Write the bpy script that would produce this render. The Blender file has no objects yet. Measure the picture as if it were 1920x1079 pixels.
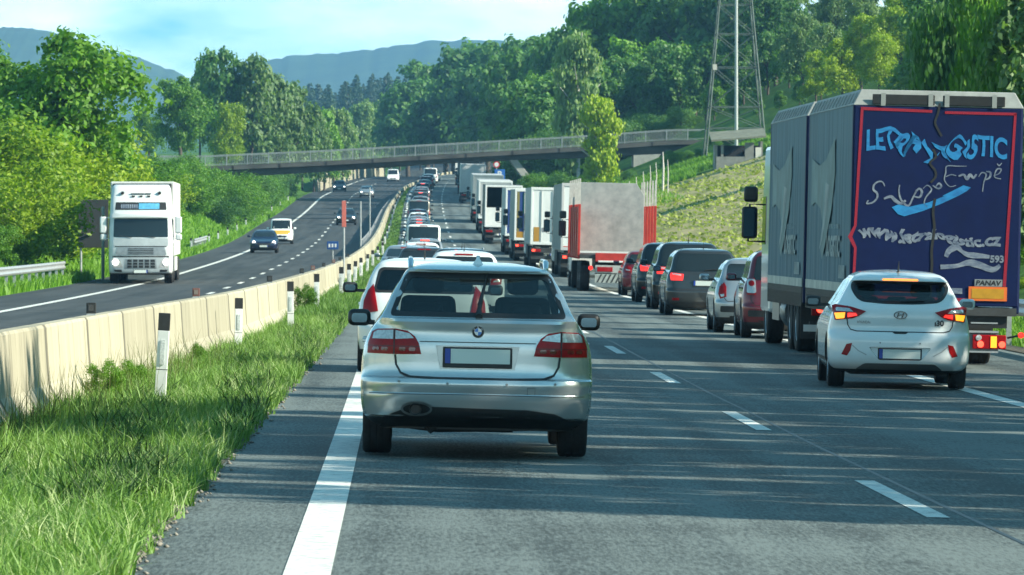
import bpy, bmesh, math, random
import numpy as np
from mathutils import Vector, Matrix

R = math.radians
sc = bpy.context.scene
COL = sc.collection
rng = np.random.default_rng(7)
random.seed(7)

# ------------------------------------------------------------------ camera, sky, sun, exposure
F = 10900.0            # focal length of the photograph in its own pixels (1920 wide)
VX, VY = 754.0, 470.0  # where the straight part of the road vanishes
cam = bpy.data.cameras.new("camera")
cam_o = bpy.data.objects.new("camera", cam)
COL.objects.link(cam_o)
cam_o.location = (0, 0, 1.65)
cam_o.rotation_euler = (R(90) - math.atan((539.5 - VY) / F), 0, -math.atan((960 - VX) / F))
cam.sensor_width = 36
cam.lens = 36 * F / 1920
cam.clip_start = 1
cam.clip_end = 9000
cam.dof.use_dof = True
cam.dof.focus_distance = 56
cam.dof.aperture_fstop = 18
sc.camera = cam_o

SUN_EL, SUN_BACK = 30.0, 18.0
world = bpy.data.worlds.new("World")
sc.world = world
world.use_nodes = True
wn, wl = world.node_tree.nodes, world.node_tree.links
bg = wn["Background"]
sky = wn.new("ShaderNodeTexSky")
sky.sky_type = 'NISHITA'
sky.sun_disc = False
sky.sun_elevation = R(SUN_EL)
sky.sun_rotation = R(90 + SUN_BACK)
sky.air_density = 1.0
sky.dust_density = 0.6
sky.ozone_density = 0.7
tc = wn.new("ShaderNodeTexCoord")
lift = wn.new("ShaderNodeMapping")          # read the sky dome a little above the milky horizon
lift.inputs["Location"].default_value = (0, 0, 0.13)
lift.inputs["Scale"].default_value = (1, 1, 1)
wl.new(tc.outputs["Generated"], lift.inputs["Vector"])
nrm = wn.new("ShaderNodeVectorMath")
nrm.operation = 'NORMALIZE'
wl.new(lift.outputs["Vector"], nrm.inputs[0])
wl.new(nrm.outputs["Vector"], sky.inputs["Vector"])
cm = wn.new("ShaderNodeMapping")
cm.inputs["Scale"].default_value = (11, 11, 38)
wl.new(tc.outputs["Generated"], cm.inputs["Vector"])
cn = wn.new("ShaderNodeTexNoise")
cn.inputs["Scale"].default_value = 1.35
cn.inputs["Detail"].default_value = 7
cn.inputs["Roughness"].default_value = 0.55
wl.new(cm.outputs["Vector"], cn.inputs["Vector"])
cr_ = wn.new("ShaderNodeValToRGB")
cr_.color_ramp.elements[0].position = 0.25
cr_.color_ramp.elements[1].position = 0.62
wl.new(cn.outputs["Fac"], cr_.inputs["Fac"])
cmix = wn.new("ShaderNodeMix")
cmix.data_type = 'RGBA'
cmix.inputs["B"].default_value = (9.6, 11.2, 11.5, 1)   # sunlit cloud, in the sky texture's own units
sepz = wn.new("ShaderNodeSeparateXYZ")          # clouds lie in a band low over the hills; the dome above is clear
wl.new(tc.outputs["Generated"], sepz.inputs["Vector"])
band = wn.new("ShaderNodeMapRange")
band.inputs["From Min"].default_value = 0.06
band.inputs["From Max"].default_value = 0.22
band.inputs["To Min"].default_value = 1.0
band.inputs["To Max"].default_value = 0.0
wl.new(sepz.outputs["Z"], band.inputs["Value"])
cmul = wn.new("ShaderNodeMath")
cmul.operation = 'MULTIPLY'
wl.new(cr_.outputs["Color"], cmul.inputs[0])
wl.new(band.outputs["Result"], cmul.inputs[1])
wl.new(cmul.outputs["Value"], cmix.inputs["Factor"])
stint = wn.new("ShaderNodeMix")                # a slightly cyan spring sky
stint.data_type = 'RGBA'; stint.blend_type = 'MULTIPLY'
stint.inputs["Factor"].default_value = 1
stint.inputs["B"].default_value = (.64, 1.16, 1.02, 1)
wl.new(sky.outputs["Color"], stint.inputs["A"])
wl.new(stint.outputs["Result"], cmix.inputs["A"])
wl.new(cmix.outputs["Result"], bg.inputs["Color"])
bg.inputs["Strength"].default_value = 0.10

to_sun = Vector((math.cos(R(SUN_EL)) * math.cos(R(SUN_BACK)), -math.cos(R(SUN_EL)) * math.sin(R(SUN_BACK)), math.sin(R(SUN_EL))))
sl = bpy.data.lights.new("sun", 'SUN')
sl.energy = 4.9
sl.angle = R(0.5)
sl.color = (1.0, 0.94, 0.78)
so = bpy.data.objects.new("sun", sl)
so.rotation_euler = to_sun.to_track_quat('Z', 'Y').to_euler()
so.location = (60, -20, 60)
COL.objects.link(so)

sc.view_settings.view_transform = 'Standard'
sc.view_settings.look = 'None'
sc.view_settings.exposure = 1.08
sc.view_settings.gamma = 1
sc.cycles.max_bounces = 7
sc.cycles.transparent_max_bounces = 12
sc.cycles.volume_bounces = 0
sc.cycles.use_denoising = True
sc.cycles.sample_clamp_indirect = 4.0

# ------------------------------------------------------------------ materials
MATS = {}
def nodes_of(m):
    m.use_nodes = True
    return m.node_tree.nodes, m.node_tree.links

def mat(name, col, rough=0.5, metal=0.0, coat=0.0, emit=None, estr=0.0, var=0.0, scale=8.0, spec=0.5, bump=0.0, bscale=60.0, col2=None, stretch=None):
    if name in MATS:
        return MATS[name]
    m = bpy.data.materials.new(name)
    n, l = nodes_of(m)
    b = n["Principled BSDF"]
    c = tuple(col) + (1,)
    b.inputs["Base Color"].default_value = c
    b.inputs["Roughness"].default_value = rough
    b.inputs["Metallic"].default_value = metal
    b.inputs["Specular IOR Level"].default_value = spec
    b.inputs["Coat Weight"].default_value = coat
    b.inputs["Coat Roughness"].default_value = 0.04
    if emit:
        b.inputs["Emission Color"].default_value = tuple(emit) + (1,)
        b.inputs["Emission Strength"].default_value = estr
    vec = None
    if var or bump or col2:
        t = n.new("ShaderNodeTexCoord")
        vec = t.outputs["Object"]
        if stretch:
            mp = n.new("ShaderNodeMapping")
            mp.inputs["Scale"].default_value = stretch
            l.new(vec, mp.inputs["Vector"])
            vec = mp.outputs["Vector"]
    if var or col2:
        nz = n.new("ShaderNodeTexNoise")
        nz.inputs["Scale"].default_value = scale
        nz.inputs["Detail"].default_value = 6
        nz.inputs["Roughness"].default_value = 0.65
        l.new(vec, nz.inputs["Vector"])
        mx = n.new("ShaderNodeMix")
        mx.data_type = 'RGBA'
        rp = n.new("ShaderNodeMapRange")
        rp.inputs["From Min"].default_value = 0.3
        rp.inputs["From Max"].default_value = 0.7
        l.new(nz.outputs["Fac"], rp.inputs["Value"])
        l.new(rp.outputs["Result"], mx.inputs["Factor"])
        d = col2 if col2 else tuple(min(1, x * (1 + var)) for x in col)
        a = col if col2 else tuple(x * (1 - var) for x in col)
        mx.inputs["A"].default_value = tuple(a) + (1,)
        mx.inputs["B"].default_value = tuple(d) + (1,)
        l.new(mx.outputs["Result"], b.inputs["Base Color"])
    if bump:
        bz = n.new("ShaderNodeTexNoise")
        bz.inputs["Scale"].default_value = bscale
        bz.inputs["Detail"].default_value = 4
        l.new(vec, bz.inputs["Vector"])
        bp = n.new("ShaderNodeBump")
        bp.inputs["Strength"].default_value = bump
        bp.inputs["Distance"].default_value = 0.02
        l.new(bz.outputs["Fac"], bp.inputs["Height"])
        l.new(bp.outputs["Normal"], b.inputs["Normal"])
    MATS[name] = m
    return m

def paint(name, col, metal=0.0, rough=0.32, dirt=0.10):
    """car paint under clear coat, with a thin film of road dust in the hollows of a noise"""
    key = "paint " + name
    if key in MATS:
        return MATS[key]
    m = mat(key, col, rough, metal, coat=0.8, var=dirt, scale=1.7)
    return m

def glass(name, tint=(0.35, 0.42, 0.40), refl=0.03):
    if name in MATS:
        return MATS[name]
    m = bpy.data.materials.new(name)
    n, l = nodes_of(m)
    n.remove(n["Principled BSDF"])
    tr = n.new("ShaderNodeBsdfTransparent")
    tr.inputs["Color"].default_value = tuple(tint) + (1,)
    gl = n.new("ShaderNodeBsdfGlossy")
    gl.inputs["Roughness"].default_value = 0.03
    gl.inputs["Color"].default_value = (0.9, 1, 0.98, 1)
    fr = n.new("ShaderNodeFresnel")
    fr.inputs["IOR"].default_value = 1.5
    ad = n.new("ShaderNodeMath")
    ad.operation = 'ADD'
    ad.inputs[1].default_value = refl
    l.new(fr.outputs["Fac"], ad.inputs[0])
    mx = n.new("ShaderNodeMixShader")
    l.new(ad.outputs["Value"], mx.inputs["Fac"])
    l.new(tr.outputs["BSDF"], mx.inputs[1])
    l.new(gl.outputs["BSDF"], mx.inputs[2])
    l.new(mx.outputs["Shader"], n["Material Output"].inputs["Surface"])
    MATS[name] = m
    return m

def leafmat(name, c1, c2, trans=0.35, scale=0.35, rough=0.55):
    """leaves: colour differs from leaf to leaf and from tree to tree; light passes through"""
    if name in MATS:
        return MATS[name]
    m = bpy.data.materials.new(name)
    n, l = nodes_of(m)
    b = n["Principled BSDF"]
    b.inputs["Roughness"].default_value = rough
    b.inputs["Specular IOR Level"].default_value = 0.35
    g = n.new("ShaderNodeNewGeometry")
    oi = n.new("ShaderNodeObjectInfo")
    t = n.new("ShaderNodeTexCoord")
    nz = n.new("ShaderNodeTexNoise")
    nz.inputs["Scale"].default_value = scale
    nz.inputs["Detail"].default_value = 3
    l.new(t.outputs["Object"], nz.inputs["Vector"])
    s1 = n.new("ShaderNodeMath"); s1.operation = 'MULTIPLY_ADD'
    l.new(g.outputs["Random Per Island"], s1.inputs[0])
    s1.inputs[1].default_value = 0.55
    l.new(nz.outputs["Fac"], s1.inputs[2])
    s2 = n.new("ShaderNodeMath"); s2.operation = 'MULTIPLY_ADD'
    l.new(oi.outputs["Random"], s2.inputs[0])
    s2.inputs[1].default_value = 0.5
    l.new(s1.outputs["Value"], s2.inputs[2])
    mr = n.new("ShaderNodeMapRange")
    mr.inputs["From Min"].default_value = 0.45
    mr.inputs["From Max"].default_value = 1.5
    l.new(s2.outputs["Value"], mr.inputs["Value"])
    mx = n.new("ShaderNodeMix"); mx.data_type = 'RGBA'
    mx.inputs["A"].default_value = tuple(c1) + (1,)
    mx.inputs["B"].default_value = tuple(c2) + (1,)
    l.new(mr.outputs["Result"], mx.inputs["Factor"])
    l.new(mx.outputs["Result"], b.inputs["Base Color"])
    tl = n.new("ShaderNodeBsdfTranslucent")
    tm = n.new("ShaderNodeMix"); tm.data_type = 'RGBA'; tm.blend_type = 'MULTIPLY'
    tm.inputs["Factor"].default_value = 1
    tm.inputs["B"].default_value = (1.35, 1.6, 0.35, 1)
    l.new(mx.outputs["Result"], tm.inputs["A"])
    l.new(tm.outputs["Result"], tl.inputs["Color"])
    ms = n.new("ShaderNodeMixShader")
    ms.inputs["Fac"].default_value = trans
    l.new(b.outputs["BSDF"], ms.inputs[1])
    l.new(tl.outputs["BSDF"], ms.inputs[2])
    l.new(ms.outputs["Shader"], n["Material Output"].inputs["Surface"])
    MATS[name] = m
    return m

BLACK = mat("black plastic", (0.018, 0.019, 0.02), 0.5, var=0.3, scale=14)
RUBBER = mat("tyre rubber", (0.016, 0.016, 0.017), 0.8, var=0.3, scale=30)
UNDER = mat("dark underbody", (0.012, 0.012, 0.012), 0.8)
CABIN = mat("cabin lining", (0.03, 0.032, 0.034), 0.8)
ALLOY = mat("alloy rim", (0.42, 0.43, 0.44), 0.35, 0.8, var=0.15, scale=20)
CHROME = mat("chrome", (0.75, 0.76, 0.77), 0.12, 1.0)
STEEL = mat("galvanised steel", (0.42, 0.44, 0.45), 0.5, 0.6, var=0.15, scale=4)
DGLASS = mat("dark window glass", (0.012, 0.018, 0.02), 0.05, coat=0.3, spec=0.6)
RED = mat("red lens", (0.30, 0.001, 0.004), 0.35, coat=0.08, var=0.25, scale=60, spec=.3)
REDON = mat("lit red lens", (0.35, 0.008, 0.008), 0.3, coat=0.2, emit=(1, 0.03, 0.02), estr=0.9, var=0.3, scale=50)
BRAKE = mat("lit brake lamp", (0.5, 0.02, 0.01), 0.2, emit=(1, 0.06, 0.03), estr=2.2)
AMBER = mat("lit amber lens", (0.6, 0.22, 0.02), 0.2, emit=(1, 0.34, 0.02), estr=0.9, var=0.2, scale=60)
ORANGEB = mat("lit orange brake strip", (0.6, 0.12, 0.02), 0.2, emit=(1, 0.26, 0.05), estr=1.2, var=0.3, scale=50)
CLEAR = mat("clear lens", (0.55, 0.55, 0.55), 0.12, 0.3, coat=1.0, var=0.3, scale=45)
HEADON = mat("lit headlamp", (0.9, 0.9, 0.85), 0.2, emit=(1, 0.97, 0.88), estr=4.5)
PLATE = mat("number plate white", (0.62, 0.68, 0.64), 0.4)
PBLUE = mat("number plate blue", (0.02, 0.06, 0.35), 0.4)
WHITEP = mat("white plastic", (0.66, 0.68, 0.67), 0.45, var=0.08, scale=6)

# ------------------------------------------------------------------ mesh helpers
def link(o, parent=None):
    COL.objects.link(o)
    if parent is not None:
        o.parent = parent
    return o

def tag(o, label, cat, group=None, kind=None):
    if label: o["label"] = label
    if cat: o["category"] = cat
    if group: o["group"] = group
    if kind: o["kind"] = kind
    return o

def thing(name, label, cat, loc=(0, 0, 0), group=None):
    o = bpy.data.objects.new(name, None)
    o.empty_display_size = 0.2
    link(o)
    o.location = loc
    return tag(o, label, cat, group)

class MB:
    """collects shapes; build() links them as one mesh object"""
    def __init__(s):
        s.v, s.f, s.m = [], [], []
        s.mats = []
    def mi(s, m):
        if m not in s.mats:
            s.mats.append(m)
        return s.mats.index(m)
    def add(s, vs, fs, m):
        k = len(s.v); i = s.mi(m)
        s.v.extend([tuple(map(float, p)) for p in vs])
        for f in fs:
            s.f.append([int(q) + k for q in f]); s.m.append(i)
    def box(s, lo, hi, m):
        x0, y0, z0 = lo; x1, y1, z1 = hi
        s.add([(x0,y0,z0),(x1,y0,z0),(x1,y1,z0),(x0,y1,z0),(x0,y0,z1),(x1,y0,z1),(x1,y1,z1),(x0,y1,z1)],
              [(3,2,1,0),(4,5,6,7),(0,1,5,4),(1,2,6,5),(2,3,7,6),(3,0,4,7)], m)
        return s
    def hexa(s, p, m):
        """eight corners, bottom ring then top ring"""
        s.add(p, [(3,2,1,0),(4,5,6,7),(0,1,5,4),(1,2,6,5),(2,3,7,6),(3,0,4,7)], m)
        return s
    def tube(s, pts, rad, m, n=8, caps=True):
        pts = [Vector(p) for p in pts]
        rad = rad if hasattr(rad, '__len__') else [rad] * len(pts)
        rings = []; up = Vector((0, 0, 1))
        for i, p in enumerate(pts):
            d = (pts[min(i + 1, len(pts) - 1)] - pts[max(i - 1, 0)]).normalized()
            a = d.cross(up if abs(d.z) < 0.9 else Vector((1, 0, 0))).normalized()
            b = a.cross(d).normalized()
            rings.append([p + (a * math.cos(2 * math.pi * k / n) + b * math.sin(2 * math.pi * k / n)) * rad[i] for k in range(n)])
        vs = [q for r in rings for q in r]
        fs = [(i*n+k, (i)*n+(k+1) % n, (i+1)*n+(k+1) % n, (i+1)*n+k) for i in range(len(pts)-1) for k in range(n)]
        fs = [tuple(reversed(f)) for f in fs]
        if caps:
            fs.append(tuple(range(n))); fs.append(tuple(reversed(range((len(pts)-1)*n, len(pts)*n))))
        s.add(vs, fs, m)
        return s
    def lathe(s, prof, m, axis='z', n=24, c=(0, 0, 0)):
        """prof: (radius, along) pairs"""
        vs, fs = [], []
        for r, h in prof:
            for k in range(n):
                a = 2 * math.pi * k / n
                q = (r * math.cos(a), r * math.sin(a), h)
                if axis == 'x': q = (q[2], q[0], q[1])
                if axis == 'y': q = (q[1], q[2], q[0])
                vs.append((q[0]+c[0], q[1]+c[1], q[2]+c[2]))
        for i in range(len(prof)-1):
            for k in range(n):
                fs.append((i*n+k, i*n+(k+1) % n, (i+1)*n+(k+1) % n, (i+1)*n+k))
        fs.append(tuple(reversed(range(n)))); fs.append(tuple(range((len(prof)-1)*n, len(prof)*n)))
        s.add(vs, fs, m)
        return s
    def prism(s, poly, m, axis, a, b):
        """extrude a 2D outline between a and b along an axis; poly is in the other two axes"""
        n = len(poly)
        def P(p, t):
            return {'x': (t, p[0], p[1]), 'y': (p[0], t, p[1]), 'z': (p[0], p[1], t)}[axis]
        vs = [P(p, a) for p in poly] + [P(p, b) for p in poly]
        fs = [(i, (i+1) % n, n+(i+1) % n, n+i) for i in range(n)] + [tuple(reversed(range(n))), tuple(range(n, 2*n))]
        s.add(vs, fs, m)
        return s
    def mesh(s, name):
        me = bpy.data.meshes.new(name)
        me.from_pydata(s.v, [], s.f)
        for m in s.mats: me.materials.append(m)
        me.polygons.foreach_set("material_index", s.m)
        me.update()
        return me
    def build(s, name, parent=None, smooth=35, bevel=0, fix=True, seg=2):
        me = s.mesh(name)
        if fix:
            bm = bmesh.new(); bm.from_mesh(me)
            bmesh.ops.recalc_face_normals(bm, faces=bm.faces)
            bm.to_mesh(me); bm.free()
        if smooth:
            me.polygons.foreach_set("use_smooth", [True] * len(me.polygons))
            me.set_sharp_from_angle(angle=R(smooth))
        o = bpy.data.objects.new(name, me)
        if bevel:
            b = o.modifiers.new("bevel", 'BEVEL')
            b.width = bevel; b.segments = seg; b.limit_method = 'ANGLE'; b.angle_limit = R(40)
        return link(o, parent)

def fast_mesh(name, v, f, m, smooth=False):
    me = bpy.data.meshes.new(name)
    v = np.asarray(v, np.float32); f = np.asarray(f, np.int32)
    k = f.shape[1]
    me.vertices.add(len(v)); me.vertices.foreach_set("co", v.ravel())
    me.loops.add(f.size); me.loops.foreach_set("vertex_index", f.ravel())
    me.polygons.add(len(f))
    me.polygons.foreach_set("loop_start", np.arange(0, f.size, k, dtype=np.int32))
    if smooth:
        me.polygons.foreach_set("use_smooth", np.ones(len(f), bool))
    me.update(calc_edges=True)
    me.validate()
    for q in (m if isinstance(m, (list, tuple)) else [m]):
        me.materials.append(q)
    return me

def grid_mesh(name, P, m, smooth=True):
    """P: array (rows, cols, 3)"""
    r, c = P.shape[:2]
    i = np.arange(r * c).reshape(r, c)
    f = np.stack([i[:-1, :-1], i[:-1, 1:], i[1:, 1:], i[1:, :-1]], -1).reshape(-1, 4)
    return fast_mesh(name, P.reshape(-1, 3), f, m, smooth)

def kids(o):
    return [c for c in COL.objects if c.parent == o]
CHILD = {}
def copy_tree(o, parent=None, swap=None):
    c = o.copy()
    COL.objects.link(c)
    c.parent = parent
    if swap:
        for i, s in enumerate(c.material_slots):
            if s.material and s.material.name in swap:
                nm = s.material.name; s.link = 'OBJECT'; s.material = swap[nm]
    for ch in list(o.children):
        copy_tree(ch, c, swap)
    return c

def pchip(pts):
    x = np.array([p[0] for p in pts], float); y = np.array([p[1] for p in pts], float)
    h = np.diff(x); d = np.diff(y) / h
    m = np.zeros_like(y)
    for i in range(1, len(x) - 1):
        if d[i-1] * d[i] > 0:
            w1 = 2*h[i] + h[i-1]; w2 = h[i] + 2*h[i-1]
            m[i] = (w1 + w2) / (w1 / d[i-1] + w2 / d[i])
    m[0], m[-1] = d[0], d[-1]
    def f(q):
        q = np.clip(np.asarray(q, float), x[0], x[-1])
        i = np.clip(np.searchsorted(x, q, side='right') - 1, 0, len(x) - 2)
        t = (q - x[i]) / h[i]
        return (y[i]*(1+2*t)*(1-t)**2 + m[i]*h[i]*t*(1-t)**2 + y[i+1]*t*t*(3-2*t) + m[i+1]*h[i]*t*t*(t-1))
    return f

# ------------------------------------------------------------------ the lie of the land
zr = pchip([(-60,0),(48,0.0),(73,.04),(110,.16),(196,.37),(245,.66),(285,.92),(330,1.35),(400,2.35),(484,4.2),(560,6.0),(610,7.0),(700,9.2),(780,10.9),(900,13.2),(1000,14.8),(1100,16.0),(1300,17),(3400,17)])
zo = pchip([(-60,-.05),(60,-.03),(145,.10),(223,.34),(290,.78),(363,1.42),(434,2.3),(517,3.9),(600,5.5),(727,8.3),(813,10),(990,13.9),(1100,15.6),(1300,17),(3400,17)])
cr = pchip([(-60,0),(400,0),(500,.2),(610,.7),(700,1.6),(775,2.6),(850,4.4),(1000,10),(1200,22),(1500,50),(3400,400)])
co = pchip([(-60,0),(720,0),(800,.5),(900,2.3),(1040,6),(1200,13),(1500,40),(3400,390)])
xB = pchip([(-60,-4.2),(45,-3.8),(60,-3.62),(78,-3.3),(100,-2.8),(140,-2.5),(215,-2.26),(310,-1.95),(430,-1.7),(560,-1.3),(650,-.6),(750,.7),(850,3.2),(1000,8.6),(1200,20),(1500,47),(3400,396)])
xG = pchip([(-60,-1.5),(30,-1.42),(60,-1.35),(110,-1.15),(160,-.92),(250,-.62),(400,-.30),(560,.1),(650,.5),(750,1.8),(850,4.2),(1000,9.6),(1200,21),(1500,48.5),(3400,397.5)])
xL = lambda Z: np.maximum(-.48 + cr(Z), xG(Z) + .42)
xR = lambda Z: 10.6 + cr(Z)
xO = lambda Z: -12.7 + co(Z)
rs = pchip([(-60,.30),(480,.30),(600,.44),(900,.38),(3400,.2)])
ls = pchip([(-60,.28),(230,.28),(330,.50),(560,.62),(700,.5),(900,.3),(3400,.1)])

def H(X, Z):
    X = np.asarray(X, float); Z = np.asarray(Z, float)
    X, Z = np.broadcast_arrays(X, Z)
    zr_, zo_, cr_z = zr(Z), zo(Z), cr(Z)
    b, g, r_, o = xB(Z), xG(Z), xR(Z), xO(Z)
    our = zr_ - .022 * (X - cr_z)
    gz = zr_ - .022 * (g - cr_z)
    opp = zo_ + 0 * X
    t = np.clip((X - b) / np.maximum(g - b, .1), 0, 1)
    med = opp * (1 - t) + gz * t
    d = X - r_
    rz = zr_ - .022 * (r_ - cr_z)
    right = rz - .08 * np.clip(d, 0, .8) + rs(Z) * np.clip(d - 1.0, 0, 22) + (rs(Z) + .08) * np.clip(d - 23, 0, 90)
    e = o - X
    left = zo_ - .06 * np.clip(e, 0, 1) + ls(Z) * np.clip(e - 1.0, 0, 8) + .05 * np.clip(e - 9, 0, 60)
    far = np.clip(Z - 1150, 0, 1100) * .037 * np.clip((X + 70) / 60, 0, 1)
    z = np.where(X > r_, right, np.where(X >= g, our, np.where(X >= b, med, np.where(X >= o, opp, left))))
    return z + far

def ground(X, Z): return float(H(X, Z))
def px(x, Z): return (x - VX) * Z / F
def pz(y, Z): return 1.65 - (y - VY) * Z / F

def place(o, X, Z, yaw=0.0, opp=False, up=0.0):
    dz = (ground(X, Z + 4) - ground(X, Z)) / 4
    o.location = (X, Z, ground(X, Z) + .012 + up)
    roll = math.atan(.022) if X > -1.2 else 0
    o.rotation_euler = ((-1 if opp else 1) * math.atan(dz), (-1 if opp else 1) * roll, R(yaw) + (math.pi if opp else 0))
    return o

# ------------------------------------------------------------------ ground, roads, markings
ZS = np.unique(np.concatenate([np.arange(-50, 30, 10), np.arange(30, 130, 2.5), np.arange(130, 400, 6), np.arange(400, 1200, 12), np.arange(1200, 5201, 80)]).astype(float))

def soil_material():
    m = bpy.data.materials.new("meadow ground")
    n, l = nodes_of(m)
    b = n["Principled BSDF"]; b.inputs["Roughness"].default_value = 0.95
    b.inputs["Specular IOR Level"].default_value = 0.1
    t = n.new("ShaderNodeTexCoord")
    z1 = n.new("ShaderNodeTexNoise"); z1.inputs["Scale"].default_value = 0.12; z1.inputs["Detail"].default_value = 8
    z2 = n.new("ShaderNodeTexNoise"); z2.inputs["Scale"].default_value = 1.8; z2.inputs["Detail"].default_value = 6
    l.new(t.outputs["Object"], z1.inputs["Vector"]); l.new(t.outputs["Object"], z2.inputs["Vector"])
    ad = n.new("ShaderNodeMath"); ad.operation = 'ADD'
    l.new(z1.outputs["Fac"], ad.inputs[0]); l.new(z2.outputs["Fac"], ad.inputs[1])
    r = n.new("ShaderNodeValToRGB")
    e = r.color_ramp.elements
    e[0].position = .35; e[0].color = (.035, .075, .012, 1)
    e[1].position = .68; e[1].color = (.12, .22, .03, 1)
    q = e.new(.52); q.color = (.06, .14, .018, 1)
    h = n.new("ShaderNodeMath"); h.operation = 'MULTIPLY'; h.inputs[1].default_value = .5
    l.new(ad.outputs["Value"], h.inputs[0]); l.new(h.outputs["Value"], r.inputs["Fac"])
    l.new(r.outputs["Color"], b.inputs["Base Color"])
    bp = n.new("ShaderNodeBump"); bp.inputs["Strength"].default_value = .8; bp.inputs["Distance"].default_value = .15
    l.new(z2.outputs["Fac"], bp.inputs["Height"]); l.new(bp.outputs["Normal"], b.inputs["Normal"])
    return m
MEADOW = soil_material()

def columns(Z):
    o, b, g, r = float(xO(Z)), float(xB(Z)), float(xG(Z)), float(xR(Z))
    left = [o - d for d in (1000, 600, 300, 160, 110, 70, 50, 36, 26, 19, 14, 11, 9, 7, 5.5, 4, 3, 2, 1, .4)]
    mid = [o, o + .05, (o+b)/2, b - .35, b, b + .3, (b+g)/2, g - .12, g, g + .05, (g+r)/2, r]
    right = [r + d for d in (.4, .8, 1, 2, 3.5, 5, 7, 9, 12, 15, 18, 21, 23, 25, 30, 38, 50, 70, 113, 160, 260, 450, 900)]
    return left + mid + right
P = []
for Z in ZS:
    xs = np.array(columns(Z))
    zs = H(xs, Z).copy()
    o, b, g, r = float(xO(Z)), float(xB(Z)), float(xG(Z)), float(xR(Z))
    zs[((xs > o) & (xs < b - .2)) | ((xs > g - .02) & (xs < r))] -= .10
    P.append(np.stack([xs, np.full_like(xs, Z), zs], -1))
g_o = link(bpy.data.objects.new("ground", grid_mesh("ground", np.array(P), MEADOW)))
tag(g_o, None, None, None, "structure")

def asphalt(name, base, tone):
    m = bpy.data.materials.new(name)
    n, l = nodes_of(m)
    b = n["Principled BSDF"]
    b.inputs["Specular IOR Level"].default_value = 0.35
    t = n.new("ShaderNodeTexCoord")
    g1 = n.new("ShaderNodeTexNoise"); g1.inputs["Scale"].default_value = 42; g1.inputs["Detail"].default_value = 4; g1.inputs["Roughness"].default_value = .75
    mp = n.new("ShaderNodeMapping"); mp.inputs["Scale"].default_value = (1.7, .03, 1)
    g2 = n.new("ShaderNodeTexNoise"); g2.inputs["Scale"].default_value = 1.0; g2.inputs["Detail"].default_value = 6
    g3 = n.new("ShaderNodeTexNoise"); g3.inputs["Scale"].default_value = .35; g3.inputs["Detail"].default_value = 8
    gm = n.new("ShaderNodeMapping"); gm.inputs["Scale"].default_value = (1, .10, 1)
    l.new(t.outputs["Object"], gm.inputs["Vector"]); l.new(gm.outputs["Vector"], g1.inputs["Vector"])
    l.new(t.outputs["Object"], mp.inputs["Vector"]); l.new(mp.outputs["Vector"], g2.inputs["Vector"])
    l.new(t.outputs["Object"], g3.inputs["Vector"])
    a = n.new("ShaderNodeMath"); a.operation = 'MULTIPLY_ADD'; a.inputs[1].default_value = 1.35
    l.new(g1.outputs["Fac"], a.inputs[0]); l.new(g2.outputs["Fac"], a.inputs[2])
    a2 = n.new("ShaderNodeMath"); a2.operation = 'MULTIPLY_ADD'; a2.inputs[1].default_value = .55
    l.new(g3.outputs["Fac"], a2.inputs[0]); l.new(a.outputs["Value"], a2.inputs[2])
    r = n.new("ShaderNodeValToRGB")
    e = r.color_ramp.elements
    e[0].position = .78; e[0].color = tuple(x * .62 for x in base) + (1,)
    e[1].position = 1.55 / 1.0 if False else 1.0; e[1].color = tuple(x * tone for x in base) + (1,)
    k = n.new("ShaderNodeMath"); k.operation = 'MULTIPLY'; k.inputs[1].default_value = .62
    l.new(a2.outputs["Value"], k.inputs[0]); l.new(k.outputs["Value"], r.inputs["Fac"])
    l.new(r.outputs["Color"], b.inputs["Base Color"])
    rr = n.new("ShaderNodeMapRange"); rr.inputs["To Min"].default_value = .62; rr.inputs["To Max"].default_value = .88
    l.new(g2.outputs["Fac"], rr.inputs["Value"]); l.new(rr.outputs["Result"], b.inputs["Roughness"])
    bp = n.new("ShaderNodeBump"); bp.inputs["Strength"].default_value = .5; bp.inputs["Distance"].default_value = .008
    l.new(g1.outputs["Fac"], bp.inputs["Height"]); l.new(bp.outputs["Normal"], b.inputs["Normal"])
    return m
ASPH = asphalt("grey asphalt", (.068, .083, .081), 2.0)
ASPH2 = asphalt("dark asphalt", (.034, .038, .039), 1.7)

def strip(name, fl, fr, m, up, Zs=ZS, nx=7, kind="structure", z0=-1e9, z1=1e9, jitter=0):
    Zs = Zs[(Zs >= z0) & (Zs <= z1)]
    P = []
    for Z in Zs:
        a, b = float(fl(Z)), float(fr(Z))
        if jitter:
            a += random.uniform(-jitter, jitter)
        xs = np.linspace(a, b, nx)
        P.append(np.stack([xs, np.full(nx, Z), H(xs, Z) + up], -1))
    o = link(bpy.data.objects.new(name, grid_mesh(name, np.array(P), m)))
    return tag(o, None, None, None, kind)
ROADZ = ZS[ZS < 1500]
strip("road", lambda Z: xG(Z) + .03, lambda Z: xR(Z), ASPH, 0.004, np.unique(np.concatenate([np.arange(28, 110, .5), ROADZ])), 9, jitter=.05)
strip("opposite_road", lambda Z: xO(Z), lambda Z: xB(Z) - .33, ASPH2, 0.004, ROADZ, 7)
GRAVEL = mat("verge gravel and earth", (.03, .028, .02), .95, var=.6, scale=25, bump=1.0, bscale=60, col2=(.11, .10, .08))
strip("gravel_verge", lambda Z: xR(Z) - .05, lambda Z: xR(Z) + .8, GRAVEL, 0.02, ROADZ, 4)
strip("earth_verge", lambda Z: xG(Z) - .10, lambda Z: xG(Z) + .045, GRAVEL, 0.014, np.unique(np.concatenate([np.arange(28, 110, .5), ROADZ])), 3, jitter=.05)

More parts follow.
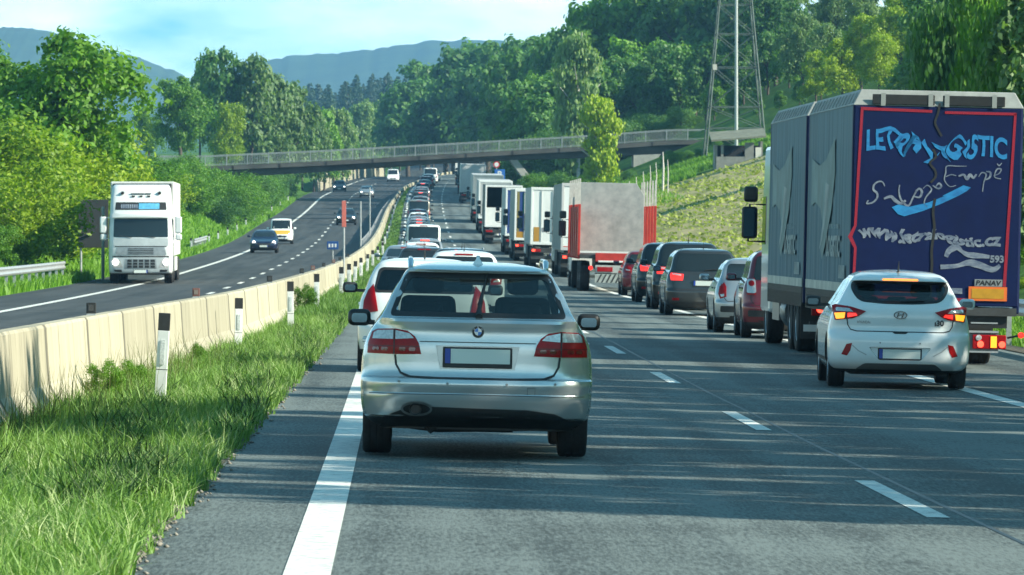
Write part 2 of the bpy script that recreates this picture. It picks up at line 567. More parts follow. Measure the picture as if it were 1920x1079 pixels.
# painted markings, worn a little
def line_paint():
    m = bpy.data.materials.new("road marking paint")
    n, l = nodes_of(m)
    b = n["Principled BSDF"]; b.inputs["Roughness"].default_value = .6
    t = n.new("ShaderNodeTexCoord")
    z = n.new("ShaderNodeTexNoise"); z.inputs["Scale"].default_value = 9; z.inputs["Detail"].default_value = 8; z.inputs["Roughness"].default_value = .75
    l.new(t.outputs["Object"], z.inputs["Vector"])
    r = n.new("ShaderNodeValToRGB")
    r.color_ramp.elements[0].position = .33; r.color_ramp.elements[0].color = (.22, .23, .23, 1)
    r.color_ramp.elements[1].position = .50; r.color_ramp.elements[1].color = (.68, .69, .64, 1)
    l.new(z.outputs["Fac"], r.inputs["Fac"]); l.new(r.outputs["Color"], b.inputs["Base Color"])
    return m
LINE = line_paint()
def marking(name, fx, w, z0, z1, up=.009, step=4.0):
    n = max(2, int((z1 - z0) / step) + 1)
    Zs = np.linspace(z0, z1, n)
    strip(name, lambda Z: fx(Z) - w/2, lambda Z: fx(Z) + w/2, LINE, up, Zs, 3)
marking("edge_line", xL, .24, 20, 1150)
marking("edge_line", lambda Z: 7.12 + cr(Z), .22, 20, 1150)
marking("edge_line", lambda Z: -10.1 + co(Z), .26, 20, 1150)
def dashes(fx, phase, z_end, w=.15):
    z = phase
    while z < z_end:
        marking("dash_line", fx, w, z, z + 6.0)
        z += 18.0
# nearest dash: its near end is at image row 974
Z0 = F * 1.726 / (974 - VY)
dashes(lambda Z: 3.45 + cr(Z), Z0 - 18, 800)
dashes(lambda Z: -6.35 + co(Z), 100, 900, .18)
SEAM = mat("bitumen seam", (.012, .013, .013), .45, var=.3, scale=5)
def seam(fx, w, z0, z1):
    Zs = np.arange(z0, z1, 1.5)
    jit = np.interp(Zs, np.arange(z0, z1 + 5, 5), rng.normal(0, .012, len(np.arange(z0, z1 + 5, 5))))
    strip("road_seam", lambda Z: fx(Z) - w/2 + float(np.interp(Z, Zs, jit)), lambda Z: fx(Z) + w/2 + float(np.interp(Z, Zs, jit))*.6, SEAM, .0065, Zs, 2)
seam(lambda Z: 3.66 + cr(Z), .035, 26, 200)
seam(lambda Z: 7.36 + cr(Z), .03, 40, 160)
# lane line between the edge line and the barrier on the far side
marking("edge_line", lambda Z: np.maximum(xB(Z) - .6, -2.75 + co(Z)) - .15, .18, 120, 1150)

# ------------------------------------------------------------------ concrete median barrier: precast pieces, 6 m each
CONC = None
def barrier_material():
    m = bpy.data.materials.new("sunlit pale concrete")  # the concrete's own pale yellowish tone, mottled by noise
    n, l = nodes_of(m)
    b = n["Principled BSDF"]; b.inputs["Roughness"].default_value = .85
    t = n.new("ShaderNodeTexCoord")
    oi = n.new("ShaderNodeObjectInfo")
    mp = n.new("ShaderNodeMapping"); mp.inputs["Scale"].default_value = (1.6, 2.2, .35)
    va = n.new("ShaderNodeVectorMath"); va.operation = 'ADD'
    sc_ = n.new("ShaderNodeVectorMath"); sc_.operation = 'SCALE'; sc_.inputs[0].default_value = (37, 53, 11)
    l.new(oi.outputs["Random"], sc_.inputs["Scale"])
    l.new(t.outputs["Object"], va.inputs[0]); l.new(sc_.outputs["Vector"], va.inputs[1])
    l.new(va.outputs["Vector"], mp.inputs["Vector"])
    z = n.new("ShaderNodeTexNoise"); z.inputs["Scale"].default_value = 1.1; z.inputs["Detail"].default_value = 9; z.inputs["Roughness"].default_value = .7
    l.new(mp.outputs["Vector"], z.inputs["Vector"])
    r = n.new("ShaderNodeValToRGB")
    e = r.color_ramp.elements
    e[0].position = .28; e[0].color = (.10, .095, .07, 1)
    e[1].position = .68; e[1].color = (.44, .41, .31, 1)
    q = e.new(.44); q.color = (.36, .335, .245, 1)
    l.new(z.outputs["Fac"], r.inputs["Fac"])
    hs = n.new("ShaderNodeHueSaturation")
    vv = n.new("ShaderNodeMapRange"); vv.inputs["To Min"].default_value = .78; vv.inputs["To Max"].default_value = 1.08
    l.new(oi.outputs["Random"], vv.inputs["Value"]); l.new(vv.outputs["Result"], hs.inputs["Value"])
    l.new(r.outputs["Color"], hs.inputs["Color"]); l.new(hs.outputs["Color"], b.inputs["Base Color"])
    bp = n.new("ShaderNodeBump"); bp.inputs["Strength"].default_value = .25; bp.inputs["Distance"].default_value = .02
    l.new(z.outputs["Fac"], bp.inputs["Height"]); l.new(bp.outputs["Normal"], b.inputs["Normal"])
    return m
BARR = barrier_material()
JOINT = mat("stained joint concrete", (.10, .095, .075), .9, var=.5, scale=3, col2=(.26, .24, .18), stretch=(1, 1, .4))
def barrier_piece(z0, z1, near):
    prof = [(-.30, -.3), (-.30, .06), (-.27, .09), (-.13, .34), (-.095, .90), (-.075, .93), (.075, .93), (.095, .90), (.13, .34), (.27, .09), (.30, .06), (.30, -.3)]
    n = 2 if near else 3
    mb = MB()
    Zs = np.array([z0, z0 + .13, z1 - .16, z1]) if near else np.linspace(z0, z1, n)
    n = len(Zs)
    ox, oz, og = float(xB(z0)), z0, ground(float(xB(z0)), z0)
    vs, fs = [], []
    for Z in Zs:
        x = float(xB(Z)); g = ground(x + .31, Z)
        for a, b in prof:
            vs.append((x + a - ox, Z - oz, g + b - og))
    k = len(prof)
    for i in range(n - 1):
        for j in range(k):
            fs.append((i*k+j, i*k+(j+1) % k, (i+1)*k+(j+1) % k, (i+1)*k+j))
    fs += [tuple(range(k)), tuple(reversed(range((n-1)*k, n*k)))]
    if near:
        q = [f for i, f in enumerate(fs) if (i // k) == 1 and i < 3*k]
        mb.add(vs, q, BARR); mb.add(vs, [f for f in fs if f not in q], JOINT)
    else:
        mb.add(vs, fs, BARR)
    o = mb.build("barrier_segment", None, 0, bevel=0)
    o.location = (ox, oz, og)
    return o
BL = {52: "pale concrete barrier segment nearest the camera, cut by the picture edge",
      }
zz, i = 40.0, 0
while zz < 1050:
    step = 6.0 if zz < 330 else 12.0
    o = barrier_piece(zz + .018, zz + step - .018, zz < 330)
    i += 1
    if zz + 6 < 53: lab = "pale concrete median barrier segment standing outside the picture, beside the tall grass"
    elif zz < 56: lab = "pale concrete barrier segment with grass seed heads in front, nearest the camera in view"
    elif zz < 62: lab = "pale concrete barrier segment crossed by the shadow stripe of the nearest delineator post"
    elif zz < 68: lab = "pale concrete barrier segment next beyond the one with the first shadow stripe"
    elif zz < 90: lab = "pale concrete barrier segment between the first and second grass delineator posts"
    elif zz < 330: lab = "pale sunlit concrete barrier segment in the curving median wall alongside the grass strip"
    else: lab = "pale concrete barrier segment far up the climbing median towards the bridge"
    grp = "concrete barrier segments" if not (53 <= zz + 6 and zz < 68) else "concrete barrier segments"
    tag(o, lab, "barrier segment", "concrete barrier segments")
    zz += step

# steel rail and posts on top of the far median, seen edge-on beside the barrier
def guardrail(name, fx, z0, z1, label, side=1, step=4.0, h=.75):
    t = thing(name, label, "guardrail", (0, 0, 0))
    mb = MB()
    Zs = np.arange(z0, z1 + .1, step)
    prof = [(0, -.155), (.03, -.13), (.05, -.08), (.0, -.02), (.0, .02), (.05, .08), (.03, .13), (0, .155), (-.012, .155), (-.012, -.155)]
    vs, fs = [], []
    k = len(prof)
    for Z in Zs:
        x = float(fx(Z)); g = ground(x, Z)
        vs += [(x + side * a, Z, g + h + b) for a, b in prof]
    for i in range(len(Zs) - 1):
        fs += [(i*k+j, i*k+(j+1) % k, (i+1)*k+(j+1) % k, (i+1)*k+j) for j in range(k)]
    mb.add(vs, fs, STEEL)
    mb.build("rail", t, 50)
    for Z in Zs[:60]:
        x = float(fx(Z)) - side * .09; g = ground(x, Z)
        MB().box((x-.05, Z-.03, g-.4), (x+.05, Z+.03, g+h+.12), STEEL).build("post", t, 0)
    return t
guardrail("guardrail", lambda Z: -13.1 + 0*Z, 170, 226, "long grey steel guardrail on the far verge behind the white oncoming lorry", 1)
guardrail("guardrail", lambda Z: 11.2 + 0*Z, 84, 132, "grey steel guardrail on the verge to the right of the blue lorry", -1)
guardrail("guardrail", lambda Z: xB(Z) - .62, 350, 640, "grey steel guardrail running along the far barrier up the curve", -1, 6.0, .85)
guardrail("guardrail", lambda Z: -13.3 + .0*Z, 372, 396, "short grey guardrail end on the grass bank beside white posts", 1)

# ------------------------------------------------------------------ delineators
def delineator(name, X, Z, label, group, h=1.0, lean=(0, 0), kind="median"):
    t = thing(name, label, "delineator", (X, Z, ground(X, Z) + .0), group)
    t.rotation_euler = (R(lean[1]), R(lean[0]), R(random.uniform(-8, 8)))
    mb = MB()
    pts = [(-.06, -.035), (.06, -.035), (.06, .0), (.035, .045), (-.035, .045), (-.06, .0)]
    mb.prism([(a, b) for a, b in pts], WHITEP, 'z', -.15, h * .80)
    mb.build("post_body", t, 0, bevel=.006)
    mb = MB()
    mb.prism([(a*1.03, b*1.03) for a, b in pts], BLACK, 'z', h * .80, h * .985)
    mb.build("black_cap", t, 0, bevel=.006)
    mb = MB()
    mb.box((-.022, -.046, h*.44), (.022, -.0365, h*.70), mat("reflector strip", (.62, .66, .66), .2, .3, var=.4, scale=70))
    mb.build("reflector", t, 0)
    mb = MB()
    mb.box((-.0615, -.0365, h*.385), (.0615, .004, h*.392), BLACK)
    mb.build("joint_line", t, 0)
    return t
MP = [(300, 768, 592), (446, 668, 565), (545, 618, 535), (594, 588, 522), (640, 560, 510), (655, 548, 505), (665, 538, 500), (677, 528, 493), (688, 520, 489), (699, 512, 484), (709, 504, 478), (718, 496, 472)]
Zm = [61.5, 90, 108, 131, 160, 178, 196, 216, 238, 262, 288, 315]
ordn = ["nearest the camera, leaning slightly", "second from the camera", "third from the camera beside leafy weeds", "fourth from the camera", "fifth from the camera", "sixth from the camera", "seventh from the camera", "eighth from the camera", "ninth from the camera", "tenth from the camera", "eleventh from the camera", "twelfth and farthest of the near row"]
for (x, yb, yt), Z, w in zip(MP, Zm, ordn):
    delineator("delineator_post", px(x, Z), Z, "white black-capped delineator post in the median grass, " + w, "delineators in the median grass", 1.0 if Z < 70 else (.90 if Z < 100 else 1.0), (3.2 if Z < 70 else random.uniform(-1, 2), 0))
for k, Z in enumerate(np.arange(345, 700, 30)):
    delineator("delineator_post", float(xG(Z)) - .75, float(Z), "white delineator post far up the median grass strip", "far delineators up the median", 1.0)
for k, Z in enumerate([372, 388, 405, 424, 446, 470, 496, 524, 554, 590, 630, 672]):
    delineator("delineator_post", -13.5 + k * .03, Z, ("white delineator post on the far grass bank, nearest of its row behind the lorry" if k == 0 else "white delineator post in the row along the far grass bank"), "delineators on the far bank", 1.0)
# short dark-headed markers fixed to the back of the barrier: only the heads show above it
HEADS = [(79, 66.0, 0), (303, 87, 1), (425, 116, 0), (490, 144, 0), (505, 158, 1), (541, 176, 0), (562, 196, 1), (577, 212, 0), (597, 235, 0)]
for x, Z, redd in HEADS:
    X = px(x, Z)
    X = min(X, float(xB(Z)) - .02)
    g = ground(float(xB(Z)) + .31, Z)
    t = thing("barrier_marker", ("reddish reflector marker" if redd else "black headed marker") + " standing on the concrete barrier, " + {66: "nearest the camera", 87: "above the second shadow stripe", 116: "third along the wall", 144: "fourth along the wall", 158: "fifth along the wall", 176: "sixth along the wall", 196: "seventh along the wall", 212: "eighth along the wall", 235: "farthest of the row"}[int(Z)], "barrier marker", (float(xB(Z)), Z, g + .93), "markers on the barrier")
    m = mat("red brown marker", (.16, .07, .06), .6, var=.3) if redd else BLACK
    MB().box((-.05, -.03, -.004), (.05, .03, .02), STEEL).build("base", t, 0)
    MB().box((-.055, -.022, .02), (.055, .022, .145), m).build("head", t, 0, bevel=.008)
    MB().box((-.03, -.0265, .05), (.03, -.0225, .12), mat("dim reflector", (.20, .16, .14), .25) if redd else mat("dim dark reflector", (.05, .05, .05), .25)).build("reflector", t, 0)

# tall striped marker pole, thin poles and a little blue sign along the barrier
def pole(name, X, Z, h, m, r, label, cat, stripes=None, base=None):
    g = ground(X, Z) if base is None else base
    t = thing(name, label, cat, (X, Z, g))
    MB().tube([(0, 0, -.3), (0, 0, h)], r, m, 8).build("pole", t, 40)
    if stripes:
        for a, b, mm in stripes:
            MB().box((-.075, -r-.02, a), (.075, -r-.002, b), mm).build("striped_panel", t, 0, bevel=.005)
    return t
REDW = mat("red white warning band", (.55, .14, .11), .5, var=.25, scale=9)
Zp = 205.0; g0 = ground(px(645, Zp), Zp)
pole("marker_pole", px(645, Zp), Zp, pz(376, Zp) - g0, STEEL, .035, "tall thin pole with pale red panel beside the barrier, before the oncoming cars", "marker pole", [(pz(426, Zp) - g0, pz(377, Zp) - g0, REDW)])
for x, yt, yb, w in ((682, 378, 420, "taller thin grey pole by the barrier guardrail, nearer of two"), (702, 352, 395, "thin grey pole by the barrier guardrail, farther of two")):
    Z = 330.0 if x == 682 else 400.0
    X = float(xB(Z)) - .45; g = ground(X, Z)
    pole("marker_pole", px(x, Z) if px(x, Z) < X else X, Z, pz(yt, Z) - g, STEEL, .045, w, "marker pole")
Zp = 262.0
t = thing("kilometre_sign", "small blue kilometre sign with white marks on a short post above the barrier", "road sign", (px(624, Zp), Zp, ground(px(624, Zp), Zp)))
g = t.location.z
MB().tube([(0, 0, -.2), (0, 0, pz(458, Zp) - g)], .03, STEEL, 8).build("post", t, 40)
MB().box((-.26, -.05, pz(468, Zp) - g), (.26, -.033, pz(453, Zp) - g), mat("sign blue", (.015, .07, .25), .4)).build("sign_plate", t, 0, bevel=.01)
mb = MB()
for k in range(3):
    mb.box((-.19 + k*.14, -.056, pz(464, Zp) - g), (-.11 + k*.14, -.052, pz(457.5, Zp) - g), WHITEP)
mb.build("lettering", t, 0)

# ------------------------------------------------------------------ cars: a body lofted from plan outlines, cut for cabin, windows and wheel wells
US = np.array([-1, -.992, -.97, -.93, -.87, -.79, -.69, -.56, -.42, -.28, -.14, 0, .14, .28, .42, .56, .69, .79, .87, .93, .97, .992, 1])
VS = np.linspace(0, 1, 18)[1:-1]

class Car:
    def __init__(c, L, W, H, yr, yf, w, rx=.28, ry=.22, bow=.04, rxt=None, zlow=.2):
        c.L, c.W, c.H = L, W, H
        c.yr, c.yf, c.w = pchip(yr), pchip(yf), pchip(w)
        c.rx = pchip(rx) if isinstance(rx, list) else (lambda z: np.full_like(np.asarray(z, float), rx))
        c.ry = pchip(ry) if isinstance(ry, list) else (lambda z: np.full_like(np.asarray(z, float), ry))
        c.bow = bow
        c.z0 = min(p[0] for p in yr)
        zs = sorted(set([p[0] for p in yr] + [p[0] for p in yf] + [p[0] for p in w]))
        out = []
        for a, b in zip(zs[:-1], zs[1:]):
            n = max(1, int(math.ceil((b - a) / .035)))
            out += list(np.linspace(a, b, n, endpoint=False))
        c.zs = np.array(out + [zs[-1]])
    def corner(c, x, z):
        w = np.maximum(c.w(z), .02)
        u = np.clip(np.abs(x) / w, 0, 1)
        rx = np.minimum(c.rx(z), w * .8)
        t = np.clip((u * w - (w - rx)) / rx, 0, 1)
        return c.bow * u * u + c.ry(z) * (1 - np.sqrt(np.maximum(0, 1 - t * t)))
    def rear(c, x, z): return c.yr(z) + c.corner(x, z)
    def front(c, x, z): return c.yf(z) - c.corner(x, z) * 1.25
    def ring(c, z, inset=0.0, mx=None):
        w = max(float(c.w(z)) - inset, .02)
        xs = US * w
        zz = np.full_like(xs, z)
        full = float(c.w(z))
        r = c.rear(xs * full / w, zz) + inset
        f = c.front(xs * full / w, zz) - inset
        f = np.maximum(f, r + .02)
        L1 = [(xs[i], r[i], z) for i in range(len(xs))]
        R1 = [(w, r[-1] + (f[-1] - r[-1]) * v, z) for v in VS]
        F1 = [(xs[i], f[i], z) for i in reversed(range(len(xs)))]
        S1 = [(-w, f[0] + (r[0] - f[0]) * v, z) for v in VS]
        return L1 + R1 + F1 + S1
    def shell(c, zs, m, name, inset=0.0, dz=0.0, low=None):
        """dz lowers the rings (used for the cabin hollow)"""
        v, n = [], 0
        for z in zs:
            rg = c.ring(z, inset)
            n = len(rg)
            v += [(a, b, q - dz) for a, b, q in rg]
        f, mi = [], []
        for k in range(len(zs) - 1):
            for i in range(n):
                f.append((k*n+i, k*n+(i+1) % n, (k+1)*n+(i+1) % n, (k+1)*n+i))
                mi.append(1 if (low is not None and zs[k+1] <= low + 1e-6) else 0)
        for base, flip in ((0, True), ((len(zs)-1)*n, False)):
            ctr = len(v)
            ring = v[base:base+n]
            # strips across the car instead of one big n-gon
            nu, nv = len(US), len(VS)
            for i in range(nu - 1):
                a, b = base + i, base + i + 1
                d, e = base + nu + nv + (nu - 1 - i), base + nu + nv + (nu - 2 - i)
                q = (a, b, e, d)
                f.append(tuple(reversed(q)) if flip else q)
                mi.append(1 if flip and low is not None else 0)
            for s0, e0 in ((nu - 1, nu + nv), (nu*2 + nv - 1, 2*nu + 2*nv)):
                pass
            right = [base + nu - 1] + [base + nu + j for j in range(nv)] + [base + nu + nv]
            left = [base + 2*nu + nv - 1] + [base + 2*nu + nv + j for j in range(nv)] + [base]
            for q in (right, left):
                f.append(tuple(q) if flip else tuple(reversed(q)))
                mi.append(1 if flip and low is not None else 0)
        me = bpy.data.meshes.new(name)
        me.from_pydata(v, [], f)
        for q in (m if isinstance(m, list) else [m]): me.materials.append(q)
        me.polygons.foreach_set("material_index", mi if isinstance(m, list) else [0]*len(f))
        bm = bmesh.new(); bm.from_mesh(me)
        bmesh.ops.remove_doubles(bm, verts=bm.verts, dist=1e-5)
        bmesh.ops.recalc_face_normals(bm, faces=bm.faces)
        bm.to_mesh(me); bm.free()
        return me

def boolean(me, cutters):
    """difference of a mesh with cutter meshes; returns a new mesh and leaves nothing behind"""
    o = bpy.data.objects.new("tmp", me); COL.objects.link(o)
    tmp = []
    for c in cutters:
        k = bpy.data.objects.new("tmpc", c); COL.objects.link(k); tmp.append(k)
        b = o.modifiers.new("b", 'BOOLEAN'); b.operation = 'DIFFERENCE'; b.object = k; b.solver = 'EXACT'
        b.material_mode = 'TRANSFER'
    dg = bpy.context.evaluated_depsgraph_get()
    dg.update()
    out = bpy.data.meshes.new_from_object(o.evaluated_get(dg))
    for k in tmp: bpy.data.objects.remove(k)
    bpy.data.objects.remove(o)
    return out

def rp(pts, r=.04, n=5):
    """a polygon with rounded corners"""
    out = []
    k = len(pts)
    rr = r if isinstance(r, (list, tuple)) else [r] * k
    for i in range(k):
        p0, p, p1 = Vector(pts[i-1]).to_2d(), Vector(pts[i]).to_2d(), Vector(pts[(i+1) % k]).to_2d()
        a = p + (p0 - p).normalized() * min(rr[i], (p0-p).length * .45)
        b = p + (p1 - p).normalized() * min(rr[i], (p1-p).length * .45)
        for j in range(n + 1):
            t = j / n
            out.append(tuple(a*(1-t)**2 + p*2*t*(1-t) + b*t*t))
    return out

def dens(poly, step=.08):
    out = []
    for i in range(len(poly)):
        a, b = Vector(poly[i]).to_2d(), Vector(poly[(i+1) % len(poly)]).to_2d()
        n = max(1, int((b-a).length / step))
        out += [tuple(a + (b-a) * j / n) for j in range(n)]
    return out

def proj(c, side, off):
    if side == 'r': return lambda a, b: (a, float(c.rear(a, b)) - off, b)
    if side == 'f': return lambda a, b: (a, float(c.front(a, b)) + off, b)
    if side == 'L': return lambda a, b: (-(float(c.w(b)) + off), a, b)
    return lambda a, b: (float(c.w(b)) + off, a, b)

def patch(mb, c, side, poly, m, off=.004, depth=.02, dome=0.0, step=.07, rings=(1, .9, .7, .45, .2)):
    """a panel that follows the car's surface, standing off by off, with a rim going depth into it"""
    poly = dens(poly, step)
    n = len(poly)
    cx = sum(p[0] for p in poly) / n; cy = sum(p[1] for p in poly) / n
    vs, fs = [], []
    P = proj(c, side, off - depth)
    vs += [P(a, b) for a, b in poly]
    for s in rings:
        P = proj(c, side, off + dome * (1 - s*s))
        vs += [P(cx + (a-cx)*s, cy + (b-cy)*s) for a, b in poly]
    for k in range(len(rings)):
        for i in range(n):
            fs.append((k*n+i, k*n+(i+1) % n, (k+1)*n+(i+1) % n, (k+1)*n+i))
    vs.append(proj(c, side, off + dome)(cx, cy))
    k = len(rings) * n
    for i in range(n):
        fs.append((k+i, k+(i+1) % n, len(vs)-1))
    mb.add(vs, fs, m)

def ringpatch(mb, c, side, poly, k, m, off=.004, step=.07):
    """a flat band between an outline and the same outline shrunk by k metres"""
    poly = dens(poly, step)
    n = len(poly)
    cx = sum(p[0] for p in poly) / n; cy = sum(p[1] for p in poly) / n
    ex = max(abs(p[0]-cx) for p in poly); ey = max(abs(p[1]-cy) for p in poly)
    inner = [(cx + (a-cx)*(1-k/ex), cy + (b-cy)*(1-k/ey)) for a, b in poly]
    vs = [proj(c, side, off-.02)(*p) for p in poly] + [proj(c, side, off)(*p) for p in poly] + [proj(c, side, off)(*p) for p in inner] + [proj(c, side, off-.02)(*p) for p in inner]
    fs = [(j*n+i, j*n+(i+1) % n, (j+1)*n+(i+1) % n, (j+1)*n+i) for j in range(3) for i in range(n)]
    mb.add(vs, fs, m)
    return inner

def ribbon(mb, c, side, path, w, m, off=.0015, closed=False, step=.05):
    pts = []
    q = path + ([path[0]] if closed else [])
    for a, b in zip(q[:-1], q[1:]):
        a, b = Vector(a).to_2d(), Vector(b).to_2d()
        n = max(1, int((b-a).length / step))
        pts += [a + (b-a)*j/n for j in range(n)]
    pts.append(Vector(q[-1]).to_2d())
    P = proj(c, side, off)
    vs, fs = [], []
    for i, p in enumerate(pts):
        d = (pts[min(i+1, len(pts)-1)] - pts[max(i-1, 0)]).normalized()
        nn = Vector((-d.y, d.x)) * w / 2
        vs += [P(*(p+nn)), P(*(p-nn))]
    for i in range(len(pts)-1):
        fs.append((2*i, 2*i+1, 2*i+3, 2*i+2))
    mb.add(vs, fs, m)

TYRES = {}
def tyre_mesh(r, w):
    k = (round(r, 3), round(w, 3))
    if k not in TYRES:
        mb = MB()
        h = w / 2
        mb.lathe([(r*.66, -h*.82), (r*.70, -h*.95), (r*.86, -h), (r*.95, -h*.94), (r*.99, -h*.8), (r, -h*.5), (r*.992, -h*.46), (r*.992, -h*.40), (r, -h*.36), (r, -.008), (r*.99, -.005), (r*.99, .005), (r, .008),
                  (r, h*.36), (r*.992, h*.40), (r*.992, h*.46), (r, h*.5), (r*.99, h*.8), (r*.95, h*.94), (r*.86, h), (r*.70, h*.95), (r*.66, h*.82)], RUBBER, 'x', 28)
        o = mb.build("t", None, 40); a = o.data; bpy.data.objects.remove(o)
        mb = MB()
        mb.lathe([(r*.66, -h*.78), (r*.67, -h*.88), (r*.62, -h*.9), (r*.58, -h*.6), (r*.57, h*.6), (r*.62, h*.9), (r*.67, h*.88), (r*.66, h*.78)], ALLOY, 'x', 28)
        mb.lathe([(r*.6, -h*.2), (r*.6, h*.2)], UNDER, 'x', 20)
        for s in (-1, 1):
            mb.lathe([(.07, s*h*.3), (.075, s*h*.7), (.05, s*h*.78)] if s > 0 else [(.05, s*h*.78), (.075, s*h*.7), (.07, s*h*.3)], ALLOY, 'x', 12)
            for i in range(5):
                an = 2*math.pi*i/5
                d = Vector((0, math.cos(an), math.sin(an))); t = Vector((0, -math.sin(an), math.cos(an)))
                p = []
                for rr, ww in ((.04, .045), (r*.6, .03)):
                    for q in (-1, 1):
                        for x in (h*.42, h*.72):
                            p.append(d*rr + t*ww*q + Vector((s*x, 0, 0)))
                mb.hexa([p[0], p[1], p[3], p[2], p[4], p[5], p[7], p[6]], ALLOY)
        o = mb.build("t", None, 40); b = o.data; bpy.data.objects.remove(o)
        TYRES[k] = (a, b)
    return TYRES[k]
def wheel(root, x, y, r, w, rim=True):
    a, b = tyre_mesh(r, w)
    t = link(bpy.data.objects.new("wheel", a), root)
    t.location = (x, y, r)
    if rim:
        link(bpy.data.objects.new("rim", b), t)
    return t

def mirror_pod(root, c, side, y, z, m, size=(.22, .10, .15), arm=.06, lens=True):
    s = -1 if side == 'L' else 1
    w = float(c.w(z - .04))
    x0 = s * (w + arm); x1 = s * (w + arm + size[0])
    mb = MB()
    a, b = min(x0, x1), max(x0, x1)
    mb.box((a, y, z), (b, y + size[1], z + size[2]), m)
    o = mb.build("door_mirror", root, 40, bevel=.045, seg=3)
    mb = MB()
    xs = s * (w - .04)
    mb.hexa([(min(xs, x0 + s*.05), y+.03, z+.01), (max(xs, x0 + s*.05), y+.03, z+.01), (max(xs, x0 + s*.05), y+.08, z+.01), (min(xs, x0 + s*.05), y+.08, z+.01),
             (min(xs, x0 + s*.05), y+.03, z+.05), (max(xs, x0 + s*.05), y+.03, z+.05), (max(xs, x0 + s*.05), y+.08, z+.05), (min(xs, x0 + s*.05), y+.08, z+.05)], BLACK)
    mb.build("mirror_arm", o, 0)
    if lens:
        mb = MB()
        pl = rp([(a+.03, z+.028), (b-.03, z+.028), (b-.03, z+size[2]-.035), (a+.03, z+size[2]-.035)], .03)
        mb.prism(pl, mat("mirror glass", (.10, .16, .20), .05, .9), 'y', y-.004, y+.01)
        mb.build("mirror_glass", o, 0)
    return o

def seat(root, x, y, z0, w=.5, h=.62, head=True, tilt=.16):
    mb = MB()
    mb.hexa([(x-w/2, y-.06, z0), (x+w/2, y-.06, z0), (x+w/2, y+.08, z0), (x-w/2, y+.08, z0),
             (x-w*.38, y-.06-tilt, z0+h), (x+w*.38, y-.06-tilt, z0+h), (x+w*.38, y+.06-tilt, z0+h), (x-w*.38, y+.06-tilt, z0+h)], CABIN)
    s = mb.build("seat", root, 40, bevel=.05, seg=3)
    if head:
        mb = MB()
        mb.box((x-.13, y-.06-tilt, z0+h+.02), (x+.13, y+.04-tilt, z0+h+.20), CABIN)
        mb.build("headrest", s, 40, bevel=.05, seg=3)
    return s

def plate(mb, c, x0, x1, z0, z1, y, front=1):
    pass

def body(root, c, m, wheels, r, low=.3, cut=(), hollow=None, arch=.055, name="body", low_mat=None):
    me = c.shell(c.zs, [m, low_mat or BLACK], name, low=low)
    cutters = []
    if hollow:
        z0, z1, ins = hollow
        zz = [z for z in c.zs if z0 <= z + .0001 and z <= c.H - .02]
        zz = [z0] + [z for z in zz if z > z0 + .01]
        cutters.append(c.shell(np.array(zz), CABIN, "cav", inset=ins, dz=.045))
    mb = MB()
    for (x, y) in wheels:
        s = 1 if x > 0 else -1
        a, b = s * (abs(x) - .2), s * (c.W/2 + .2)
        mb.lathe([(r + arch, min(a, b)), (r + arch, max(a, b))], UNDER, 'x', 36, (0, y, r + .01))
    if wheels:
        cutters.append(bm_mesh(mb))
    for mbx in cut:
        cutters.append(bm_mesh(mbx))
    out = boolean(me, cutters) if cutters else me
    out.name = name
    out.polygons.foreach_set("use_smooth", [True] * len(out.polygons))
    out.set_sharp_from_angle(angle=R(32))
    o = link(bpy.data.objects.new(name, out), root)
    return o

def bm_mesh(mb):
    me = mb.mesh("cut")
    bm = bmesh.new(); bm.from_mesh(me); bmesh.ops.recalc_face_normals(bm, faces=bm.faces); bm.to_mesh(me); bm.free()
    return me

def text_mb(txt, size, m, depth=.002, fit=None, shear=0.0, warp=None, bold=0.0):
    """lettering as a mesh in the x/z plane, facing -y, origin at its lower left; returns MB and width"""
    cu = bpy.data.curves.new("t", 'FONT'); cu.body = txt; cu.size = size; cu.shear = shear; cu.offset = bold; cu.resolution_u = 4
    o = bpy.data.objects.new("t", cu); COL.objects.link(o)
    dg = bpy.context.evaluated_depsgraph_get(); dg.update()
    me = bpy.data.meshes.new_from_object(o.evaluated_get(dg))
    bpy.data.objects.remove(o)
    bm = bmesh.new(); bm.from_mesh(me)
    if warp:
        bmesh.ops.subdivide_edges(bm, edges=[e for e in bm.edges if e.calc_length() > size*.08], cuts=2)
    v = [q.co.copy() for q in bm.verts]
    bm.verts.index_update()
    f = [[q.index for q in p.verts] for p in bm.faces]
    bm.free(); bpy.data.meshes.remove(me)
    if not v: return MB(), 0
    x0 = min(q.x for q in v); x1 = max(q.x for q in v)
    k = (fit / (x1-x0)) if fit else 1
    mb = MB()
    pts = []
    for q in v:
        x, z = (q.x-x0)*k, q.y
        if warp: x, z = warp(x, z)
        pts.append((x, 0, z))
    mb.add(pts, f, m)
    return mb, (x1-x0)*k

def put(mb, at, rotz=0.0, s=1.0):
    """move the points of an MB"""
    M = Matrix.Translation(at) @ Matrix.Rotation(rotz, 4, 'Z')
    mb.v = [tuple(M @ (Vector(p) * s)) for p in mb.v]
    return mb

def number_plate(root, x, y, z, w=.52, h=.115, frame=True, facing=-1):
    mb = MB()
    s = facing
    def bx(a, b, q, r_, d0, d1, m):
        ys = sorted((y + s*d0, y + s*d1))
        mb.box((x+a, ys[0], z+q), (x+b, ys[1], z+r_), m)
    bx(-w/2-.018, w/2+.018, -h/2-.035, h/2+.014, -.012, .006, BLACK)
    o = mb.build("number_plate", root, 0, bevel=.006)
    mb = MB()
    bx(-w/2+.045, w/2, -h/2, h/2, .0065, .010, PLATE)
    mb.build("plate_face", o, 0)
    mb = MB()
    bx(-w/2, -w/2+.042, -h/2, h/2, .0065, .010, PBLUE)
    mb.build("blue_band", o, 0)
    return o

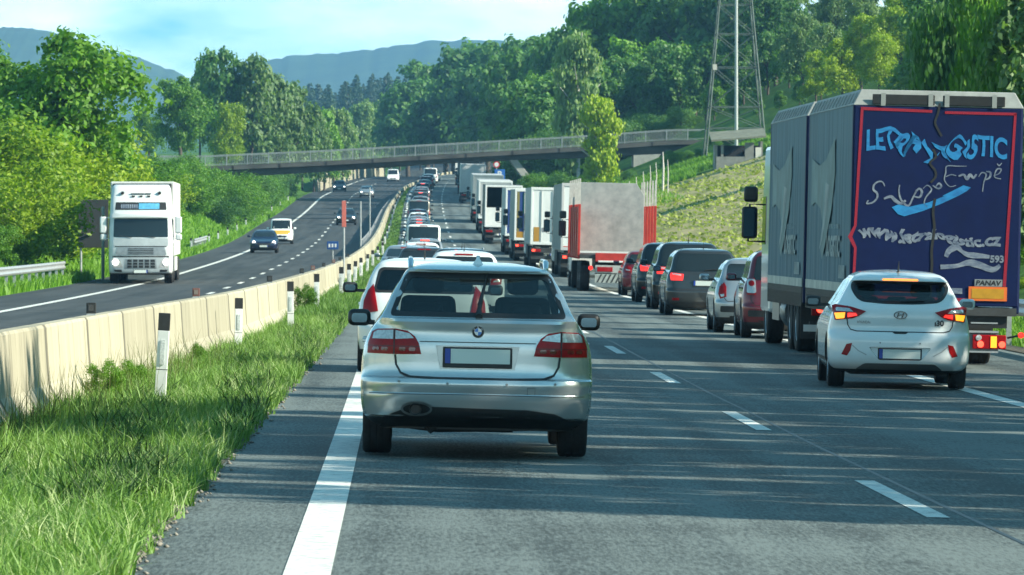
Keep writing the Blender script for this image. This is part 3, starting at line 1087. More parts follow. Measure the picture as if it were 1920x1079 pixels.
# ---------------------------------------------------------- generic car from a few numbers
def profiles(L, W, H, slant=.42, belt=.95, hood=1.0, nose=.72, tail=.08, notch=0.0, top=.9, van=False):
    h = W / 2
    w = [(.17, h*.84), (.28, h*.955), (.45, h*.99), (.70, h), (belt-.06, h*.965), (belt+.02, h*.93), (belt+.10, h*.885),
         (H-.22, h*(.80 if not van else .87)), (H-.10, h*(.71 if not van else .82)), (H-.05, h*(.63 if not van else .76)), (H-.018, h*.46), (H, h*.12)]
    gb = belt + .05
    yr = [(.17, .16), (.26, .05), (.42, .005), (.58, 0), (.64, .035), (.74, .05), (belt-.08, tail), (gb, tail+.05), (H-.15, tail+.05+slant), (H-.075, tail+.09+slant), (H-.03, tail+.28+slant), (H, tail+1.0+slant)]
    ws = hood + .05
    yf = [(.17, L-.14), (.30, L-.03), (.48, L), (.62, L-.03), (nose, L-.16), (belt-.10, L-hood*.75), (belt-.02, L-hood), (belt+.03, L-ws-.05), (H-.13, L-ws-.05-top*.82), (H-.04, L-ws-.05-top*1.15), (H, L-ws-.05-top*1.6)]
    if notch:
        yr = [(.17, .16), (.26, .05), (.42, .005), (.60, 0), (.68, .03), (belt-.03, .06), (belt+.02, .10), (belt+.05, notch*.8), (gb+.05, notch), (H-.13, notch+slant), (H-.05, notch+slant+.18), (H, notch+slant+.75)]
    return dict(L=L, W=W, H=H, yr=yr, yf=yf, w=w, rx=[(.17, .34), (.9, .30), (H-.2, .16), (H, .2)], ry=[(.17, .24), (.9, .20), (H-.2, .10), (H, .1)], bow=.045)

def generic_car(name, label, cat, group, P, pm, tail_poly, wheels_y=(.75, 3.35), r=.31, belt=.95, slant=.42, lit=False, clear=None, brake=None, front_lit=True, rails=False, plate_z=None, rear_poly=None, bumper_black=False, dark_roof=False, fog=False, tail_mats=None, hollow=False):
    root = thing(name, label, cat, (0, 0, 0), group)
    c = Car(P['L'], P['W'], P['H'], P['yr'], P['yf'], P['w'], P['rx'], P['ry'], P['bow'])
    W, Hh, L = P['W'], P['H'], P['L']
    tx = W/2 - .105
    wh = [(sx*tx, y) for y in wheels_y for sx in (-1, 1)]
    gb, gt = belt + .06, Hh - .13
    wb, wt = float(c.w(gb)), float(c.w(gt))
    rw = rear_poly or rp([(-wb*.86, gb), (wb*.86, gb), (wt*.93, gt), (-wt*.93, gt)], .07)
    yA, yB = float(c.rear(0, gt)) + .16, float(c.front(0, gt)) + .05
    yb0, yb1 = float(c.rear(0, gb)) + .42, float(c.front(0, gb)) - .22
    mid = yb0 + (yb1 - yb0) * .47
    zt = gt - .01
    def edge_y(t): return yb1 + (yB - yb1) * t
    sw1 = rp([(yb0+.02, gb+.02), (mid-.04, gb), (mid-.04, zt), (yA+.12, zt)], .05)
    sw2 = rp([(mid+.04, gb), (yb1-.04, gb), (yB-.12, zt), (mid+.04, zt)], .05)
    ws = rp([(-wb*.88, gb+.02), (wb*.88, gb+.02), (wt*.9, gt), (-wt*.9, gt)], .06)
    cut = []
    if hollow:
        k = MB(); cxr = sum(p[0] for p in rw)/len(rw); czr = sum(p[1] for p in rw)/len(rw)
        k.prism([(cxr+(a-cxr)*.95, czr+(b-czr)*.92) for a, b in rw], CABIN, 'y', -.2, P['L']*.35); cut.append(k)
        k = MB(); k.prism([(a*.97, b) for a, b in ws], CABIN, 'y', P['L']*.45, P['L']); cut.append(k)
        k = MB(); k.prism(sw1, CABIN, 'x', -2, 2); cut.append(k)
        k = MB(); k.prism(sw2, CABIN, 'x', -2, 2); cut.append(k)
    body(root, c, pm, wh, r, cut=cut, hollow=(.62, 0, .05) if hollow else None)
    G = GLASS if hollow else DGLASS
    mb = MB()
    if hollow:
        inner = ringpatch(mb, c, 'r', rw, .035, BLACK, .003)
        patch(mb, c, 'r', inner, G, .000, .004)
    else:
        patch(mb, c, 'r', rw, DGLASS, .004, .02)
    rwo = mb.build("rear_window", root, 40, fix=False)
    k = MB(); z0 = gb + .03
    k.tube([(0, float(c.rear(0, z0))-.02, z0), (W*.17, float(c.rear(W*.17, z0+.03))-.025, z0+.03)], .009, BLACK, 6)
    k.build("wiper", rwo, 0)
    mb = MB(); patch(mb, c, 'f', ws, G, .004, .02); mb.build("windscreen", root, 40)
    for s in 'LR':
        for q in (sw1, sw2):
            mb = MB(); patch(mb, c, s, q, G, .004, .02); mb.build("side_window", root, 40)
        mirror_pod(root, c, s, yb1 - .30, gb - .03, pm if not dark_roof else BLACK, (.20, .10, .14))
        mb = MB()
        for q in (yb0 + (mid-yb0)*.15, mid + .12):
            z = belt - .10
            mb.box((-(c.w(z)+.018) if s == 'L' else float(c.w(z))-.01, q, z-.012), (-float(c.w(z))+.01 if s == 'L' else float(c.w(z))+.018, q+.2, z+.014), BLACK if bumper_black else pm)
        mb.build("door_handle", root, 0, bevel=.006)
        mb = MB()
        for q in (yb0 - .02, mid, yb1 + .02):
            ribbon(mb, c, s, [(q, .34), (q, belt+.03)], .012, BLACK, .002)
        mb.build("door_seam", root, 0)
    # tail lamps
    for sx in (-1, 1):
        pl = [(sx*a, b) for a, b in tail_poly]
        mb = MB()
        patch(mb, c, 'r', pl, REDON if lit else RED, .012, .035, .006, rings=(1, .96, .8, .5, .2))
        tl = mb.build("tail_light", root, 50)
        if clear:
            mb = MB(); patch(mb, c, 'r', [(sx*a, b) for a, b in clear], CLEAR, .021, .012); mb.build("clear_lens", tl, 50)
    if brake:
        mb = MB(); zb = Hh - .085
        mb.box((-.19, float(c.rear(.19, zb))-.025, zb-.018), (.19, float(c.rear(0, zb))+.05, zb+.018), BRAKE if brake == 'on' else RED)
        mb.build("high_brake_light", root, 0)
    # tailgate seam, bumper step
    mb = MB()
    gw = W * .40
    path = rp([(-gw*1.06, belt+.02), (-gw*1.02, .72), (-gw*.9, .60), (gw*.9, .60), (gw*1.02, .72), (gw*1.06, belt+.02)], .06)
    ribbon(mb, c, 'r', path[6:-6] if False else [(-gw*1.08, belt), (-gw*1.02, .70), (-gw*.92, .615), (gw*.92, .615), (gw*1.02, .70), (gw*1.08, belt)], .012, BLACK, .002)
    mb.build("tailgate_seam", root, 0)
    mb = MB()
    bl = [(-W*.36, .20), (W*.36, .20), (W*.33, .33), (-W*.33, .33)]
    patch(mb, c, 'r', bl, BLACK, .006, .02)
    if bumper_black:
        patch(mb, c, 'r', rp([(-W*.44, .40), (W*.44, .40), (W*.44, .52), (-W*.44, .52)], .03), BLACK, .012, .03)
    mb.build("bumper_insert", root, 40)
    if fog:
        for sx in (-1, 1):
            mb = MB(); patch(mb, c, 'r', [(sx*W*.33, .36), (sx*W*.42, .36), (sx*W*.42, .42), (sx*W*.33, .42)], RED, .012, .03); mb.build("rear_reflector", root, 0)
    pzv = plate_z or .78
    number_plate(root, 0, float(c.rear(.2, pzv)) - .014, pzv)
    # badge bar and front
    if front_lit is not None:
        for sx in (-1, 1):
            mb = MB()
            hl = [(sx*W*.25, .62), (sx*W*.44, .66), (sx*W*.455, .76), (sx*W*.30, .72)]
            patch(mb, c, 'f', hl, CLEAR, .012, .05)
            ho = mb.build("headlight", root, 40)
            if front_lit:
                mb = MB(); y = float(c.front(W*.35, .69))
                mb.lathe([(.001, .05), (.075, .045), (.085, -.02)], HEADON, 'y', 14, (sx*W*.36, y-.02, .69))
                mb.build("lamp", ho, 40)
        mb = MB()
        patch(mb, c, 'f', rp([(-W*.22, .50), (W*.22, .50), (W*.25, .62), (-W*.25, .62)], .03), BLACK, .006, .03)
        patch(mb, c, 'f', rp([(-W*.30, .24), (W*.30, .24), (W*.27, .36), (-W*.27, .36)], .03), BLACK, .006, .03)
        mb.build("grille", root, 40)
        number_plate(root, 0, float(c.front(.2, .44)) + .012, .44, facing=1)
    for x, y in wh:
        wheel(root, x, y, r, .20)
    if rails:
        for sx in (-1, 1):
            z = Hh - .045
            x = sx*(float(c.w(z)))
            ya, yb = float(c.rear(0, Hh-.06)) + .25, float(c.front(0, Hh-.06)) - .1
            mb = MB()
            mb.tube([(x, ya, z-.01), (x, ya+.12, z+.045), (x, yb-.12, z+.045), (x, yb, z-.01)], .018, STEEL, 8)
            mb.build("roof_rail", root, 50)
    mb = MB(); ya = float(c.rear(0, Hh-.02)) + .12
    mb.tube([(0, ya, Hh-.03), (0, ya-.12, Hh+.14)], [.012, .004], BLACK, 6); mb.build("aerial", root, 0)
    if hollow:
        for x in (-.37, .37): seat(root, x, L*.52, .45)
        for x in (-.37, .37): seat(root, x, L*.30, .45, h=.5)
    return root, c
GLASS = glass("tinted glass", (.19, .25, .245), .03)

# ------------------------------------------------------------------ the silver estate car ahead
SILVER = paint("silver", (.56, .60, .60), .62, .26, .05)
def estate_car():
    root = thing("estate_car", "silver estate car with roof rails and upright rear wiper, large and directly ahead", "car")
    yr = [(.235, .34), (.29, .22), (.33, .075), (.40, .045), (.50, .012), (.515, .02), (.58, .0), (.625, .012), (.64, .06), (.66, .075), (.76, .083), (.86, .083), (1.0, .095), (1.075, .082), (1.10, .10), (1.113, .145), (1.125, .17), (1.30, .34), (1.462, .53), (1.475, .535), (1.488, .52), (1.50, .56), (1.53, .86), (1.55, 1.25), (1.56, 1.7)]
    yf = [(.235, 4.62), (.33, 4.76), (.50, 4.84), (.66, 4.78), (.76, 4.6), (.88, 3.95), (.97, 3.45), (1.0, 3.36), (1.05, 3.26), (1.3, 2.85), (1.47, 2.50), (1.53, 2.2), (1.56, 1.9)]
    w = [(.235, .80), (.29, .86), (.33, .895), (.45, .918), (.60, .923), (.75, .918), (.86, .905), (.97, .868), (1.04, .825), (1.10, .782), (1.13, .762), (1.30, .682), (1.42, .612), (1.47, .582), (1.50, .545), (1.53, .45), (1.55, .30), (1.56, .08)]
    c = Car(4.84, 1.846, 1.56, yr, yf, w, rx=[(.2, .34), (.62, .36), (1.05, .30), (1.13, .10), (1.56, .12)], ry=[(.2, .26), (.62, .30), (1.05, .22), (1.13, .07), (1.56, .07)], bow=.05)
    r = .335
    wh = [(sx*.785, y) for y in (.93, 3.82) for sx in (-1, 1)]
    rw = rp([(-.708, 1.118), (.708, 1.118), (.578, 1.468), (-.578, 1.468)], [.05, .05, .05, .05])
    rcut = rp([(-.655, 1.15), (.655, 1.15), (.548, 1.440), (-.548, 1.440)], .06)
    ws = rp([(-.68, 1.05), (.68, 1.05), (.56, 1.46), (-.56, 1.46)], .06)
    s1 = rp([(.62, 1.06), (1.36, 1.045), (1.36, 1.42), (.80, 1.42)], .05)
    s2 = rp([(1.44, 1.045), (2.20, 1.03), (2.20, 1.44), (1.44, 1.44)], .05)
    s3 = rp([(2.30, 1.03), (3.15, 1.01), (2.62, 1.44), (2.30, 1.44)], .05)
    cut = []
    for p, a, b in ((rcut, -.3, 1.3), (ws, 2.0, 4.5)):
        k = MB(); k.prism(p, CABIN, 'y', a, b); cut.append(k)
    for p in (s1, s2, s3):
        k = MB(); k.prism(p, CABIN, 'x', -2, 2); cut.append(k)
    # number plate recess: a tapered pocket
    k = MB()
    pl = [(-.365, .905), (.365, .905), (.325, .690), (-.325, .690)]
    k.add([(a, -.1, b) for a, b in pl] + [(a*.90, .112, .80+(b-.80)*.84) for a, b in pl], [(0,1,2,3),(7,6,5,4),(0,4,5,1),(1,5,6,2),(2,6,7,3),(3,7,4,0)], SILVER)
    cut.append(k)
    body(root, c, SILVER, wh, r, low=.31, cut=cut, hollow=(.66, 0, .055))
    # rear window with black surround
    mb = MB()
    inner = ringpatch(mb, c, 'r', rw, .042, BLACK, .004)
    g = mb.build("rear_window", root, 40, fix=False)
    mb = MB(); patch(mb, c, 'r', [(a*1.02, 1.295+(b-1.295)*1.04) for a, b in inner], GLASS, .001, .004); mb.build("pane", g, 40)
    # wiper raised along the glass
    mb = MB()
    Y = lambda x, z: float(c.rear(x, z))
    mb.tube([(.005, Y(0, 1.125)-.03, 1.125), (.005, Y(0, 1.17)-.035, 1.17)], [.03, .022], BLACK, 10)
    mb.tube([(.005, Y(0, 1.17)-.035, 1.17), (.03, Y(.02, 1.30)-.04, 1.30), (.055, Y(.05, 1.40)-.035, 1.40)], [.02, .014, .009], BLACK, 8)
    mb.tube([(.00, Y(0, 1.22)-.022, 1.22), (.075, Y(.06, 1.475)-.02, 1.475)], [.009, .007], BLACK, 6)
    mb.build("wiper", root, 40)
    # spoiler lip over the glass
    mb = MB(); patch(mb, c, 'r', rp([(-.575, 1.472), (.575, 1.472), (.53, 1.500), (-.53, 1.500)], .012), SILVER, .032, .06, .004); mb.build("roof_spoiler", root, 40)
    mb = MB()
    for s in 'LR':
        patch(mb, c, s, s1, GLASS, .002, .01); patch(mb, c, s, s2, GLASS, .002, .01); patch(mb, c, s, s3, GLASS, .002, .01)
    sw = None
    for s in 'LR':
        for p in (s1, s2, s3):
            mb = MB(); patch(mb, c, s, p, GLASS, .002, .01); mb.build("side_window", root, 40)
        mirror_pod(root, c, s, 2.72, 1.00, BLACK, (.19, .10, .14), arm=-.005)
        mb = MB()
        for y in (1.28, 2.28):
            z = .90; xw = float(c.w(z))
            mb.box(((-xw-.03) if s == 'L' else xw-.01, y, z-.015), ((-xw+.01) if s == 'L' else xw+.03, y+.22, z+.018), SILVER)
        mb.build("door_handle", root, 0, bevel=.008)
        sx = -1 if s == 'L' else 1
        mb = MB()
        ribbon(mb, c, s, [(3.3, .98), (.55, 1.03), (.45, 1.09)], .014, CHROME, .004)
        mb.build("window_trim", root, 0)
        mb = MB()
        for q in (1.40, 2.26): ribbon(mb, c, s, [(q, .36), (q, 1.02)], .01, BLACK, .002)
        mb.build("door_seam", root, 0)
        mb = MB()
        x = sx*.545
        mb.tube([(x, .80, 1.505), (x, .90, 1.555), (x, 1.02, 1.565), (x, 2.2, 1.575), (x, 2.42, 1.53)], [.020, .026, .022, .02, .02], CHROME, 8)
        mb.build("roof_rail", root, 50)
    # tail lamps: red below, clear above, split by the tailgate edge
    lamp = [(.447, .820), (.468, .905), (.500, .960), (.560, 1.002), (.660, 1.018), (.800, 1.012), (.842, .99), (.872, .90), (.876, .818), (.66, .815)]
    clear = [(.508, .945), (.545, .983), (.655, 1.006), (.655, .935)]
    clear2 = [(.672, .935), (.672, 1.008), (.800, 1.003), (.828, .982), (.838, .935)]
    for sx in (-1, 1):
        mb = MB(); patch(mb, c, 'r', [(sx*a, b) for a, b in lamp], RED, .010, .04, .004, step=.03, rings=(1, .97, .85, .6, .3))
        tl = mb.build("tail_light", root, 50)
        mb = MB()
        for q in (clear, clear2): patch(mb, c, 'r', [(sx*a, b) for a, b in q], CLEAR, .0175, .008, step=.03)
        mb.build("clear_lens", tl, 50)
        mb = MB()
        ribbon(mb, c, 'r', [(sx*.664, .815), (sx*.664, 1.016)], .010, BLACK, .016)
        ribbon(mb, c, 'r', [(sx*.46, .880), (sx*.875, .880)], .006, mat("dark red trim", (.08, .004, .005), .3), .0165)
        mb.build("lamp_divider", tl, 0)
        for q in (.52, .60, .74, .81):
            mb = MB()
            patch(mb, c, 'r', rp([(sx*(q-.026), .842), (sx*(q+.026), .842), (sx*(q+.026), .872), (sx*(q-.026), .872)], .012), mat("deep red lens", (.12, .003, .006), .1, coat=.8), .0185, .006)
            mb.build("lamp_cell", tl, 0)
    # tailgate outline: seam from lamps down and around, crease under the lip
    mb = MB()
    left = [(-.655, .812), (-.645, .735), (-.61, .672), (-.53, .641), (-.30, .634), (.30, .634), (.53, .641), (.61, .672), (.645, .735), (.655, .812)]
    ribbon(mb, c, 'r', left, .016, BLACK, .003)
    ribbon(mb, c, 'r', [(-.462, .920), (.462, .920)], .008, mat("seam shade", (.06, .065, .065), .5), .002)
    mb.build("tailgate_seam", root, 0)
    number_plate(root, 0, .088, .810, .515, .115)
    # roundel: black ring, blue and white quarters, letters
    e = MB(); z0 = 1.005; ye = Y(0, z0) - .006
    e.lathe([(.001, -.012), (.030, -.012), (.046, -.010), (.049, 0), (.049, .02)], CHROME, 'y', 32, (0, ye, z0))
    em = e.build("roundel_badge", root, 40)
    e = MB()
    n = 32
    def disc(r0, r1, a0, a1, off, m):
        vs, fs = [], []
        for i in range(n+1):
            a = a0 + (a1-a0)*i/n
            vs += [(r0*math.cos(a), ye-off, z0+r0*math.sin(a)), (r1*math.cos(a), ye-off, z0+r1*math.sin(a))]
        fs = [(2*i, 2*i+2, 2*i+3, 2*i+1) for i in range(n)]
        e.add(vs, fs, m)
    disc(.029, .0465, 0, 2*math.pi, .0135, BLACK)
    BB = mat("badge blue", (.02, .16, .50), .3)
    for q in range(4):
        disc(.0005, .028, q*math.pi/2, (q+1)*math.pi/2, .0135, BB if q in (1, 3) else WHITEP)
    for ch, a in (("B", 145), ("M", 90), ("W", 35)):
        t, wd = text_mb(ch, .017, WHITEP)
        th = R(a); rr = .0375
        rot = th - math.pi/2
        for p in t.v: pass
        pts = []
        for (x, _, z) in t.v:
            x -= wd/2; z -= .006
            pts.append((rr*math.cos(th) + x*math.cos(rot) - z*math.sin(rot), ye-.0145, z0 + rr*math.sin(th) + x*math.sin(rot) + z*math.cos(rot)))
        e.add(pts, t.f, WHITEP)
    e.build("badge_face", em, 0)
    # bumper: crease line, sensors, tow cover, lower black diffuser with exhaust
    mb = MB()
    ribbon(mb, c, 'r', [(-.90, .505), (-.6, .503), (0, .507), (.6, .503), (.90, .505)], .007, mat("seam shade", (.06, .065, .065), .5), .002)
    ribbon(mb, c, 'r', [(.40, .515), (.40, .570), (.46, .570), (.46, .515)], .004, mat("seam shade", (.06, .065, .065), .5), .002)
    mb.build("bumper_seam", root, 0)
    for x, z in ((-.62, .602), (-.235, .592), (.235, .592), (.62, .602)):
        mb = MB(); mb.lathe([(.001, -.006), (.010, -.006), (.012, .01)], mat("sensor ring", (.25, .26, .26), .4), 'y', 12, (x, Y(x, z), z)); mb.build("parking_sensor", root, 40)
    mb = MB()
    dif = [(-.76, .22), (-.74, .315), (-.60, .375), (-.40, .405), (.40, .392), (.62, .365), (.75, .31), (.77, .22)]
    patch(mb, c, 'r', dif, BLACK, .012, .05, rings=(1, .97, .8, .5, .2))
    mb.build("diffuser", root, 40)
    mb = MB()
    oval = [(-.475+.125*math.cos(2*math.pi*q/28), .385+.058*math.sin(2*math.pi*q/28)) for q in range(28)]
    ringpatch(mb, c, 'r', oval, .018, mat("dark silver rim", (.16, .17, .17), .4, .6), .030)
    patch(mb, c, 'r', [(-.475+(a+.475)*.88, .385+(b-.385)*.8) for a, b in oval], UNDER, .022, .03)
    mb.build("exhaust_surround", root, 40, fix=False)
    mb = MB()
    mb.lathe([(.001, .0), (.036, .0), (.038, -.035), (.046, -.038), (.048, -.02), (.048, .2), (.001, .2)], mat("exhaust tip", (.035, .035, .035), .35, .8), 'y', 20, (-.485, .03, .384))
    mb.build("exhaust_pipe", root, 40)
    mb = MB()
    mb.tube([(-.6, .9, .24), (-.3, .8, .21), (.3, .8, .23), (.6, .9, .24)], .03, UNDER, 8)
    mb.box((-.35, .5, .20), (.30, 1.0, .30), UNDER)
    mb.tube([(-.40, .35, .24), (-.36, .33, .20), (-.30, .36, .24)], .02, UNDER, 6)
    mb.build("underbody", root, 0)
    for x, y in wh: wheel(root, x, y, r, .235)
    # shark fin
    mb = MB()
    mb.prism([(1.02, 1.535), (1.20, 1.545), (1.13, 1.57), (1.06, 1.61), (1.035, 1.60)], SILVER, 'x', -.014, .014)
    mb.add([(-.045, 1.02, 1.535), (.045, 1.02, 1.535), (.0, 1.03, 1.605), (0, 1.25, 1.55)], [(0, 1, 2), (0, 2, 3), (1, 3, 2), (0, 3, 1)], SILVER)
    mb.build("aerial_fin", root, 40)
    for x in (-.39, .39): seat(root, x, 2.35, .55, .58, .72)
    for x in (-.40, 0, .40): seat(root, x, 1.25, .52, .44, .50, head=(x != 0), tilt=.10)
    mb = MB(); mb.box((-.62, .35, 1.02), (.62, 1.0, 1.06), CABIN); mb.build("parcel_shelf", root, 0)
    mb = MB(); mb.box((-.70, 2.95, .9), (.70, 3.3, 1.06), CABIN); mb.build("dashboard", root, 0, bevel=.03)
    mb = MB(); mb.box((-.13, 2.72, 1.36), (.13, 2.76, 1.43), BLACK); mb.tube([(0, 2.76, 1.42), (0, 2.82, 1.47)], .012, BLACK, 6); mb.build("interior_mirror", root, 40, bevel=.015)
    return root
est = estate_car()
place(est, .58, 46.0, 0)

# ------------------------------------------------------------------ the white hatchback on the right
PEARL = paint("pearl white", (.76, .81, .81), .0, .25, .04)
def hatch_right():
    root = thing("hatchback", "white hatchback with glowing amber rear lamps, following the blue lorry", "car")
    yr = [(.20, .26), (.27, .10), (.33, .03), (.45, .0), (.60, .0), (.68, .03), (.72, .075), (.78, .085), (.88, .075), (.98, .085), (1.05, .13), (1.08, .17), (1.20, .27), (1.33, .38), (1.345, .33), (1.37, .345), (1.40, .40), (1.45, .70), (1.475, 1.1), (1.488, 1.5)]
    yf = [(.20, 4.1), (.33, 4.25), (.50, 4.3), (.66, 4.22), (.76, 4.05), (.88, 3.55), (.95, 3.2), (1.0, 3.05), (1.05, 2.95), (1.25, 2.5), (1.40, 2.15), (1.46, 1.95), (1.488, 1.75)]
    w = [(.20, .78), (.27, .85), (.36, .885), (.55, .893), (.70, .89), (.82, .875), (.95, .835), (1.03, .79), (1.10, .745), (1.25, .665), (1.36, .60), (1.41, .555), (1.45, .47), (1.475, .33), (1.488, .10)]
    c = Car(4.3, 1.78, 1.488, yr, yf, w, rx=[(.2, .42), (.62, .42), (1.05, .30), (1.36, .16), (1.49, .14)], ry=[(.2, .30), (.62, .32), (1.05, .20), (1.36, .10), (1.49, .1)], bow=.06)
    r = .315
    wh = [(sx*.765, y) for y in (.80, 3.45) for sx in (-1, 1)]
    rw = rp([(-.60, 1.345), (.60, 1.345), (.62, 1.24), (.52, 1.085), (.2, 1.06), (-.2, 1.06), (-.52, 1.085), (-.62, 1.24)], [.07, .07, .08, .1, .1, .1, .1, .08])
    s1 = rp([(.62, 1.10), (1.75, 1.02), (1.75, 1.36), (1.15, 1.36), (.78, 1.28)], .05)
    s2 = rp([(1.83, 1.015), (2.78, 1.00), (2.25, 1.34), (1.83, 1.36)], .05)
    ws = rp([(-.66, 1.03), (.66, 1.03), (.54, 1.38), (-.54, 1.38)], .06)
    cut = []
    k = MB(); k.prism([(a*.95, 1.2+(b-1.2)*.90) for a, b in rw], CABIN, 'y', -.3, 1.2); cut.append(k)
    k = MB(); k.prism(ws, CABIN, 'y', 1.9, 4); cut.append(k)
    for p in (s1, s2):
        k = MB(); k.prism(p, CABIN, 'x', -2, 2); cut.append(k)
    # plate niche and lamp scoops in the bumper
    k = MB(); pl = rp([(-.44, .535), (.44, .535), (.30, .34), (-.30, .34)], .03)
    n = len(pl); k.add([(a, -.1, b) for a, b in pl] + [(a*.86, .045, .44+(b-.44)*.8) for a, b in pl], [(i, (i+1) % n, n+(i+1) % n, n+i) for i in range(n)] + [tuple(reversed(range(n))), tuple(range(n, 2*n))], PEARL)
    cut.append(k)
    body(root, c, PEARL, wh, r, low=.24, cut=cut, hollow=(.62, 0, .05))
    Y = lambda x, z: float(c.rear(x, z))
    mb = MB(); inner = ringpatch(mb, c, 'r', rw, .04, BLACK, .004); g = mb.build("rear_window", root, 40, fix=False)
    mb = MB(); patch(mb, c, 'r', [(a*1.02, 1.2+(b-1.2)*1.03) for a, b in inner], GLASS, .001, .004); mb.build("pane", g, 40)
    mb = MB(); mb.tube([(0, Y(0, 1.10)-.03, 1.095), (.3, Y(.3, 1.11)-.02, 1.11)], .011, BLACK, 6); mb.build("wiper", root, 0)
    # roof spoiler with lit brake strip
    mb = MB(); patch(mb, c, 'r', rp([(-.57, 1.350), (.57, 1.350), (.50, 1.405), (-.50, 1.405)], .02), PEARL, .05, .09, .01); mb.build("roof_spoiler", root, 40)
    mb = MB(); patch(mb, c, 'r', rp([(-.225, 1.353), (.225, 1.353), (.22, 1.38), (-.22, 1.38)], .01), ORANGEB, .064, .02, .0); mb.build("high_brake_light", root, 0)
    for s in 'LR':
        for p in (s1, s2):
            mb = MB(); patch(mb, c, s, p, GLASS, .002, .01); mb.build("side_window", root, 40)
        mirror_pod(root, c, s, 2.40, .985, BLACK if s == 'L' else PEARL, (.20, .10, .14), arm=.06)
        mb = MB()
        for y in (1.18, 2.15):
            z = .90; xw = float(c.w(z))
            mb.box(((-xw-.028) if s == 'L' else xw-.01, y, z-.015), ((-xw+.01) if s == 'L' else xw+.028, y+.2, z+.018), PEARL)
        mb.build("door_handle", root, 0, bevel=.008)
        mb = MB()
        for q in (.85, 1.79, 2.85): ribbon(mb, c, s, [(q, .36), (q, 1.0)], .01, BLACK, .002)
        ribbon(mb, c, s, [(1.05, .34), (3.1, .34)], .05, BLACK, .003)
        mb.build("door_seam", root, 0)
    lamp = [(.43, .965), (.52, .905), (.60, .872), (.70, .862), (.80, .846), (.818, .85), (.838, .95), (.848, 1.03), (.80, 1.045), (.62, 1.02)]
    for sx in (-1, 1):
        mb = MB(); patch(mb, c, 'r', [(sx*a, b) for a, b in lamp], RED, .014, .05, .006, step=.03, rings=(1, .96, .85, .6, .3))
        tl = mb.build("tail_light", root, 50)
        mb = MB(); patch(mb, c, 'r', [(sx*a, b) for a, b in [(.70, .872), (.80, .860), (.822, .935), (.69, .945)]], AMBER, .024, .012, step=.03); mb.build("amber_lens", tl, 50)
        mb = MB(); patch(mb, c, 'r', [(sx*a, b) for a, b in [(.59, .955), (.80, .962), (.81, 1.01), (.64, 1.0)]], CLEAR, .024, .012, step=.03); mb.build("clear_lens", tl, 50)
        mb = MB(); patch(mb, c, 'r', [(sx*a, b) for a, b in [(.54, .91), (.66, .885), (.66, .94), (.56, .94)]], REDON, .024, .012, step=.03); mb.build("lit_lens", tl, 50)
        mb = MB(); ribbon(mb, c, 'r', [(sx*.675, .86), (sx*.665, 1.03)], .010, BLACK, .024); mb.build("lamp_divider", tl, 0)
        mb = MB(); patch(mb, c, 'r', [(sx*a, b) for a, b in [(.60, .565), (.67, .55), (.73, .42), (.66, .405), (.62, .47)]], RED, .004, .03, step=.03); mb.build("rear_reflector", root, 0)
        mb = MB(); ribbon(mb, c, 'r', [(sx*.42, .42), (sx*.52, .47), (sx*.60, .54)], .012, mat("white shade", (.40, .42, .42), .4), .003); mb.build("bumper_crease", root, 0)
    mb = MB()
    ribbon(mb, c, 'r', [(-.665, .86), (-.655, .79), (-.62, .735), (-.54, .715), (.54, .715), (.62, .735), (.655, .79), (.665, .86)], .013, BLACK, .003)
    mb.build("tailgate_seam", root, 0)
    mb = MB(); patch(mb, c, 'r', rp([(-.11, .715), (.11, .715), (.07, .69), (-.07, .69)], .015), BLACK, .004, .02); mb.build("tailgate_handle", root, 0)
    # oval badge with slanted H
    mb = MB(); n = 32; z0 = .925; y0 = Y(0, z0) - .006
    ring = [(.085*math.cos(2*math.pi*i/n), .050*math.sin(2*math.pi*i/n)) for i in range(n)]
    ri = [(.072*math.cos(2*math.pi*i/n), .039*math.sin(2*math.pi*i/n)) for i in range(n)]
    vs = [(a, y0, z0+b) for a, b in ring] + [(a, y0-.008, z0+b) for a, b in ring] + [(a, y0-.008, z0+b) for a, b in ri] + [(a, y0, z0+b) for a, b in ri]
    DCH = mat("dark chrome", (.09, .10, .105), .25, .8)
    mb.add(vs, [(j*n+i, j*n+(i+1) % n, (j+1)*n+(i+1) % n, (j+1)*n+i) for j in range(3) for i in range(n)], DCH)
    for q in ([(-.050, -.026), (-.030, -.031), (-.012, .034), (-.034, .030)], [(.012, -.034), (.034, -.030), (.050, .026), (.030, .031)], [(-.028, -.008), (.026, .000), (.030, .012), (-.024, .006)]):
        mb.prism([(a, z0+b) for a, b in q], DCH, 'y', y0-.009, y0)
    mb.build("oval_badge", root, 40)
    t, wd = text_mb("i30", .095, mat("badge grey", (.05, .055, .06), .3, .6), bold=.005)
    put(t, (.43, Y(.47, .83)-.004, .80)); t.build("model_badge", root, 0)
    t, wd = text_mb("HYUNDAI", .042, mat("badge pale", (.22, .24, .25), .3, .7), fit=.165, bold=.0015)
    put(t, (-.54, Y(-.46, .83)-.006, .815)); t.build("maker_badge", root, 0)
    number_plate(root, 0, .040, .437, .515, .115)
    mb = MB()
    patch(mb, c, 'r', rp([(-.55, .235), (.55, .235), (.44, .315), (-.44, .315)], .03), mat("grey plastic", (.10, .115, .12), .5), .010, .03); mb.build("bumper_insert", root, 40)
    mb = MB(); mb.box((-.6, .35, .17), (.6, 1.5, .26), UNDER); mb.build("underbody", root, 0)
    for x in (-.25, .25):
        mb = MB(); mb.lathe([(.001, -.005), (.010, -.005), (.011, .01)], mat("sensor ring", (.25, .26, .26), .4), 'y', 12, (x, Y(x, .575), .575)); mb.build("parking_sensor", root, 40)
    for x, y in wh: wheel(root, x, y, r, .21)
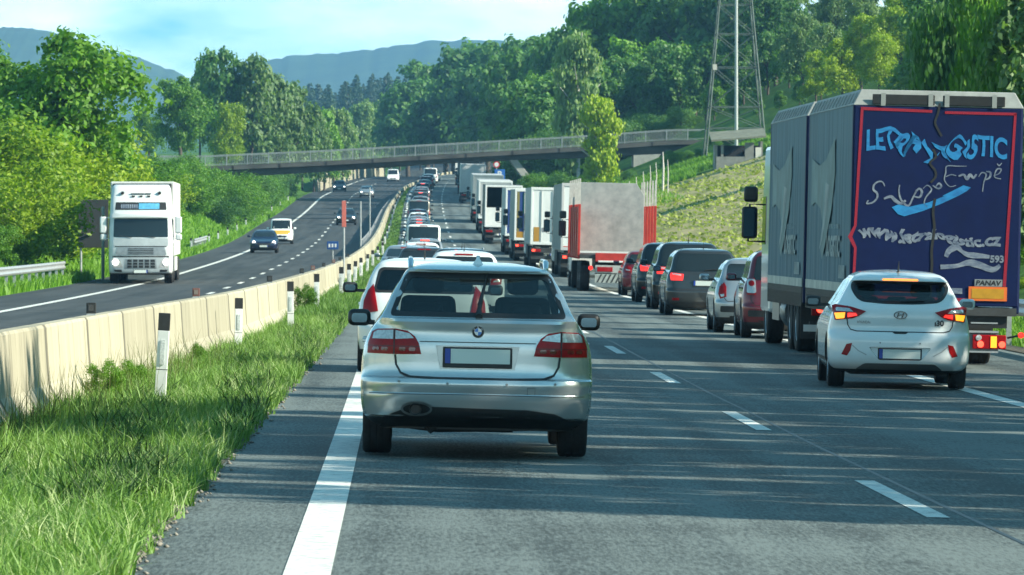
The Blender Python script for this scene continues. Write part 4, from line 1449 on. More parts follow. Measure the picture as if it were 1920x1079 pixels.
    mb = MB(); mb.tube([(0, .78, 1.455), (0, .66, 1.60)], [.014, .004], BLACK, 6); mb.lathe([(.03, 0), (.02, .02), (.001, .025)], BLACK, 'z', 10, (0, .78, 1.452)); mb.build("aerial", root, 0)
    for x in (-.36, .36): seat(root, x, 2.15, .5, .5, .62)
    for x in (-.36, 0, .36): seat(root, x, 1.15, .45, .40, .50)
    mb = MB(); mb.box((-.60, .35, .98), (.60, .95, 1.01), CABIN); mb.build("parcel_shelf", root, 0)
    mb = MB(); mb.box((-.66, 2.75, .85), (.66, 3.05, 1.02), CABIN); mb.build("dashboard", root, 0, bevel=.03)
    return root
i3 = hatch_right()
place(i3, 6.22, 72.65, -1.6)

# ------------------------------------------------------------------ other cars: one of each kind, then copies
def P_hatch(**k): return profiles(**k)
PW = paint("white", (.78, .81, .80), 0, .3, .06)
PS = paint("pale silver", (.42, .44, .45), .7, .34, .08)
PG = paint("graphite", (.045, .050, .052), .5, .30, .15)
PK = paint("near black", (.014, .017, .018), .2, .28, .2)
PR = paint("wine red", (.16, .012, .022), .3, .30, .12)
PB = paint("navy blue", (.012, .020, .055), .4, .28, .15)
PT = paint("tan grey", (.22, .21, .18), .5, .34, .1)

# white hatchback just ahead of the silver estate
pt_tail = [(.60, .78), (.70, .76), (.84, .86), (.835, .98), (.75, 1.10), (.66, 1.16), (.62, 1.0)]
whA, _ = generic_car("hatchback", "white hatchback with a tall red tail lamp, half hidden by the near silver estate", "car", None,
    profiles(4.03, 1.72, 1.50, .34, .98), PW, [(.60, .80), (.70, .78), (.80, .80), (.79, .93), (.735, 1.07), (.665, 1.15), (.635, 1.0)], (.70, 3.2), .31, .98, .34, hollow=True, dark_roof=True)
place(whA, .27, 75.4, .4)

# family hatch kind (copied)
hb, _ = generic_car("hatchback", "x", "car", None, profiles(4.15, 1.76, 1.47, .40, .95), PS, [(.56, .74), (.80, .76), (.815, .88), (.76, .98), (.60, .93)], (.72, 3.3), .31, .95, .40,
    clear=[(.62, .80), (.77, .82), (.77, .86), (.64, .84)], brake='off')
es, _ = generic_car("estate_car", "x", "car", None, profiles(4.6, 1.80, 1.49, .32, .95), PK, [(.50, .74), (.81, .76), (.815, .90), (.55, .88)], (.85, 3.55), .32, .95, .32, rails=True, brake='on')
sd, _ = generic_car("saloon_car", "x", "car", None, profiles(4.5, 1.78, 1.45, .55, .98, notch=.55), PG, [(.48, .76), (.80, .78), (.81, .90), (.52, .90)], (.95, 3.6), .32, .98, .55, brake='off')
mp, _ = generic_car("people_carrier", "x", "car", None, profiles(4.4, 1.83, 1.62, .30, 1.0, hood=.9), PG, [(.52, .84), (.80, .84), (.825, .96), (.80, 1.02), (.50, .99)], (.80, 3.5), .325, 1.0, .30, lit=True,
    clear=[(.56, .95), (.78, .98), (.77, 1.01), (.56, .985)], fog=True)
vn, _ = generic_car("panel_van", "x", "van", None, profiles(4.9, 1.95, 2.0, .16, 1.08, hood=.85, top=.7, van=True), PW, [(.80, .80), (.90, .80), (.885, 1.15), (.82, 1.15)], (.9, 3.9), .34, 1.08, .16, brake='off')

def use(src, label, X, Z, pm=None, old=None, yaw=0.0, opp=False, group=None, first=[set()], cat=None, name=None):
    sw = {old.name: pm} if pm and old and pm is not old else None
    if src.name not in first[0]:
        first[0].add(src.name)
        o = src
        if sw:
            for ch in [o] + list(o.children_recursive):
                for i, s in enumerate(ch.material_slots):
                    if s.material and s.material.name in sw:
                        nm = s.material.name; s.link = 'OBJECT'; s.material = sw[nm]
    else:
        o = copy_tree(src, None, None)
        for a, b in zip([src] + [None], [o]):
            pass
        def setm(q):
            for i, s in enumerate(q.material_slots):
                base = q.data.materials[i] if q.type == 'MESH' else None
                s.link = 'OBJECT'
                s.material = sw[base.name] if (sw and base and base.name in sw) else base
        for ch in o.children_recursive:
            if ch.type == 'MESH': setm(ch)
    tag(o, label, cat or o["category"])
    if group: o["group"] = group
    elif "group" in o: del o["group"]
    return place(o, X, Z, yaw, opp)

G1 = "cars queuing in the left lane"
use(hb, "white hatchback whose pale roof edge shows just over the near silver estate", 1.30, 124, PW, PS, group=G1)
use(es, "dark estate car with a red high brake strip, second ahead of the near silver estate", 1.52, 150, PK, PK, group=G1)
use(hb, "dark hatchback between the dark estate and the silver saloon in the left queue", .62, 172, PG, PS, group=G1)
use(sd, "silver saloon in the left queue, partly hidden behind the white hatchback", .12, 196, PS, PG, group=G1)
use(hb, "white hatchback right behind the white van in the left queue", .70, 222, PW, PS, group=G1)
use(es, "silver estate car with red brake strip close behind the white van", .95, 250, PS, PK, group=G1)
use(vn, "white van rising above the cars of the left queue", 1.05, 294, PW, PW, group=G1)
use(sd, "silver saloon first beyond the white van in the left queue", 1.0, 332, PS, PG, group=G1)
qn = [(vn, "tan grey van towering second beyond the white van in the left queue", PT, 1.25, 470)]
use(vn, "tan grey van towering beyond the white van in the left queue", 1.30, 462, PT, PW, group=G1, cat="van")
use(hb, "graphite hatchback third beyond the white van in the left queue", 1.05, 366, PG, PS, group=G1)
use(es, "silver estate car fourth behind the tan grey van in the left queue", 1.15, 402, PS, PK, group=G1)
use(hb, "pale hatchback second behind the tan grey van in the left queue", 1.2, 434, PW, PS, group=G1)
use(sd, "dark saloon squeezed first between the white van's silver follower and the next pale car", .95, 349, PK, PG, group=G1)
use(es, "dark estate car halfway between the white van and the tan grey van", 1.10, 384, PG, PK, group=G1)
use(sd, "silver saloon two cars short of the tan grey van", 1.15, 418, PS, PG, group=G1)
use(hb, "navy hatchback tight against the back of the tan grey van", 1.22, 449, PB, PS, group=G1)
far = [(sd, PK, "near black saloon first beyond the tan grey van in the left queue", 492), (hb, PS, "silver hatchback second beyond the tan grey van", 520), (es, PG, "graphite estate car just before the footbridge in the left queue", 545), (hb, PG, "graphite hatchback beneath the bridge in the left queue", 572),
       (sd, PS, "silver saloon just beyond the bridge in the left queue", 602), (es, PK, "black estate car second beyond the bridge", 632), (sd, PG, "graphite saloon third beyond the bridge", 662), (hb, PR, "wine red hatchback on the far bend of the left queue", 694), (hb, PW, "white hatchback on the far bend, after the wine red one", 724), (vn, PW, "small white van on the far bend near the crest", 756), (es, PW, "white estate car near the crest of the road", 790)]
for src, pm, lab, Z in far:
    old = {hb.name: PS, es.name: PK, sd.name: PG, vn.name: PW}[src.name]
    use(src, lab, float(cr(Z)) + 1.35, Z, pm, old, yaw=-math.degrees(math.atan((float(cr(Z+5)) - float(cr(Z)))/5)), group=G1)

# right-hand row, between the near lorry and the red stake lorry
G2 = "cars beside the lorries on the right"
suv, cc = generic_car("off_road_car", "dark red off-roader with big clear tail lamps, tucked against the grey curtain lorry", "car", G2, profiles(3.95, 1.72, 1.66, .22, 1.02), PR,
    [(.62, .80), (.78, .80), (.775, 1.12), (.64, 1.12)], (.72, 3.15), .34, 1.02, .22, bumper_black=True)
for sx in (-1, 1):
    mb = MB(); patch(mb, cc, 'r', [(sx*a, b) for a, b in rp([(.61, .84), (.785, .84), (.775, 1.10), (.63, 1.10)], .04)], CLEAR, .024, .02)
    tl = mb.build("clear_lens", [q for q in suv.children if q.name.startswith("tail_light")][0 if sx < 0 else 1], 40)
    mb = MB(); patch(mb, cc, 'r', [(sx*(.70+.055*math.cos(2*math.pi*i/16)), 1.02+.055*math.sin(2*math.pi*i/16)) for i in range(16)], RED, .030, .012); mb.build("round_lens", tl, 40)
place(suv, 7.15, 107.5, -.5)
pg, _ = generic_car("hatchback", "small silver hatchback with a slanted red tail lamp beside the dark red off-roader", "car", G2, profiles(4.03, 1.75, 1.48, .46, .96), PS,
    [(.66, .70), (.775, .66), (.815, .76), (.79, .90), (.70, .985), (.66, .90)], (.68, 3.2), .31, .96, .46, bumper_black=True, clear=[(.70, .715), (.76, .70), (.78, .745), (.70, .76)], plate_z=.46)
place(pg, 6.98, 113.5, -.3)
use(mp, "graphite people carrier with lit red lamps and a silvery roof", 7.22, 139, PG, PG, group=G2)
use(mp, "tall dark people carrier showing above the graphite people carrier", 7.45, 151, PK, PG, group=G2).scale = (1.05, 1.05, 1.10)
use(mp, "dark green-black people carrier with upright red lamp, third from the red lorry", 7.70, 168, PK, PG, group=G2).scale = (1.02, 1.02, 1.08)
rc = use(hb, "small red hatchback right behind the red lorry", 7.95, 187, PR, PS, group=G2)

# oncoming carriageway
G3 = "oncoming cars"
use(hb, "navy blue oncoming car with headlights on, next to the small yellow-white van", -8.75, 372, PB, PS, opp=True, group=G3)
use(es, "dark oncoming car with headlights behind the striped marker pole", px(650, 520), 520, PK, PK, opp=True, group=G3)
use(sd, "grey oncoming saloon with bright headlights nearest to the median far up the curve", px(688, 727), 727, PS, PG, opp=True, group=G3)
use(mp, "dark oncoming car on the outer lane beside the concrete wall", px(637, 800), 800, PK, PG, opp=True, group=G3)
use(vn, "white oncoming van just emerging below the bridge deck", px(737, 930), 930, PW, PW, opp=True, group=G3, cat="van")
use(hb, "white oncoming hatchback behind the white van near the crest", px(740, 985), 985, PW, PS, opp=True, group=G3)
# little white and yellow delivery van
kv, kc = generic_car("delivery_van", "small white delivery van with a yellow bonnet, oncoming behind the navy blue car", "van", G3, profiles(4.0, 1.72, 1.84, .10, 1.02, hood=.95, top=.6, van=True), PW, [(.74, .8), (.82, .8), (.80, 1.2), (.75, 1.2)], (.7, 3.3), .31, 1.02, .10)
mb = MB(); YEL = paint("post yellow", (.70, .42, .03), 0, .35, .05)
patch(mb, kc, 'f', rp([(-.70, .70), (.70, .70), (.66, .98), (-.66, .98)], .08), YEL, .010, .03); mb.build("bonnet", kv, 40)
place(kv, -8.75, 424, 0, True)

# ------------------------------------------------------------------ lorries
def tarp(name, col, var=.2, rough=.6):
    return mat("tarpaulin " + name, col, rough, var=var, scale=1.3, bump=.25, bscale=3.0, stretch=(1, 1.2, .35))
CHASSIS = mat("lorry chassis", (.035, .04, .042), .7, var=.5, scale=3)
CABW = paint("cab white", (.74, .76, .74), 0, .35, .06)

def truck_wheel(root, x, y, r=.5, w=.30, dual=True):
    a, b = tyre_mesh(r, w)
    t = link(bpy.data.objects.new("wheel", a), root); t.location = (x, y, r)
    link(bpy.data.objects.new("rim", b), t)
    return t

def cab(root, y0, W=2.45, col=CABW, z0=.55, z1=3.65, length=2.2, mirrors=True):
    """tractor cab seen mostly from behind and the side; y0 is its back"""
    mb = MB()
    h = W/2
    mb.prism([(y0, z0), (y0+length, z0), (y0+length+.02, 1.6), (y0+length-.10, 2.75), (y0+length-.45, z1), (y0, z1)], col, 'x', -h, h)
    c_ = mb.build("cab", root, 0, bevel=.08)
    mb = MB()
    for s in (-1, 1):
        mb.prism([(y0+length-.95, 1.75), (y0+length-.12, 1.75), (y0+length-.26, 2.6), (y0+length-.95, 2.6)], DGLASS, 'x', s*h, s*(h+.012))
    mb.build("side_window", c_, 0)
    mb = MB(); mb.prism([(-h*.9, 1.8), (h*.9, 1.8), (h*.86, 2.68), (-h*.86, 2.68)], DGLASS, 'y', y0+length-.10, y0+length+.06); mb.build("windscreen", c_, 0)
    if mirrors:
        for s in (-1, 1):
            mb = MB()
            xa, xb = sorted((s*(h+.10), s*(h+.38)))
            mb.box((xa, y0+length-.25, 1.85), (xb, y0+length-.12, 2.42), BLACK)
            o = mb.build("mirror", root, 40, bevel=.05)
            mb = MB(); mb.box((xa+.03, y0+length-.258, 1.89), (xb-.03, y0+length-.249, 2.38), mat("mirror glass", (.10, .16, .20), .05, .9)); mb.build("mirror_glass", o, 0)
            mb = MB(); mb.box((xa+.03, y0+length-.24, 2.50), (xb+.0, y0+length-.12, 2.78), BLACK); mb.build("wide_mirror", o, 40, bevel=.05)
            mb = MB(); mb.tube([(s*(h-.02), y0+length-.18, 2.46), (s*(h+.24), y0+length-.18, 2.46), (s*(h+.26), y0+length-.18, 1.80), (s*(h-.02), y0+length-.18, 1.80)], .022, BLACK, 6); mb.build("mirror_arm", o, 40)
    return c_

def lorry(label, X, Z, side, rear, frame=None, L=13.4, zb=1.15, zt=3.95, W=2.5, cabc=CABW, yaw=0.0, doors=True, group="lorries queuing in the right lane", marks=None, header=True, open_back=None, axles=3, sill=None, far=False):
    root = thing("lorry", label, "lorry", (0, 0, 0), group)
    h = W/2
    frame = frame or rear
    mb = MB()
    # cargo box: thin shell open at the back when asked, else closed
    mb.box((-h, .06, zb), (-h+.04, L, zt), side); mb.box((h-.04, .06, zb), (h, L, zt), side)
    mb.box((-h+.04, .06, zt-.05), (h-.04, L, zt), side); mb.box((-h+.04, L-.05, zb), (h-.04, L, zt-.05), side)
    mb.box((-h+.04, .06, zb), (h-.04, L-.05, zb+.1), CHASSIS)
    mb.build("cargo_box", root, 0)
    mb = MB()
    mb.box((-h-.005, 0, zb-.02), (-h+.10, .10, zt+.02), frame); mb.box((h-.10, 0, zb-.02), (h+.005, .10, zt+.02), frame)
    mb.box((-h+.10, 0, zt-.12), (h-.10, .10, zt+.02), frame); mb.box((-h+.10, 0, zb-.02), (h-.10, .10, zb+.12), frame)
    mb.build("rear_frame", root, 0, bevel=.012)
    if not open_back:
        for s in (-1, 1):
            mb = MB(); a, b = sorted((s*.008, s*(h-.103)))
            mb.box((a, .025, zb+.123), (b, .07, zt-.123), rear)
            d = mb.build("rear_door", root, 0, bevel=.006)
            if doors and not far:
                mb = MB()
                for q in (.16, .72): mb.tube([(s*q, .0, zb+.14), (s*q, .0, zt-.14)], .018, STEEL, 6)
                mb.build("lock_rod", d, 40)
    else:
        mb = MB(); mb.box((-h+.1, .30, zb+.12), (h-.1, .36, zb+1.3), open_back); mb.build("load", root, 0)
    if marks: marks(root, h, zb, zt)
    mb = MB()
    mb.box((-.45, .3, .75), (-.30, L-1, zb-.02), CHASSIS); mb.box((.30, .3, .75), (.45, L-1, zb-.02), CHASSIS)
    mb.box((-h+.05, .12, .42), (h-.05, .24, .58), CHASSIS)
    for s in (-1, 1): mb.box((s*.62-.05, .14, .5), (s*.62+.05, .22, zb-.02), CHASSIS)
    mb.box((-h+.15, .5, zb-.12), (h-.15, .62, zb-.025), CHASSIS)
    mb.build("chassis", root, 0)
    mb = MB(); mb.box((-h+.02, .06, .74), (h-.02, .11, .98), sill or CHASSIS); mb.build("light_bar", root, 0, bevel=.008)
    for s in (-1, 1):
        a, b = sorted((s*.72, s*(h-.08)))
        mb = MB(); mb.box((a, .035, .78), (b, .058, .92), RED); lt = mb.build("tail_light", root, 0, bevel=.008)
        mb = MB(); a2, b2 = sorted((s*1.0, s*(h-.10))); mb.box((a2, .026, .80), (b2, .034, .90), BRAKE if s < 0 and not far else RED); mb.build("lit_lens", lt, 0)
        a, b = sorted((s*(h-.62), s*(h-.05)))
        mb = MB(); mb.box((a, 1.0, .22), (b, 1.02, .75), BLACK); mb.build("mudflap", root, 0)
    number_plate(root, 0, .05, .66)
    ys = [1.9 + 1.31*i for i in range(axles)] if not far else [1.9, 3.2]
    for y in ys:
        for s in (-1, 1): truck_wheel(root, s*(h-.20), y)
    for s in (-1, 1):
        mb = MB(); mb.box((s*(h-.03)-.02, 6.2, .45), (s*(h-.03)+.02, L-3.6, zb-.05), CHASSIS); mb.build("side_guard", root, 0)
    cab(root, L + .35, col=cabc)
    for s in (-1, 1):
        truck_wheel(root, s*(h-.18), L+1.5); truck_wheel(root, s*(h-.20), L-2.2)
    return place(root, X, Z, yaw)

TW = tarp("white", (.72, .74, .73), .08); TG = tarp("grey", (.22, .26, .27), .2); TLG = tarp("light grey", (.42, .44, .44), .15)
TB = tarp("blue", (.015, .05, .20), .25); TGR = tarp("green", (.02, .16, .11), .2); TY = tarp("mustard", (.20, .17, .05), .2); TDK = tarp("dark", (.05, .06, .06), .3)
YM = mat("yellow marker board", (.42, .22, .03), .4, var=.1)
REDF = mat("lorry red", (.42, .030, .022), .45, var=.25, scale=3)

def marks_word(word):
    def f(root, h, zb, zt):
        t, wd = text_mb(word, .34, BLACK, bold=.006)
        t.v = [(z*1.0, 0, x) for x, _, z in t.v]       # reads upwards
        put(t, (-.42, .022, zb+1.75)); t.v = [(-a-.84+.0, b, c) for a, b, c in t.v]; t.build("lettering", root, 0)
        mb = MB(); mb.box((-.86, .012, zb+.16), (-.60, .024, zb+.95), YM); mb.build("marker_board", root, 0)
        mb = MB(); mb.box((-h+.11, .012, zb+.125), (h-.11, .022, zb+.16), REDF); mb.build("red_strip", root, 0)
    return f
def marks_plain(root, h, zb, zt):
    mb = MB(); mb.box((-h+.16, .012, zb+.14), (-h+.44, .024, zb+.85), YM); mb.build("marker_board", root, 0)
    mb = MB(); mb.lathe([(.001, -.004), (.12, -.004), (.12, .01)], mat("grey disc", (.2, .22, .25), .5), 'y', 20, (-h+.64, .018, zb+.72)); mb.build("speed_disc", root, 0)
    mb = MB(); mb.box((h-.85, .018, zt-.42), (h-.30, .0235, zt-.33), TG); mb.build("lettering", root, 0)
def marks_stripe(root, h, zb, zt):
    mb = MB(); mb.box((-h+.12, .012, zb+.13), (-h+.26, .024, zt-.13), TY); mb.build("yellow_stripe", root, 0)
    mb = MB(); mb.box((-h+.45, .012, zt-1.3), (h-.14, .024, zt-.2), TGR); mb.build("green_field", root, 0)
    mb = MB(); mb.box((-h+.12, .008, zb+.10), (-h+.5, .022, zb+.45), YM); mb.build("marker_board", root, 0)

lorry("white-doored lorry with upright black lettering, next beyond the red stake lorry", px(1050, 245) + 1.25, 245, TG, TW, REDF and mat("pale frame", (.5, .5, .5), .5), marks=marks_word("SAMRO"))
lorry("plain white box lorry with yellow marker board, second beyond the red stake lorry", px(993, 287) + 1.25, 287, TLG, TW, TW, marks=marks_plain)
lorry("lorry with mustard upright stripe and blue-green rear doors, third beyond the red lorry", px(963, 316) + 1.25, 316, TG, TB, TW, marks=marks_stripe, zt=3.9)
lorry("low grey lorry with pale roof edge, tucked beside the blue-green one", px(946, 343) + 1.25, 343, TLG, TB, TW, far=True)
lorry("open-backed dark lorry with a white roof frame, before the bridge", px(908, 392) + 1.25, 392, TDK, TDK, TW, open_back=TW, far=True)
lorry("white-framed grey lorry second before the bridge, ahead of the open-backed dark lorry", px(896, 433) + 1.25, 433, TLG, TLG, TW, far=True)
lorry("grey tarpaulin lorry just before the bridge", px(885, 475) + 1.25, 475, TLG, TG, TG, far=True)
lorry("pale grey lorry queuing just beyond the bridge", px(862, 585) + 1.3, 585, TLG, TLG, TLG, far=True)
lorry("dark topped lorry on the far bend beyond the bridge", px(856, 655) + 1.3, 655, TG, TDK, TG, far=True, yaw=-.8)
lorry("white lorry at the far end of the lorry queue", px(852, 735) + 1.3, 735, TW, TW, TW, far=True, yaw=-1.0)

# red lorry with stakes and a grey headboard
def stake_lorry():
    root = thing("stake_lorry", "red flatbed lorry with red and white stakes and a tall grey headboard", "lorry")
    h = 1.28; L = 13.0
    GB = mat("grey weathered board", (.22, .25, .245), .85, var=.35, scale=2.2, col2=(.40, .42, .41), bump=.3)
    mb = MB(); mb.prism([(-h+.10, 1.36), (h-.10, 1.36), (h-.10, 3.35), (h-.38, 3.78), (-h+.10, 3.78)], GB, 'y', 6.80, 6.92); mb.build("headboard", root, 0, bevel=.01)
    mb = MB(); mb.box((-h+.02, .1, 1.12), (h-.02, L, 1.26), CHASSIS); mb.build("bed", root, 0)
    mb = MB(); mb.box((-h+.55, .02, 1.02), (h-.02, .10, 1.32), REDF); mb.box((-h+.65, -.01, 1.00), (h, .02, 1.06), WHITEP); mb.build("rear_beam", root, 0, bevel=.01)
    for s in (-1, 1):
        for k in range(6):
            y = .25 + k*2.3
            mb = MB(); x = s*(h+.02)
            mb.box((x-.045, y, 1.1), (x+.045, y+.12, 2.98), REDF); st = mb.build("stake", root, 0, bevel=.012)
            mb = MB(); mb.hexa([(x-.04, y+.03, 2.98), (x+.04, y+.03, 2.98), (x+.04, y+.11, 2.98), (x-.04, y+.11, 2.98), (x-.025, y+.05, 3.86), (x+.025, y+.05, 3.86), (x+.025, y+.09, 3.86), (x-.025, y+.09, 3.86)], mat("bare pale stake", (.50, .47, .43), .6, var=.2)); mb.build("stake_top", st, 0)
        mb = MB()
        mb.box((s*h-.02, .3, 1.16), (s*h+.02, 9.9, 2.9), REDF) if s < 0 else None
        if s < 0: mb.build("side_panel", root, 0)
    mb = MB()
    mb.box((-.45, .3, .7), (-.30, L-1, 1.12), CHASSIS); mb.box((.30, .3, .7), (.45, L-1, 1.12), CHASSIS); mb.box((-h+.75, .3, .95), (h-.1, .5, 1.1), CHASSIS)
    mb.lathe([(.001, -.35), (.28, -.35), (.28, .35), (.001, .35)], CHASSIS, 'x', 16, (-.35, 1.0, .8))
    mb.build("chassis", root, 0)
    HZ = mat("hazard board", (.32, .35, .33), .5, var=.3, scale=8)
    mb = MB(); mb.box((-h+.55, .05, .30), (h-.3, .10, .60), HZ); o = mb.build("underrun_bar", root, 0)
    mb = MB()
    for k in range(6):
        x = -h+.60 + k*.16
        mb.add([(x, .046, .31), (x+.06, .046, .31), (x+.20, .046, .59), (x+.14, .046, .59)], [(0, 1, 2, 3)], CHASSIS)
    mb.build("hazard_pattern", o, 0)
    mb = MB(); mb.box((-h+.55, .03, .63), (h-.3, .12, .90), mat("pale grey metal", (.36, .38, .37), .5, var=.2)); lb = mb.build("light_bar", root, 0, bevel=.01)
    mb = MB(); mb.box((-h+.62, .005, .68), (-h+1.15, .029, .84), RED); mb.build("tail_light", root, 0, bevel=.01)
    mb = MB(); mb.lathe([(.001, .0), (.07, .0), (.08, .03)], REDON, 'y', 14, (-h+.40, .1, .80)); mb.build("side_lamp", root, 0)
    mb = MB(); mb.box((-h+1.35, .06, .95), (-h+1.95, .085, 1.2), YM); mb.build("marker_board", root, 0)
    for y in (1.1, 2.4, 3.7):
        for s in (-1, 1): truck_wheel(root, s*(h-.22), y, .52, .34)
    cab(root, L+.3, z1=3.4)
    for s in (-1, 1): truck_wheel(root, s*(h-.2), L+1.4); truck_wheel(root, s*(h-.2), L-2.3)
    return place(root, px(1155, 199) , 199, 0)
stake_lorry()

# ------------------------------------------------------------------ the blue drawbar lorry near on the right: motor lorry and trailer are two things
NAVY = mat("tarpaulin deep blue", (.0010, .0085, .058), .55, spec=.25, var=.18, scale=2.0, bump=.2, bscale=2.5)
CURT = mat("tarpaulin dusty curtain", (.065, .135, .175), .65, var=.22, scale=1.2, bump=.5, bscale=2.2, stretch=(1, 2.2, .2))
RIM = mat("pale roof edge", (.25, .27, .26), .6, var=.25, scale=3)
REDT = mat("red reflective tape", (.30, .012, .03), .4, var=.35, scale=55)
CYAN = mat("light blue lettering", (.012, .13, .34), .5, scale=4.5, col2=(.02, .27, .58), stretch=(1, 1, 2.5))
GREYL = mat("grey white lettering", (.05, .08, .15), .5, scale=7, col2=(.27, .31, .36), stretch=(1, 1, 2))
def blue_box(root, L, first):
    h, zb, zt = 1.245, .92, 4.08
    mb = MB()
    mb.box((-h+.02, .03, zb), (h-.02, L-.03, zt-.25), NAVY); mb.build("cargo_box", root, 0)
    mb = MB()
    # curtain: soft vertical waves between the pillars
    n = 90
    vs, fs = [], []
    for i in range(n+1):
        y = .10 + (L-.2)*i/n
        d = .012*math.sin(i*1.7) + .010*math.sin(i*.63)
        for z in (zb+.16, 1.3, 2.0, 2.8, 3.4, zt-.22):
            k = 1.0 if z < 3.3 else .4
            vs.append((-h-.012 - d*k, y, z))
    for i in range(n):
        for j in range(5): fs.append((i*6+j, i*6+j+1, (i+1)*6+j+1, (i+1)*6+j))
    mb.add(vs, fs, CURT); 
    cu = mb.build("side_curtain", root, 60, fix=False)
    mb = MB()
    for i in range(n//2):        # strap hems along the bottom
        y = .13 + (L-.26)*i/(n//2)
        mb.box((-h-.035, y, zb-.16), (-h-.008, y+.055, zb+.16), BLACK)
        mb.box((-h-.030, y+.055, zb+.06), (-h-.012, y+(L-.26)/(n//2), zb+.16), CHASSIS)
    mb.build("strap_hem", cu, 0)
    mb = MB(); mb.box((-h-.034, .12, zb+.165), (-h-.028, L-.12, zb+.30), mat("pale stripe", (.45, .44, .38), .6, var=.3, scale=3)); mb.build("pale_stripe", cu, 0)
    mb = MB(); mb.box((h-.01, .10, zb), (h+.012, L-.1, zt-.22), CURT); mb.build("side_curtain", root, 0)
    for y in (0.0, L-.12):
        mb = MB(); mb.box((-h-.02, y, zb-.10), (-h+.07, y+.12, zt-.2), NAVY); mb.box((h-.07, y, zb-.10), (h+.02, y+.12, zt-.2), NAVY); mb.build("corner_pillar", root, 0, bevel=.015)
    # roof: pale chamfered rim and header
    mb = MB()
    mb.hexa([(-h-.03, -.01, zt-.22), (h+.03, -.01, zt-.22), (h+.03, L+.01, zt-.22), (-h-.03, L+.01, zt-.22), (-h+.10, .10, zt+.02), (h-.10, .10, zt+.02), (h-.10, L-.10, zt+.02), (-h+.10, L-.10, zt+.02)], RIM)
    ro = mb.build("roof", root, 0, bevel=.015)
    for i in range(int(L/.56)):
        y = .15 + i*.56
        mb = MB(); mb.hexa([(-h-.036, y, zt-.19), (-h-.02, y, zt-.19), (-h-.02, y+.05, zt-.19), (-h-.036, y+.05, zt-.19), (-h+.04, y, zt-.03), (-h+.06, y, zt-.03), (-h+.06, y+.05, zt-.03), (-h+.04, y+.05, zt-.03)], mat("roof clips", (.26, .28, .27), .6))
        mb.build("roof_clip", ro, 0)
    # side pictures: a pale soaring figure, word block and lines
    TEAL = mat("faded teal print", (.115, .190, .195), .6, var=.35, scale=1.2)
    FADE = mat("faded white print", (.24, .29, .295), .6, var=.45, scale=2.0)
    def sidep(pts, m, d=.036):
        mb = MB(); mb.add([(-h-d, (1-u)*L, z) for u, z in pts], [tuple(range(len(pts)))], m); return mb
    sidep([(.12, 3.15), (.30, 3.02), (.45, 3.10), (.64, 3.42), (.66, 2.9), (.60, 2.35), (.46, 1.75), (.40, 1.55), (.36, 1.70), (.40, 2.10), (.34, 2.35), (.22, 2.45), (.12, 2.4)], TEAL).build("side_print", cu, 0, fix=False)
    sidep([(.46, 2.75), (.54, 2.7), (.50, 2.35), (.40, 1.85), (.34, 1.70), (.42, 2.2)], FADE, .04).build("side_print", cu, 0, fix=False)
    t, wd = text_mb("LOGISTIC", .42, FADE, fit=2.3, bold=.018)
    mb = MB(); mb.add([(-h-.04, L*.50 - x*L/7.7, 1.62+z) for x, _, z in t.v], t.f, FADE); mb.build("side_lettering", cu, 0, fix=False)
    mb = MB()
    for k in range(7): mb.box((-h-.042, L*.46-k*.28, 2.03), (-h-.036, L*.46-k*.28+.05, 2.10), FADE)
    for z, n_ in ((1.28, 6), (1.02+.24, 0), ):
        for k in range(n_): mb.box((-h-.042, L*.20-k*.17, z), (-h-.036, L*.20-k*.17+.11, z+.20), FADE)
    for k in range(6): mb.box((-h-.042, L*.21-k*.17, 1.00+.26*0+.02), (-h-.036, L*.21-k*.17+.11, 1.00+.17), FADE) if False else None
    mb.build("side_lettering", cu, 0)
    # running gear
    mb = MB()
    mb.box((-.45, .3, .62), (-.30, L-.1, zb), CHASSIS); mb.box((.30, .3, .62), (.45, L-.1, zb), CHASSIS)
    mb.box((-h+.10, .20, zb-.10), (h-.10, .34, zb-.012), CHASSIS)
    mb.build("chassis", root, 0)
    return h, zb, zt

